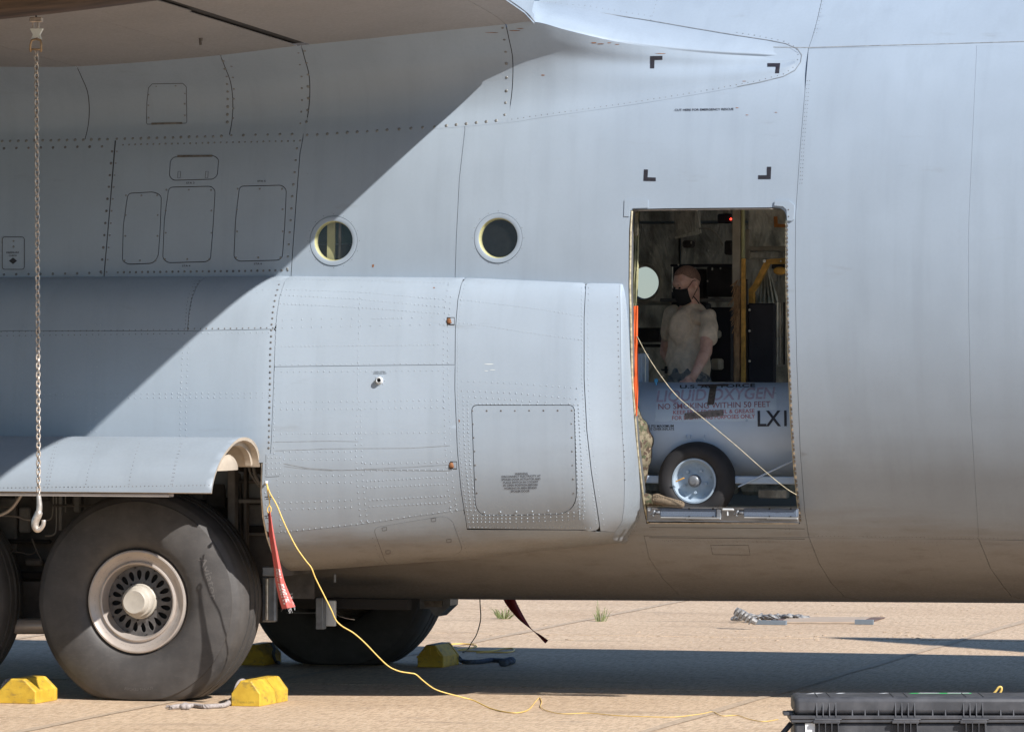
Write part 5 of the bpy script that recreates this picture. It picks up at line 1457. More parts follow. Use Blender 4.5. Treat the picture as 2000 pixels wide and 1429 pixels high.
# cloth and orange strap down the left jamb
M['cloth'] = mat('olive_cream_cloth', (.28, .27, .15), .8, var=.5, vscale=10, stretch=(3, 3, 1), bump=.01, bscale=12)
def drape(pts_l, pts_r, Y, mt, name, amp=.012, n=8, w=0):
    L = catmull([tuple(PY(x, y, Y)) for x, y in pts_l], 8); Rr = catmull([tuple(PY(x, y, Y)) for x, y in pts_r], 8); A = []
    for i, (l, r) in enumerate(zip(L, Rr)):
        l, r = Vector(l), Vector(r); A.append([l.lerp(r, j / n) + Vector((0, amp * math.sin(j * 2.1 + i * .25) + w, 0)) for j in range(n + 1)])
    return MB().ring_loft(A, False, False).build(name, M[mt], plane, smooth=True)
drape([(1236, 414), (1235, 470), (1235, 540), (1235, 600)], [(1251, 412), (1248, 470), (1246, 540), (1245, 600)], .50, 'cloth', 'jamb_curtain', .015)
drape([(1241, 411), (1240, 440), (1241, 462)], [(1247, 411), (1247, 440), (1245, 460)], .47, 'sealw', 'curtain_lacing', .02)
M['hiorange'] = mat('bright_orange_strap', (.82, .13, .025), .55, var=.08)
drape([(1235, 598), (1236.5, 640), (1235, 700), (1238, 760), (1242, 812)], [(1246, 597), (1245.5, 640), (1246, 700), (1246.5, 760), (1244, 812)], .46, 'hiorange', 'orange_door_strap', .004, 6)
# restraint cable across the doorway
cb = catmull([tuple(PY(x, y, Y)) for x, y, Y in ((1244, 656, .46), (1262, 690, .46), (1290, 733, .46), (1325, 776, .46), (1380, 822, .46), (1440, 872, .47), (1500, 925, .50), (1535, 953, .53), (1556, 966, .55))], 6)
sc_ = MB().tube([Vector(p) for p in cb], .0026, 8).build('safety_cable', M['sealw'], None, smooth=True)
tag(sc_, 'thin pale steel cable stretched slantwise across the open doorway', 'cable')

# ------------------------------------------------------------------ liquid oxygen cart
TC = Vector((0, 1.22, 1.835)); TRR = .318
xl = PY(1222, 830, 1.0).x; xr = PY(1760, 830, 1.0).x
cart = empty('oxygen_cart', (PY(1360, 988, .9).x, 1.2, 1.24), 0, 'blue grey liquid oxygen tank trailer just inside the open side door', 'cart')
M['tank'] = mat('blue_grey_tank_paint', (.40, .49, .60), .38, .0, var=.07, vscale=3)
mb = MB(); pr = []
for k in range(9): t = k / 8 * math.pi / 2; pr.append((TRR * math.sin(t), xl - .13 * math.cos(t)))
pr += [(TRR, xl + (xr - xl) * k / 6) for k in range(1, 7)]
for k in range(1, 9): t = math.pi / 2 * (1 - k / 8); pr.append((TRR * math.sin(t), xr + .13 * math.cos(t)))
Mt = Matrix(((0, 0, 1, 0), (1, 0, 0, TC.y), (0, 1, 0, TC.z), (0, 0, 0, 1)))
mb.lathe(pr, Mt, 64); tank = mb.build('tank', M['tank'], cart, smooth=True, merge=.0001); TK = MeshHit(mb.v, mb.f)
M['patch'] = mat('lighter_stencil_ground', (.47, .57, .66), .45, var=.05)
def tmark(pts, mt, name, off=.0015, parent=cart, sub=10):
    """flat mark laid on the tank, fine enough to follow its curve"""
    x = [p[0] for p in pts]; y = [p[1] for p in pts]
    gx, gy = np.meshgrid(np.arange(min(x), max(x), 6) + 3, np.arange(min(y), max(y), 4) + 2); gx, gy = gx.ravel(), gy.ravel(); ok = in_poly(gx, gy, pts); d = dens(pts, 5, True)
    V = d + list(zip(gx[ok], gy[ok])); E = [(i, (i + 1) % len(d)) for i in range(len(d))]
    vo, eo, fo, *_ = delaunay_2d_cdt([Vector((float(a), float(b))) for a, b in V], E, [], 0, 1e-5)
    fo = np.array([tuple(f) for f in fo]); va = np.array([tuple(v) for v in vo]); c = va[fo].mean(1); fo = fo[in_poly(c[:, 0], c[:, 1], pts)]
    P_ = [TK.at(a, b, off)[0] for a, b in va]; P_ = [p if p is not None else Vector((0, 0, -50)) for p in P_]
    Fs = [tuple(int(i) for i in f) for f in fo if all(P_[i].z > -10 for i in f)]
    mb = MB(); mb.add(P_, Fs); me = mb.mesh(name)
    return link(name, me, M[mt], parent, smooth=True)
tmark([(1284, 759), (1516, 759), (1517, 800), (1478, 802), (1478, 822), (1279, 823)], 'patch', 'stencil_patch', .0012)
M['redfade'] = mat('faded_red_stencil', (.40, .34, .42), .55, var=.25, vscale=25); M['red2'] = mat('red_stencil', (.36, .10, .11), .55, var=.2, vscale=30); M['red1'] = mat('worn_red_stencil', (.27, .12, .14), .55, var=.3, vscale=30)
lettering('U.S. AIR FORCE', TK, 1328, 759, 1475, 756, 6.5, B_, cart, .02, off=.003)
lettering('LIQUID OXYGEN', TK, 1282, 785, 1511, 778, 22, M['redfade'], cart, .018, shear=.18, off=.003)
lettering('NO SMOKING WITHIN 50 FEET', TK, 1286, 799.5, 1505, 794.5, 11, M['red1'], cart, .008, off=.003)
lettering('KEEP FREE FROM OIL & GREASE', TK, 1315, 809, 1474, 806, 7.5, M['red2'], cart, .008, off=.003)
lettering('FOR BREATHING PURPOSES ONLY', TK, 1313, 820, 1475, 816.5, 7.8, M['red2'], cart, .008, off=.003)
lettering('LX14', TK, 1480, 832, 1563, 831, 30, B_, cart, .015, off=.003)
lettering('PRESSURE 15 PSI MAXIMUM', TK, 1230, 834.5, 1316, 834, 5, B_, cart, .008, off=.003); lettering('DO NOT OVER INFLATE', TK, 1250, 840.5, 1317, 840, 5, B_, cart, .008, off=.003)
M['tape'] = mat('brown_masking_tape', (.085, .065, .05), .6, var=.5, vscale=40, bump=.003, bscale=60); M['tape2'] = mat('wrinkled_grey_brown_tape', (.15, .13, .12), .55, var=.5, vscale=40, bump=.004, bscale=70)
tmark([(1363, 751.5), (1422, 750.5), (1424, 753.5), (1400, 755), (1395, 790), (1381, 792), (1387, 755.5), (1362, 754)], 'tape', 'tape_strip', .005)
tmark([(1337, 807), (1412, 800), (1414, 812), (1338, 819)], 'tape2', 'tape_strip', .005)
q, _ = TK.at(1312, 852, 0)
for x in (1340, 1349, 1376):
    a_, n_ = TK.at(x, 850, 0); b_2 = PY(x, 858, .80)
    MB().tube([a_, b_2], .004, 6).build('tank_rib', M['tank'], cart)
# running gear
def small_wheel(cx, cy, Yf, r, name='wheel'):
    c = PY(cx, cy, Yf); Mz = Matrix(((1, 0, 0, c.x), (0, 0, -1, Yf), (0, 1, 0, c.z), (0, 0, 0, 1)))
    w = empty(name, (0, 0, 0)); w.parent = cart; w.location = c - Vector(cart.location)
    mb = MB(); mb.lathe([(r * .56, -.03), (r * .60, -.01), (r * .70, .0), (r * .82, -.003), (r * .92, -.018), (r * .975, -.045), (r, -.07), (r * .99, -.072), (r * .99, -.078), (r, -.08), (r * 1.003, -.11), (r * .99, -.112), (r * .99, -.118), (r, -.12), (r * .975, -.155), (r * .9, -.19), (r * .7, -.20), (r * .56, -.18)], Mz, 80)
    mb.v = [(x, y, max(1.2415, z)) for x, y, z in mb.v]
    mb.build('tyre', M['rubber_dark'], w, smooth=True, sharp=50)
    mb = MB(); mb.lathe([(r * .585, -.028), (r * .58, -.008), (r * .54, -.006), (r * .52, -.020), (r * .50, -.05), (r * .46, -.058), (r * .3, -.055), (r * .22, -.045), (0, -.045)], Mz, 60); mb.build('rim', M['rimblue'], w, smooth=True, sharp=35)
    mb = MB(); mb.lathe([(.043, -.05), (.043, -.02), (.038, -.014), (.036, .005), (.030, .010), (.024, .012), (.022, .020), (.0, .021)], Mz, 28); mb.build('hub', M['greyst'], w, smooth=True, sharp=35)
    mb = MB()
    for k in range(5):
        a = k * 2 * math.pi / 5 + 1.0; p = Mz @ Vector((.078 * math.cos(a), .078 * math.sin(a), -.05)); mb.cyl(p, p + Vector((0, -.022, 0)), .011, 6); 
        a += .5; p = Mz @ Vector((.105 * math.cos(a), .105 * math.sin(a), -.056)); mb.cyl(p, p + Vector((0, -.01, 0)), .006, 6)
    o = mb.build('lug_nuts', M['rimblue'], w); o['kind'] = 'stuff'
M['rimblue'] = mat('light_blue_grey_rim', (.30, .37, .44), .85, var=.12, vscale=20)
small_wheel(1354.5, 939, .78, .262); small_wheel(1354.5, 939, 1.52, .262)
cb_ = lambda x0, y0, x1, y1, Y, th, mt, name: link(name, MB().box((PY(x0, y0, Y) + PY(x1, y1, Y)) / 2, (abs(PY(x1, y1, Y).x - PY(x0, y0, Y).x), th, abs(PY(x1, y1, Y).z - PY(x0, y0, Y).z)), bev=.006).mesh(name), M[mt], cart)
cb_(1230, 928, 1700, 946, .92, .07, 'tank', 'chassis_beam'); cb_(1230, 930, 1700, 946, 1.5, .07, 'tank', 'chassis_beam')
MB().cyl(PY(1354.5, 939, .85), PY(1354.5, 939, .85) + Vector((0, .7, 0)), .03, 14).build('axle', M['greyst'], cart)
MB().cyl(PY(1442, 950, .86), PY(1548, 900, .86), .006, 8).build('brace_rod', M['tank'], cart)
cb_(1240, 690, 1261, 830, 1.3, .18, 'tank', 'control_cabinet'); cb_(1260, 690, 1261.5, 746, 1.19, .02, 'scratch', 'cabinet_edge')
cb_(1484, 955, 1540, 972, 1.1, .1, 'quilt', 'stowage_box')
M['valveblue'] = mat('blue_valve_tag', (.05, .28, .55), .5)
mb = MB().box(PY(1281.5, 743, 1.0), (.024, .02, .026), bev=.004); mb.cyl(PY(1281.5, 739, 1.0), PY(1281.5, 752, 1.0), .006, 8); mb.build('valve_tag', M['valveblue'], cart)
mb = MB().cyl(PY(1286, 741, .95), PY(1296, 733, .95), .0035, 6); mb.ell(PY(1292, 736, .95), (.007,) * 3); mb.build('valve_key', M['alu'], cart)
MB().cyl(PY(1320, 940, .76), PY(1336, 933, .755), .0045, 8).build('tyre_valve', M['ochre'], cart)

# ------------------------------------------------------------------ people
def seg(mb, a, b, r0, r1, n=14):
    a, b = Vector(a), Vector(b); ax = (b - a); L = ax.length; ax.normalize(); x = ax.orthogonal().normalized(); y = ax.cross(x); rings = []
    for k in range(5): t = math.pi / 2 * (1 - k / 5); rings.append([a - ax * r0 * math.sin(t) + (x * math.cos(2 * math.pi * j / n) + y * math.sin(2 * math.pi * j / n)) * max(r0 * math.cos(t), .0005) for j in range(n)])
    for k in range(6): t = k / 5; r = r0 + (r1 - r0) * t; rings.append([a + ax * L * t + (x * math.cos(2 * math.pi * j / n) + y * math.sin(2 * math.pi * j / n)) * r for j in range(n)])
    for k in range(1, 6): t = math.pi / 2 * k / 5; rings.append([b + ax * r1 * math.sin(t) + (x * math.cos(2 * math.pi * j / n) + y * math.sin(2 * math.pi * j / n)) * max(r1 * math.cos(t), .0005) for j in range(n)])
    mb.ring_loft(rings, True, True)
def remesh(mb, name, mt, parent, vox=.006, smooth=6, bumpf=None):
    me = mb.mesh(name); o = link(name, me, mt, parent)
    m = o.modifiers.new('r', 'REMESH'); m.mode = 'VOXEL'; m.voxel_size = vox; m.use_smooth_shade = True
    s_ = o.modifiers.new('s', 'SMOOTH'); s_.factor = .5; s_.iterations = smooth
    bpy.context.view_layer.update()
    dg = bpy.context.evaluated_depsgraph_get(); nm = bpy.data.meshes.new_from_object(o.evaluated_get(dg))
    o.modifiers.clear(); o.data = nm
    nm.polygons.foreach_set('use_smooth', [True] * len(nm.polygons))
    bpy.data.meshes.remove(me)
    return o
def skin_mat():
    m = bpy.data.materials.new('fair_skin'); m.use_nodes = True; k = NT(m); p = k.pos()
    c = k.mix(k.rng(k.noise(p, 26, 4), .35, .7), (.80, .50, .39), (.66, .36, .27)); k.l(c, k.b.inputs['Base Color']); k.b.inputs['Roughness'].default_value = .5
    k.b.inputs['Subsurface Weight'].default_value = .08; k.b.inputs['Subsurface Radius'].default_value = (.01, .004, .002)
    return m
M['skin'] = skin_mat()
def cloth_mat(name, cols, sc, rough=.85, fold=.0):
    m = bpy.data.materials.new(name); m.use_nodes = True; k = NT(m); p = k.pos()
    c = cols[0]
    for i, q in enumerate(cols[1:]):
        off = k.n('ShaderNodeVectorMath'); off.inputs[1].default_value = (7.3 * i, 3.1 * i, 5 * i); k.l(p, off.inputs[0])
        f = k.rng(k.noise(off.outputs[0], sc, 3, .5), .53, .56); c = k.mix(f, c, q)
    if len(cols) == 1: c = k.mix(k.rng(k.noise(p, 30, 4), .3, .7), tuple(v * .88 for v in cols[0]), tuple(v * 1.1 for v in cols[0]))
    k.l(c, k.b.inputs['Base Color']); k.b.inputs['Roughness'].default_value = rough
    n1 = k.bump(k.noise(k.mapv(p, (2.2, 2.2, .9), (0, .5, 0)), 6, 3, .55, .8), fold or .012); k.l(k.bump(k.noise(p, 500, 1), .0006, n1), k.b.inputs['Normal'])
    return m
M['shirt'] = cloth_mat('tan_cotton_shirt', [(.80, .645, .49)], 8, fold=.012)
M['abu'] = cloth_mat('grey_camouflage_cloth', [(.24, .25, .25), (.38, .385, .37), (.13, .15, .18)], 26)
M['ocp'] = cloth_mat('green_brown_camouflage_cloth', [(.13, .115, .07), (.06, .07, .035), (.20, .165, .11), (.07, .045, .03)], 22)
M['mask'] = mat('black_face_mask', (.008, .008, .009), .8); M['hair'] = mat('cropped_brown_hair', (.27, .155, .115), .85, var=.6, vscale=200)
M['boot'] = mat('coyote_suede_boot', (.17, .125, .08), .85, var=.3, vscale=40, bump=.003, bscale=60); M['eye'] = mat('dark_iris', (.02, .015, .012), .2)
fl = 1.24
man = empty('person', Vector((PY(1345, 900, 1.95).x, 1.95, fl)), 0, 'person in tan t-shirt and black face mask standing behind the tank, one hand on it', 'person')
J = lambda x, y, Y: PY(x, y, Y)
HC = J(1342, 553, 1.90)
f_ = Vector((-.66, -.70, -.42)).normalized(); s_l = Vector((.74, -.67, 0)).normalized(); u_ = s_l.cross(f_) * -1
if u_.z < 0: u_ = -u_
def HL(f, s, u): return HC + f_ * f + s_l * s + u_ * u
RM = Matrix((f_, s_l, u_)).transposed()
body = MB()
body.ell(HL(-.008, 0, .022), (.098, .076, .098), RM); body.ell(HL(.022, 0, -.045), (.070, .060, .072), RM); body.ell(HL(.052, 0, -.085), (.040, .044, .030), RM)
body.ell(HL(.075, 0, .025), (.022, .058, .030), RM); seg(body, HL(.092, 0, -.002), HL(.112, 0, -.040), .009, .014); body.ell(HL(.086, .032, -.02), (.016, .020, .018), RM); body.ell(HL(.086, -.032, -.02), (.016, .020, .018), RM)
for sd in (1, -1):
    body.ell(HL(-.010, .080 * sd, -.018), (.017, .010, .032), RM); body.ell(HL(-.020, .088 * sd, -.006), (.014, .008, .022), RM)
NB = J(1350, 607, 1.97); seg(body, HL(-.025, 0, -.06), NB, .049, .058)
LS, RS = J(1382, 621, 1.82), J(1313, 614, 2.10)
LE, LW, LH = J(1379, 686, 1.64), J(1354, 736, 1.42), J(1345, 743, 1.36)
seg(body, LS, LE, .052, .043); seg(body, LE, LE.lerp(LW, .4), .044, .040); seg(body, LE.lerp(LW, .4), LW, .040, .027)
RE, RW = J(1300, 688, 2.22), J(1322, 728, 2.10)
seg(body, RS, RE, .052, .042); seg(body, RE, RW, .042, .028); seg(body, RW, J(1332, 742, 2.02), .03, .026)
body.ell(J(1350, 640, 1.97), (.13, .10, .20)); body.ell(J(1344, 700, 1.96), (.125, .09, .18)); seg(body, LS, RS, .05, .05)
# palm and fingers resting on the tank top
pal = J(1344, 742.5, 1.345); seg(body, LW, pal, .028, .030, 12); kn = [J(1350.5, 744.5, 1.315), J(1344.5, 744.5, 1.305), J(1338.5, 744.8, 1.31), J(1333, 745.3, 1.33)]
tips = [(J(1347.5, 745.6, 1.285), J(1346.5, 749.4, 1.262)), (J(1341, 745.4, 1.27), J(1339.5, 749.8, 1.245)), (J(1335, 745.6, 1.275), J(1333.3, 749.4, 1.252)), (J(1329.5, 746, 1.30), J(1327.5, 749, 1.280))]
for k_, (m_, t_) in zip(kn, tips):
    seg(body, pal, k_, .015, .0115, 10); seg(body, k_, m_, .0112, .0105, 10); seg(body, m_, t_, .0104, .0088, 10)
th0, th1, th2 = J(1351, 741, 1.33), J(1356, 745.5, 1.30), J(1353, 749, 1.275); seg(body, pal, th0, .018, .015, 10); seg(body, th0, th1, .0135, .0118, 10); seg(body, th1, th2, .0118, .0095, 10)
# legs inside the trousers, one continuous figure down to the ankles
hipL, hipR = J(1361, 750, 1.90), J(1332, 750, 2.02)
kneeL, kneeR = Vector((hipL.x + .01, 1.88, fl + .50)), Vector((hipR.x - .02, 2.04, fl + .50)); ankL, ankR = Vector((kneeL.x + .03, 1.93, fl + .10)), Vector((kneeR.x, 2.10, fl + .10))
for h, k_, a in ((hipL, kneeL, ankL), (hipR, kneeR, ankR)): seg(body, h, k_, .085, .055); seg(body, k_, a, .052, .036)
bo = remesh(body, 'body', M['skin'], man, .0045, 3)
sh = MB(); sh.ell(J(1352, 632, 1.97), (.150, .115, .155)); sh.ell(J(1346, 672, 1.96), (.150, .115, .17)); sh.ell(J(1343, 704, 1.96), (.160, .120, .13)); seg(sh, J(1329, 690, 1.96), J(1328, 722, 1.96), .095, .092, 20); seg(sh, J(1362, 690, 1.94), J(1362, 724, 1.94), .095, .090, 20); seg(sh, LS, RS, .060, .060); seg(sh, NB + Vector((0, 0, -.035)), J(1350, 622, 1.97), .062, .1); seg(sh, NB + Vector((0, 0, -.04)), LS, .058, .056); seg(sh, NB + Vector((0, 0, -.04)), RS, .058, .056)
seg(sh, LS, J(1383, 648, 1.745), .060, .066, 20); seg(sh, J(1383, 644, 1.75), J(1382.5, 656, 1.73), .066, .070, 20); seg(sh, RS, RS.lerp(RE, .5), .064, .064); seg(sh, J(1342, 700, 1.96), J(1343, 722, 1.96), .125, .118, 24); sh.ell(J(1331, 640, 1.88), (.09, .08, .13))
so_ = remesh(sh, 't_shirt', M['shirt'], man, .007, 7)
def wrinkle(o, amp, fx, off=0.0):
    me = o.data; n = len(me.vertices); co = np.empty(n * 3); me.vertices.foreach_get('co', co); co = co.reshape(-1, 3)
    no = np.empty(n * 3); me.vertices.foreach_get('normal', no) if hasattr(me.vertices[0], 'normal') else None; no = no.reshape(-1, 3)
    x, y, z = co.T
    w = np.sin(fx * (x * 1.0 + z * .45) + 2.2 * np.sin(7 * z + 3 * x)) * (.5 + .5 * np.sin(9 * z + 5 * x + 1)) + .6 * np.sin(fx * 1.9 * (x * .6 - z * .5) + 3 * np.sin(11 * x + 6 * z))
    co += no * (w * amp + off)[:, None]; me.vertices.foreach_set('co', co.ravel()); me.update()
wrinkle(so_, .0065, 42)
tr_ = MB(); tr_.ell(J(1345, 742, 1.96), (.152, .118, .12)); seg(tr_, J(1343, 728, 1.96), J(1344, 735, 1.96), .118, .125, 24)
for h, k_, a in ((hipL, kneeL, ankL), (hipR, kneeR, ankR)): seg(tr_, h, k_, .105, .085); seg(tr_, k_, a, .085, .068)
to_ = remesh(tr_, 'trousers', M['abu'], man, .009, 5); wrinkle(to_, .005, 38)
bl = MB(); bl.box(J(1301, 722, 1.86), (.02, .02, .05), bev=.004); bl.box(J(1298, 722, 1.87), (.05, .02, .012), bev=.003); bl.build('belt_clip', M['mask'], man)
for nm_, a in (('boot', ankL), ('boot', ankR)):
    b3 = MB(); seg(b3, a + Vector((0, 0, .05)), a + Vector((0, 0, -.04)), .062, .055); seg(b3, a + Vector((.03, .03, -.06)), a + Vector((-.13, -.14, -.068)), .040, .034); remesh(b3, nm_, M['boot'], man, .008, 4)
# mask, ear loops, hair, eyes
mk_ = MB(); A = []
for i in range(9):
    t = i / 8; A.append([])
    for j in range(17):
        a = (j / 16 - .5) * 2 * 1.22; rr_ = 1 + .04 * math.cos(a * 1.2)
        zz = .006 - .118 * t; fwd = .040 + (.082 + .018 * math.sin(t * math.pi * .9)) * math.cos(a) * (1 - .16 * t); sd = (.079 - .014 * t) * math.sin(a)
        nb = .016 * math.exp(-(a / .35) ** 2) * (1 - t)
        A[-1].append(HL(fwd - .012 + nb * .6, sd, zz - .012 + nb - abs(math.sin(a)) ** 3 * .010 * (1 - 2 * t)))
mk_.ring_loft(A, False, False); mo = mk_.build('face_mask', M['mask'], man, smooth=True); sm = mo.modifiers.new('t', 'SOLIDIFY'); sm.thickness = .003
mk_ = MB(); mk_.tube([HL(.055, .074, -.012), HL(.03, .080, .000), HL(.004, .084, .018), HL(-.012, .089, .016), HL(-.024, .088, -.006)], .0022, 6); mk_.tube([HL(.045, .066, -.10), HL(.02, .074, -.075), HL(-.008, .083, -.05), HL(-.020, .086, -.028), HL(-.024, .088, -.006)], .0022, 6); mk_.tube([HL(.03, .072, -.09), HL(.02, .076, -.12), HL(.012, .078, -.150)], .0035, 6); mk_.build('mask_loop', M['mask'], man, smooth=True)
hm = MB(); A = []
for i in range(13):
    A.append([]); 
    for j in range(40):
        ph = 2 * math.pi * j / 40; cf = math.cos(ph)
        lim = R(50 + 36 * min(1, max(0, (.62 - cf) / .55)) + 28 * min(1, max(0, (-.15 - cf) / .5))); th_ = lim * i / 12
        A[-1].append(HL(-.008, 0, .022) + RM @ Vector((.1005 * math.sin(th_) * cf, .0785 * math.sin(th_) * math.sin(ph), .1005 * math.cos(th_))))
hm.ring_loft(A, True, False); hm.build('cropped_hair', M['hair'], man, smooth=True, merge=.0005)
for sd in (1, -1):
    MB().ell(HL(.088, .031 * sd, .0015), (.0075, .012, .0065), RM).build('eye', M['eye'], man, smooth=True)
    MB().tube([HL(.090, .014 * sd, .020), HL(.094, .030 * sd, .025), HL(.082, .047 * sd, .020)], .0028, 6).build('eyebrow', M['hair'], man, smooth=True)
# kneeling person half hidden by the door edge
kn_ = empty('person', Vector((PY(1235, 985, .85).x, .85, fl)), 0, 'person in green and brown camouflage kneeling at the left edge of the doorway, mostly hidden', 'person')
KY = .89
bd2 = MB(); hip = J(1243, 868, KY); knee = J(1196, 985, KY - .02); knee2 = J(1238, 988, KY + .12); foot = J(1276, 975, KY - .03); sho = J(1178, 740, KY + .15); hd = J(1150, 672, KY + .2)
hp = lambda d: hip + Vector(d)
seg(bd2, hip, sho, .11, .13); seg(bd2, sho, hd, .06, .055); bd2.ell(hd + Vector((-.02, 0, .06)), (.095, .075, .115)); seg(bd2, sho, J(1150, 800, KY), .05, .042); seg(bd2, J(1150, 800, KY), J(1180, 860, KY - .02), .042, .03); seg(bd2, J(1180, 860, KY - .02), J(1188, 872, KY - .02), .028, .024)
for d in range(4): seg(bd2, J(1188, 872, KY - .02), J(1190 + d * 2.5, 884 - d * 1.5, KY - .05), .011, .008, 8)
seg(bd2, hip, knee, .085, .055); seg(bd2, knee, foot, .052, .034); seg(bd2, hip, knee2, .085, .055); seg(bd2, knee2, J(1290, 984, KY + .1), .05, .034)
remesh(bd2, 'body', M['skin'], kn_, .008, 3)
cl = MB(); seg(cl, hip + Vector((-.0, 0, .02)), sho, .118, .145); cl.ell(hip + Vector((-.002, 0, .0)), (.112, .13, .19)); seg(cl, sho, J(1150, 800, KY), .07, .06); seg(cl, J(1150, 800, KY), J(1178, 856, KY - .02), .06, .045)
uo = remesh(cl, 'jacket', M['ocp'], kn_, .009, 5); wrinkle(uo, .006, 40)
cl = MB(); seg(cl, hip + Vector((0, 0, -.04)), J(1240, 960, KY - .02), .112, .062); seg(cl, hip, knee, .10, .07); seg(cl, hip, knee2, .10, .07); seg(cl, knee, foot, .062, .042); seg(cl, knee2, J(1290, 984, KY + .1), .06, .042)
uo = remesh(cl, 'trousers', M['ocp'], kn_, .009, 5); wrinkle(uo, .006, 40)
bt_ = MB(); seg(bt_, J(1283, 974, .76), J(1300, 979, .75), .038, .032); seg(bt_, J(1300, 979, .75), J(1330, 985, .75), .034, .026)
bts = remesh(bt_, 'boot', M['boot'], kn_, .006, 3)
lg = MB()
for k in range(13):
    t = k / 12; c = J(1276 + 56 * t, 971.5 + 12 * t, .722 + .008 * t)
    for q in (-1, 1): lg.box(c + Vector((0, .006, q * (.014 - .005 * t))), (.010, .012, .014), bev=.003)
o = lg.build('sole_lugs', M['boot'], kn_); o['kind'] = 'stuff'

# ------------------------------------------------------------------ chocks and their ropes
def chock_mat():
    m = bpy.data.materials.new('scuffed_yellow_chock'); m.use_nodes = True; k = NT(m); p = k.pos()
    c = k.mix(k.rng(k.noise(p, 9, 5), .35, .7), (.52, .32, .025), (.64, .42, .04)); c = k.mix(k.rng(k.noise(k.mapv(p, (1, 1, 2)), 14, 6, .7), .50, .70, 0, .7), c, (.17, .125, .05)); k.l(c, k.b.inputs['Base Color'])
    k.b.inputs['Roughness'].default_value = .6; k.l(k.bump(k.noise(p, 90, 4), .001), k.b.inputs['Normal']); return m
M['chock'] = chock_mat(); M['chock_dust'] = mat('dusty_chock_top', (.38, .38, .34), .8, var=.2)
M['rope'] = mat('frayed_grey_rope', (.34, .30, .28), .9, var=.3, vscale=60, bump=.003, bscale=160)
M['rope_blue'] = mat('dark_blue_grey_rope', (.10, .12, .16), .9, var=.3, vscale=60)
def chock(corner, w, L, h, label, ribbed=False, wd=.045, rz=0.0, tm=None):
    """corner: bottom, near, right-hand corner; body runs back along Y"""
    base = Vector((corner.x - w / 2, corner.y + L / 2, 0))
    c = empty('wheel_chock', base, rz, label, 'chock', 'yellow chocks set against the main wheels')
    hw = w / 2; s = h * .50
    pr = [(-hw, 0), (hw, 0), (hw, s), (hw * .36, h), (-hw * .36, h), (-hw, s)]; n = 6; bv = .010; rings = []
    for y, k in ((-L / 2, .955), (-L / 2 + bv, 1.0), (-L * .12, 1.0), (L * .2, 1.0), (L / 2 - .07, 1.0), (L / 2 - .068, .95), (L / 2 - .05, .95), (L / 2 - .048, 1.0), (L / 2, .96)):
        rings.append([Vector((x * k, y, max(.001, .001 + (z * k if z else 0)))) for x, z in pr])
    mb = MB().ring_loft(rings, True, True); me = mb.mesh('body'); 
    bm = bmesh.new(); bm.from_mesh(me); bmesh.ops.recalc_face_normals(bm, faces=bm.faces); bm.to_mesh(me); bm.free()
    o = bpy.data.objects.new('body', me); me.materials.append(tm or M['chock']); COL.objects.link(o); o.parent = c
    bvm = o.modifiers.new('b', 'BEVEL'); bvm.width = .006; bvm.segments = 2; bvm.limit_method = 'ANGLE'
    if ribbed:
        mb = MB(); y = -L / 2 - .006
        for x0, x1, z0, z1 in ((-hw, hw, s * .85, s * 1.05), (-.006, .006, s, h * .95)): mb.box(((x0 + x1) / 2, y, (z0 + z1) / 2), (x1 - x0, .014, z1 - z0))
        mb.box((-hw * .62, y, s * 1.25), (.012, .014, h * .35), Matrix.Rotation(R(32), 4, 'Y')); mb.box((hw * .62, y, s * 1.25), (.012, .014, h * .35), Matrix.Rotation(R(-32), 4, 'Y'))
        r_ = bpy.data.objects.new('end_rib', mb.mesh('end_rib')); r_.data.materials.append(M['chock']); COL.objects.link(r_); r_.parent = c
        mb = MB().box((0, 0, h + .0015), (hw * .7, L * .98, .002)); r_ = bpy.data.objects.new('dusty_top', mb.mesh('dusty_top')); r_.data.materials.append(M['chock_dust']); COL.objects.link(r_); r_.parent = c
    return c
def rope3(pts, r, mt, name, parent=None, n=5, pitch=.05):
    c = catmull(pts, n); s = arclen(c); T = np.arange(0, s[-1], pitch / 10); q = np.stack([np.interp(T, s, c[:, i]) for i in range(3)], 1)
    mb = MB()
    for k in range(3):
        L = []
        for i, t in enumerate(T):
            d = Vector(q[min(i + 1, len(T) - 1)] - q[max(0, i - 1)]).normalized(); a = Vector((0, 0, 1)) if abs(d.z) < .8 else Vector((1, 0, 0)); a = (a - d * a.dot(d)).normalized(); b = d.cross(a); an = 2 * math.pi * (t / pitch + k / 3)
            L.append(Vector(q[i]) + (a * math.cos(an) + b * math.sin(an)) * r * .5)
        mb.tube(L, r * .58, 6)
    return mb.build(name, mt, parent, smooth=True)
def gpts(l): return [tuple(PG(x, y, z)) for x, y, z in l]
k1 = chock(PG(70, 1374), .27, .42, .165, 'yellow chock in front of the near wheel, half in shadow at the picture edge')
k2 = chock(PG(508, 1379), .205, .60, .17, 'sunlit yellow chock behind the near wheel with a grey rope over it')
k3 = chock(PG(866, 1303), .205, .42, .165, 'ribbed yellow chock with dusty top behind the far wheel, in shade', True)
k4 = chock(PG(516, 1299), .205, .42, .155, 'shaded yellow chock between the two wheels, partly hidden by the near tyre')
cf = PG(36, 1372)
MB().box((PG(17, 1369).x, PG(17, 1369).y - .003, .022), (.045, .02, .03)).build('drain_slot', M['dark'], k1)
lt_ = MB(); V, Fs = text_2d('27654-2-21N', .01); a = np.array(V); lo, hi = a.min(0), a.max(0)
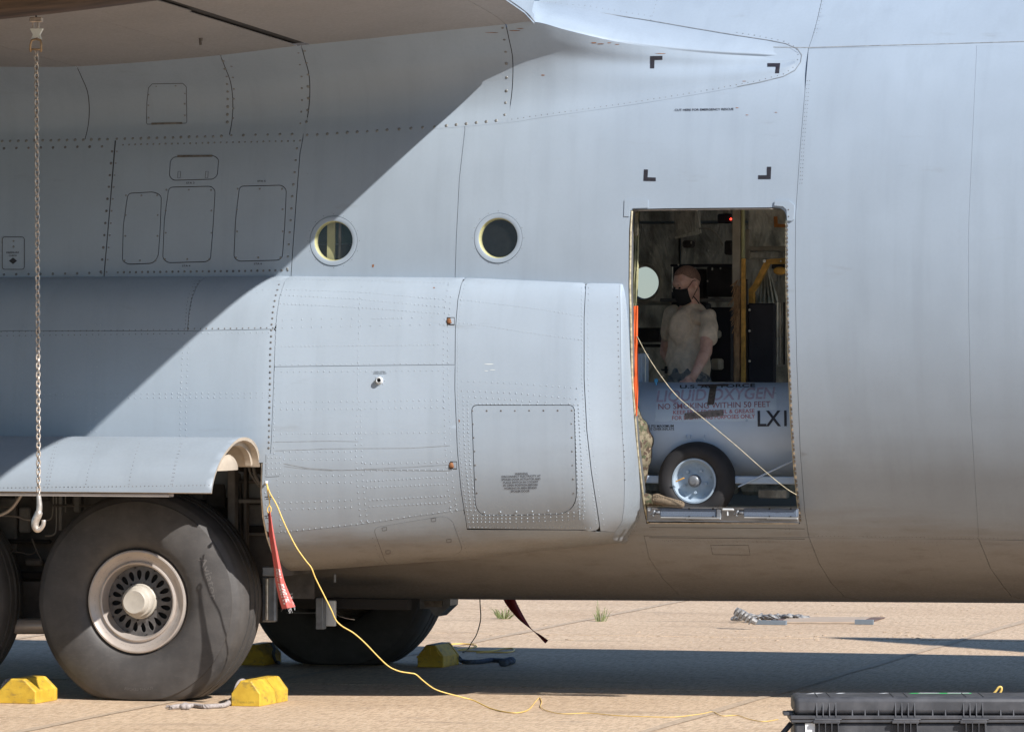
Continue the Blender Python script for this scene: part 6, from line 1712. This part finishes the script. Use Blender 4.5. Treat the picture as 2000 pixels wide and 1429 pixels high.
c0_ = PG(508, 1379); lt_.add([Vector((c0_.x - .165 + (x - lo[0]) / (hi[0] - lo[0]) * .12, c0_.y - .0012, .022 + y * .018)) for x, y in V], Fs); lt_.build('moulded_number', mat('darker_yellow', (.42, .30, .04), .7), k2)  # number set in a darker yellow than the chock body
r = rope3([tuple(PY(x, y, Y)) for x, y, Y in ((478, 1331, .30), (473, 1329, .12), (466, 1334, .0), (461, 1346, -.10), (457, 1358, -.13), (450, 1368, -.15))] + gpts([(440, 1376, .018), (420, 1378, .016), (400, 1379, .016), (380, 1377, .016), (362, 1378, .016), (346, 1379, .016), (334, 1381, .014)]), .0165, M['rope'], 'chock_rope')
tag(r, 'frayed pale grey rope trailing from the sunlit chock past the near tyre', 'rope')
kb = MB(); random.seed(3)
for c in ((362, 1377), (358, 1379), (366, 1379)): kb.ell(PG(c[0], c[1], .022), (.028, .022, .022))
kb.build('rope_knot', M['rope'], r, smooth=True)['kind'] = 'stuff'
kb = MB()
for i in range(30):
    p = PG(338, 1380, .012); kb.cyl(p, p + Vector((random.uniform(-.06, .0), random.uniform(-.03, .03), random.uniform(-.008, .014))), .0016, 4)
o = kb.build('frayed_end', M['rope'], r); o['kind'] = 'stuff'
r = rope3([tuple(PY(x, y, Y)) for x, y, Y in ((22, 1330, -.1), (15, 1329, -.2), (9, 1336, -.26), (4, 1348, -.30), (-4, 1362, -.32))] + gpts([(-14, 1374, .016), (-40, 1378, .016)]), .0165, M['rope'], 'chock_rope'); tag(r, 'grey rope looped over the chock at the left picture edge', 'rope')
r = rope3(gpts([(896, 1284, .05), (902, 1290, .02), (918, 1292, .018), (940, 1291, .018), (962, 1288, .018), (985, 1289, .018), (998, 1286, .02), (1003, 1290, .02), (992, 1293, .02), (978, 1295, .02)]), .017, M['rope_blue'], 'chock_rope'); tag(r, 'dark twisted rope lying in shade beside the ribbed chock', 'rope')
kb = MB()
for c in ((984, 1294), (990, 1292), (996, 1290)): kb.ell(PG(c[0], c[1], .025), (.04, .03, .028))
kb.build('rope_knot', M['rope_blue'], r, smooth=True)['kind'] = 'stuff'
r = rope3([tuple(PY(x, y, 4.2)) for x, y in ((531, 1255), (536, 1266), (534, 1275))] + gpts([(538, 1290, .02), (545, 1293, .02)]), .012, M['rope_blue'], 'chock_rope'); tag(r, 'short black rope end hanging beside the far wheel', 'rope')

# ------------------------------------------------------------------ cords and streamers
M['cord'] = mat('yellow_nylon_cord', (.74, .50, .13), .5, var=.12); M['cord_dark'] = mat('dark_cord', (.07, .06, .04), .7)  # second cord is a dark one
up = [(521, 944, -.30), (527, 962, -.33), (540, 985, -.34), (552, 1014, -.34), (565, 1042, -.33), (580, 1070, -.33), (597, 1094, -.32), (608, 1108, -.31), (616, 1128, -.30), (632, 1160, -.28), (647, 1190, -.26), (656, 1210, -.25), (668, 1222, -.24), (690, 1235, -.22), (712, 1254, -.19), (740, 1283, -.15), (760, 1301, -.12), (780, 1310, -.09), (800, 1313.5, -.06), (812, 1316, -.04), (826, 1328, -.01), (846, 1343, .03), (866, 1351, .07), (900, 1360, .12), (925, 1367, .15)]
gp = [(957, 1382, .006), (985, 1389, .006), (1010, 1391, .006), (1032, 1385, .006), (1046, 1369, .006), (1054, 1361.5, .006), (1058, 1370, .006), (1056, 1380, .006), (1072, 1388, .006), (1100, 1393, .006), (1150, 1391.5, .006), (1200, 1396, .006), (1260, 1398.5, .006), (1320, 1399, .006), (1370, 1393, .006), (1392, 1389, .006), (1410, 1397, .006), (1440, 1396, .006), (1462, 1403, .006), (1490, 1408, .006), (1520, 1404, .006)]
cpts = [tuple(PY(*q)) for q in up] + gpts(gp)
cc = catmull(cpts, 6)
cr1 = MB().tube([Vector(p) for p in cc], [.0044 if i < 150 else .0044 - .0018 * min(1, (i - 150) / 40) for i in range(len(cc))], 8).build('cord_line', M['cord'], None, smooth=True); tag(cr1, 'long yellow cord hanging from the fairing and trailing over the sunlit apron', 'cord')
st = empty('warning_streamer', PY(524, 985, -.34), 0, 'red remove before flight streamer hanging from a yellow loop beside the near wheel', 'streamer')
lp_ = MB(); lp_.tube([Vector(p) for p in catmull([tuple(PY(x, y, -.32)) for x, y in ((521, 944), (523, 960), (526, 975), (526.5, 988))], 5)], .0042, 6); lp_.tube([Vector(p) for p in catmull([tuple(PY(x, y, -.34)) for x, y in ((526, 987), (522.5, 992), (523, 999), (526, 1001), (529, 998), (529, 991), (526, 987))], 5)], .004, 6); lp_.build('cord_loop', M['cord'], st, smooth=True)
def red_mat(nm, c):
    m = bpy.data.materials.new(nm); m.use_nodes = True; k = NT(m); p = k.pos(); k.l(k.mix(k.rng(k.noise(p, 20, 4), .3, .7), c, tuple(v * .75 + .02 for v in c)), k.b.inputs['Base Color']); k.b.inputs['Roughness'].default_value = .7; return m
M['red'] = red_mat('faded_red_nylon', (.62, .115, .095)); M['dred'] = red_mat('dark_red_nylon', (.30, .012, .015)); M['white_ink'] = mat('worn_white_ink', (.75, .72, .70), .6)
Lx = [(524, 998), (525, 1040), (530, 1075), (535, 1108), (537, 1130), (544, 1165), (551, 1189)]; Rx = [(528, 998), (535, 1040), (543, 1080), (550, 1112), (556, 1135), (567, 1162), (577, 1184)]
La, Ra = catmull([(x, y) for x, y in Lx], 6), catmull([(x, y) for x, y in Rx], 6); A = []
def strm(i, j, off=0.0):
    t = j; l, r2 = La[i], Ra[i]; x, y = l + (r2 - l) * t; return PY(x, y, -.34 - off + .035 * math.sin(t * 5.5 + i * .07) * (.3 + i / len(La)))
A = [[strm(i, j / 10) for j in range(11)] for i in range(len(La))]
sm_ = MB().ring_loft(A, False, False).build('streamer_cloth', M['red'], st, smooth=True)
V, Fs = text_2d('REMOVE  * *  BEFORE FLIGHT', .035); a = np.array(V); lo, hi = a.min(0), a.max(0); out = []
for x, y in V:
    f = (x - lo[0]) / (hi[0] - lo[0]); g = .24 + .5 * (1 - y / .7); ii = (len(La) - 1) * (.50 + .44 * f); i0 = int(ii); w = ii - i0
    out.append(strm(i0, g, .004).lerp(strm(min(i0 + 1, len(La) - 1), g, .004), w))
MB().add(out, Fs).build('lettering', M['white_ink'], st)
fr_ = MB()
for i in range(14):
    t = random.random(); x, y = La[-1] + (Ra[-1] - La[-1]) * t; p = PY(x, y, -.34); q = p + Vector((random.uniform(-.01, .03), 0, random.uniform(-.035, -.005))); fr_.cyl(p, q, .0006, 3)
for i in range(7):
    y = random.uniform(1160, 1183); p = PY(565 + (y - 1160) * .4, y, -.34); q = p + Vector((random.uniform(.005, .035), 0, random.uniform(-.03, .02))); fr_.cyl(p, q, .0006, 3)
o = fr_.build('frayed_threads', M['white_ink'], st); o['kind'] = 'stuff'
st2 = empty('warning_streamer', PY(996, 1165, 4.3), 0, 'dark red streamer blown sideways below the belly in front of bright concrete', 'streamer')
La2, Ra2 = catmull([(978, 1160), (990, 1182), (1012, 1208), (1038, 1229), (1050, 1240), (1065, 1256)], 5), catmull([(1002, 1160), (1012, 1182), (1026, 1208), (1040, 1229), (1056, 1239), (1071, 1250)], 5)
A = [[PY(*(l + (r2 - l) * j / 6), 4.3 + .02 * math.sin(j + i * .2)) for j in range(7)] for i, (l, r2) in enumerate(zip(La2, Ra2))]
MB().ring_loft(A, False, False).build('streamer_cloth', M['dred'], st2, smooth=True)
c2 = MB().tube([Vector(p) for p in catmull([tuple(PY(x, y, Y)) for x, y, Y in ((937, 1165, 4.6), (938, 1185, 4.6), (939, 1205, 4.7), (936, 1222, 4.9), (930, 1240, 5.3), (921, 1254, 5.8))] + gpts([(913, 1268, .01), (904, 1273, .01)]), 5)], .0042, 6).build('thin_cord', M['cord_dark'], None, smooth=True); tag(c2, 'thin dark cord hanging from the belly down to the apron', 'cord')
c3 = MB().tube([Vector(p) for p in catmull(gpts([(870, 1258, .008), (900, 1256.5, .008), (925, 1258, .008), (930, 1262, .008), (912, 1266, .008), (895, 1268, .008), (930, 1271, .008), (960, 1270.5, .008), (985, 1266, .008), (1002, 1265.5, .008), (1003, 1270, .008), (990, 1273, .008), (960, 1273, .008), (930, 1273.5, .008)]), 6)], .006, 6).build('cord_loops', M['cord'], None, smooth=True); tag(c3, 'loose loops of yellow cord on the concrete behind the ribbed chock', 'cord')

# ------------------------------------------------------------------ tie-down point, pit and weeds
pit = empty('tie_down_pit', PG(1610, 1212), 0, 'shallow steel lined pit with a tan cover plate set into the concrete', 'pit')
M['steelplate'] = mat('tan_cover_plate', (.40, .31, .23), .8, var=.15); M['ruststeel'] = mat('rusty_steel_frame', (.14, .09, .07), .8, var=.4, vscale=12); M['bluesteel'] = mat('blue_grey_steel', (.20, .24, .28), .6, .3)
def gq(pts, z0, z1, mt, name, par):
    t = [PG(x, y, 0) for x, y in pts]; tt = [Vector((p.x, p.y, z1)) for p in t]; bb = [Vector((p.x, p.y, z0)) for p in t]; MB().ring_loft([bb, tt], True, True).build(name, M[mt], par)
gq([(1525, 1217.5), (1674, 1217.5), (1701, 1207.5), (1540, 1207.5)], .004, .016, 'steelplate', 'cover_plate', pit)
gq([(1490, 1218.5), (1525, 1218.5), (1540, 1207), (1530, 1206.5)], .003, .012, 'ruststeel', 'frame_rail', pit); gq([(1675, 1218), (1701, 1216), (1729, 1207), (1702, 1207)], .003, .012, 'ruststeel', 'frame_rail', pit)
MB().box(PG(1507, 1215, .02), (.26, .05, .035)).build('frame_lip', M['bluesteel'], pit); MB().box(PG(1688, 1214, .022), (.16, .04, .04)).build('frame_lip', M['bluesteel'], pit)
tc = empty('tie_down_chain', PG(1462, 1203), 0, 'heap of galvanised tie down chain with a silver tensioner on the far concrete', 'chain')
M['galv'] = mat('galvanised_steel', (.26, .255, .25), .55, .4, var=.3, vscale=30); mb = MB()
ln = MB(); rg = []
for k in range(12):
    t = 2 * math.pi * k / 12; c = Vector((.045 * math.cos(t), .022 * math.sin(t), 0)); n_ = Vector((math.cos(t), math.sin(t), 0)); rg.append([c + (n_ * math.cos(2 * math.pi * j / 5) + Vector((0, 0, 1)) * math.sin(2 * math.pi * j / 5)) * .009 for j in range(5)])
rg.append(rg[0]); ln.ring_loft(rg, True, False); lm2 = ln.mesh('chain_link', True); lm2.materials.append(M['galv'])
for i in range(42):
    t = i / 41; x = 1437 + 132 * t + random.uniform(-3, 3); y = 1204.5 + random.uniform(-1.6, 1) * (1 if t > .35 else 1.6) + t * .5; p = PG(x, y, .02 + (.04 * random.random() if t < .6 else 0))
    o = bpy.data.objects.new('chain_link', lm2); COL.objects.link(o); o.parent = tc; o.location = p - Vector(tc.location); o.rotation_euler = (random.uniform(-1, 1), random.uniform(-.5, .5), random.uniform(-1.2, 1.2))
b = PG(1456, 1203, .11); tn = MB(); RM2 = Matrix.Rotation(R(28), 3, 'Y')
tn.tube([b + RM2 @ Vector((-.10, 0, 0)), b + RM2 @ Vector((-.03, 0, 0)), b + RM2 @ Vector((.05, 0, 0)), b + RM2 @ Vector((.11, 0, 0))], [.035, .042, .034, .025], 9)
for k in range(5): tn.box(b + RM2 @ Vector((-.08 + .036 * k, -.038, .0)), (.010, .02, .08), RM2.to_4x4())
tn.build('tensioner', M['galv'], tc)
M['grass'] = mat('green_grass', (.13, .155, .05), .7, var=.4, vscale=40)
def tuft(x, y, w, h, lab, n=60, sp=1.0):
    base = PG(x, y); mb = MB()
    for i in range(n):
        a = random.uniform(0, 6.28); rad = random.random() ** .7 * .06; p = base + Vector((math.cos(a) * rad, math.sin(a) * rad, 0)); d = Vector((math.cos(a) * random.uniform(.2, 1) * w, math.sin(a) * .5 * w, random.uniform(.35, 1) * h)); q = p + d * .6 + Vector((0, 0, d.z * .2)); e = p + d * 1.1 - Vector((0, 0, d.z * .1)); wv = Vector((.0028, .002, 0))
        mb.add([p - wv, p + wv, q + wv * .8, e, q - wv * .8], [(0, 1, 2, 4), (4, 2, 3)])
    o = mb.build('grass_tuft', M['grass'], None); tag(o, lab, 'grass tuft', 'weeds in the concrete')
tuft(985, 1208, .15, .11, 'low spreading green weed on the far concrete near the dark red streamer', 45); tuft(1173, 1213, .07, .20, 'upright green weed growing from the joint under the belly', 20)
rs = MB(); random.seed(11)
for k in range(90):
    p = PG(random.uniform(930, 1900), random.choice((random.uniform(1180, 1270), random.uniform(1240, 1250))), .002); s_ = random.uniform(.006, .02); rs.ell(p, (s_ * 1.4, s_, s_ * .35), None, 6, 3)
o = rs.build('pebbles', M['joint']); tag(o, 'small loose pebbles and grit on the apron', kind='stuff')

# ------------------------------------------------------------------ black equipment case
def case_mat():
    m = bpy.data.materials.new('scuffed_black_plastic'); m.use_nodes = True; k = NT(m); p = k.pos()
    c = k.mix(k.rng(k.noise(p, 8, 5), .35, .75), (.040, .041, .046), (.078, .078, .084)); c = k.mix(k.rng(k.noise(k.mapv(p, (2, 2, 6)), 30, 5, .7), .6, .75, 0, .4), c, (.15, .14, .14)); k.l(c, k.b.inputs['Base Color']); k.b.inputs['Roughness'].default_value = .5
    k.l(k.bump(k.noise(p, 300, 2), .0006), k.b.inputs['Normal']); return m
M['case'] = case_mat(); M['tapew'] = mat('pale_grey_tape', (.42, .42, .42), .6, var=.1); M['tapegreen'] = mat('green_tape', (.03, .42, .10), .5); M['white'] = mat('white_sticker', (.72, .74, .74), .5)
case = empty('equipment_case', PD(1800, 1450, 32.2).to_3d(), TH, 'large black ribbed plastic equipment case with latches at the lower right corner', 'case')
case.location.z = 0
def CL(px, py, dd=0.0):   # local frame: x right, y away, z up
    return None
d0 = 32.0
lx = lambda px: ((px - 1000) / FPX * d0) - (Vector(case.location) - CAM).dot(RGT)
cl_y = (CAM + Vector((FWD.x, FWD.y, 0)).normalized() * d0 - Vector(case.location)).dot(Vector((-math.sin(TH), math.cos(TH), 0)))
zz = lambda py, d=d0: CAM.z - (py - 678) / FPX * d
xl_ = lx(1548); xr_ = xl_ + 1.72; y0_ = cl_y; y1_ = cl_y + .46
zt = zz(1352, d0 + .42); zb_ = zz(1398); zseam = zz(1404)
def cput(mb, name, mt, smooth=False, bev=0):
    me = mb.mesh(name, smooth); bm = bmesh.new(); bm.from_mesh(me); bmesh.ops.recalc_face_normals(bm, faces=bm.faces); bm.to_mesh(me); bm.free()
    o = bpy.data.objects.new(name, me); me.materials.append(M[mt]); COL.objects.link(o); o.parent = case
    if bev: b = o.modifiers.new('b', 'BEVEL'); b.width = bev; b.segments = 3; b.limit_method = 'ANGLE'; b.angle_limit = R(40)
    if bev: me.polygons.foreach_set('use_smooth', [True] * len(me.polygons)); me.set_sharp_from_angle(angle=R(60))
    return o
def bx3(x0, x1, y0, y1, z0, z1): return ((x0 + x1) / 2, (y0 + y1) / 2, (z0 + z1) / 2), (x1 - x0, y1 - y0, z1 - z0)
cput(MB().box(*bx3(xl_ + .012, xr_, y0_ + .012, y1_, zb_ + .006, zt)), 'lid', 'case', bev=.030)
cput(MB().box(*bx3(xl_ - .012, xr_ + .01, y0_ - .010, y1_ + .01, zseam, zb_ + .004)), 'lid_rim', 'case', bev=.004)
cput(MB().box(*bx3(xl_ - .008, xr_ + .008, y0_ - .006, y1_ + .006, zseam - .020, zseam - .002)), 'base_rim', 'case', bev=.004)
cput(MB().box(*bx3(xl_ + .012, xr_, y0_ + .014, y1_, .01, zseam - .02)), 'base', 'case', bev=.018)
def latch(x):
    for j in range(4):
        xx = x + (j - 1.5) * .038
        if j < 3 or True:
            cput(MB().add([(xx - .003, y0_ + .02, zt - .012), (xx + .003, y0_ + .02, zt - .012), (xx + .003, y0_ - .016, zb_), (xx - .003, y0_ - .016, zb_), (xx - .003, y0_ + .03, zb_), (xx + .003, y0_ + .03, zb_)], [(0, 1, 2, 3), (3, 2, 5, 4), (0, 3, 4), (1, 5, 2), (0, 4, 5, 1)]), 'latch_rib', 'case')
        cput(MB().box(*bx3(xx - .003 + .012, xx + .003 + .012, y0_ - .030, y0_ + .01, zseam - .085, zseam - .010)), 'latch_tooth', 'case', bev=.002)
    cput(MB().box(*bx3(x - .080, x + .080, y0_ - .030, y0_ + .002, zseam - .024, zseam - .004)), 'latch_bar', 'case', bev=.004)
    cput(MB().cyl((x - .07, y0_ - .024, zseam - .0), (x + .09, y0_ - .024, zseam - .0), .0065, 8), 'latch_pin', 'case')
for px in (1614, 1768, 1901): latch(lx(px))
for px in (1665, 1690, 1716, 1822, 1847, 1955, 1980): cput(MB().add([(lx(px) - .003, y0_ + .013, zb_ + .038), (lx(px) + .003, y0_ + .013, zb_ + .038), (lx(px) + .004, y0_ - .008, zb_), (lx(px) - .004, y0_ - .008, zb_)], [(0, 1, 2, 3)]), 'lid_rib', 'case')
for px in (1626, 1743, 1775, 1895, 1926): cput(MB().box(*bx3(lx(px) - .004, lx(px) + .004, y0_ + .006, y0_ + .03, .02, zseam - .03)), 'base_rib', 'case', bev=.002)
for px in (1598, 1622, 1746, 1773, 1888, 1922): cput(MB().box(*bx3(lx(px) - .003, lx(px) + .003, y0_ + .03, y1_ - .05, zt - .001, zt + .004)), 'lid_ridge', 'case', bev=.002)
cput(MB().box(*bx3(lx(1573), lx(1592), y0_ + .008, y0_ + .0135, .0, zseam - .024)), 'side_sticker', 'white')
def topq(a, mt, nm):
    pts = []
    for px, py in a: f = (1377 - py) / 27.0; pts.append((lx(px), y0_ + .035 + f * .36, zt + .0015))
    cput(MB().add(pts, [tuple(range(len(pts)))]), nm, mt)
topq([(1578, 1359), (1602, 1359), (1618, 1350), (1596, 1350)], 'tapew', 'lid_tape'); topq([(1638, 1356), (1650, 1356), (1660, 1351), (1646, 1351)], 'white', 'lid_tape'); topq([(1722, 1355), (1735, 1355), (1748, 1351), (1738, 1351)], 'white', 'lid_tape')
topq([(1782, 1357), (1905, 1357), (1909, 1351), (1790, 1351)], 'tapegreen', 'lid_tape')
pts4 = [(1800, 1355.5), (1845, 1355.5), (1842, 1352.2), (1806, 1352.2)]
def topq2(a, mt, nm):
    pts = [(lx(px), y0_ + .035 + (1377 - py) / 27.0 * .36, zt + .003) for px, py in a]; cput(MB().add(pts, [tuple(range(len(pts)))]), nm, mt)
topq2(pts4, 'white', 'lid_label'); topq2([(1858, 1355.5), (1902, 1355.5), (1904, 1352.2), (1862, 1352.2)], 'white', 'lid_label')
hd_ = MB().tube([(xl_ + .0, y0_ + .12, zseam - .03), (xl_ - .05, y0_ + .12, zseam - .09), (xl_ - .10, y0_ + .12, zseam - .18), (xl_ - .09, y0_ + .12, zseam - .26)], .016, 8); cput(hd_, 'side_handle', 'boot' if False else 'case', True)
cput(MB().box(*bx3(xl_ - .05, xl_ + .005, y0_ + .06, y0_ + .2, zb_ + .0, zb_ + .02)), 'handle_mount', 'case', bev=.004)
cd3 = MB().tube([Vector(p) for p in catmull([tuple(PD(x, y, 32.7)) for x, y in ((1938, 1356), (1944, 1350), (1950, 1342), (1955, 1341), (1956, 1346), (1953, 1353), (1950, 1360))], 5)], .0075, 6).build('yellow_strap', M['cord'], None, smooth=True); tag(cd3, 'small bent loop of yellow strap sticking up behind the black case', 'strap')
put_rivets()
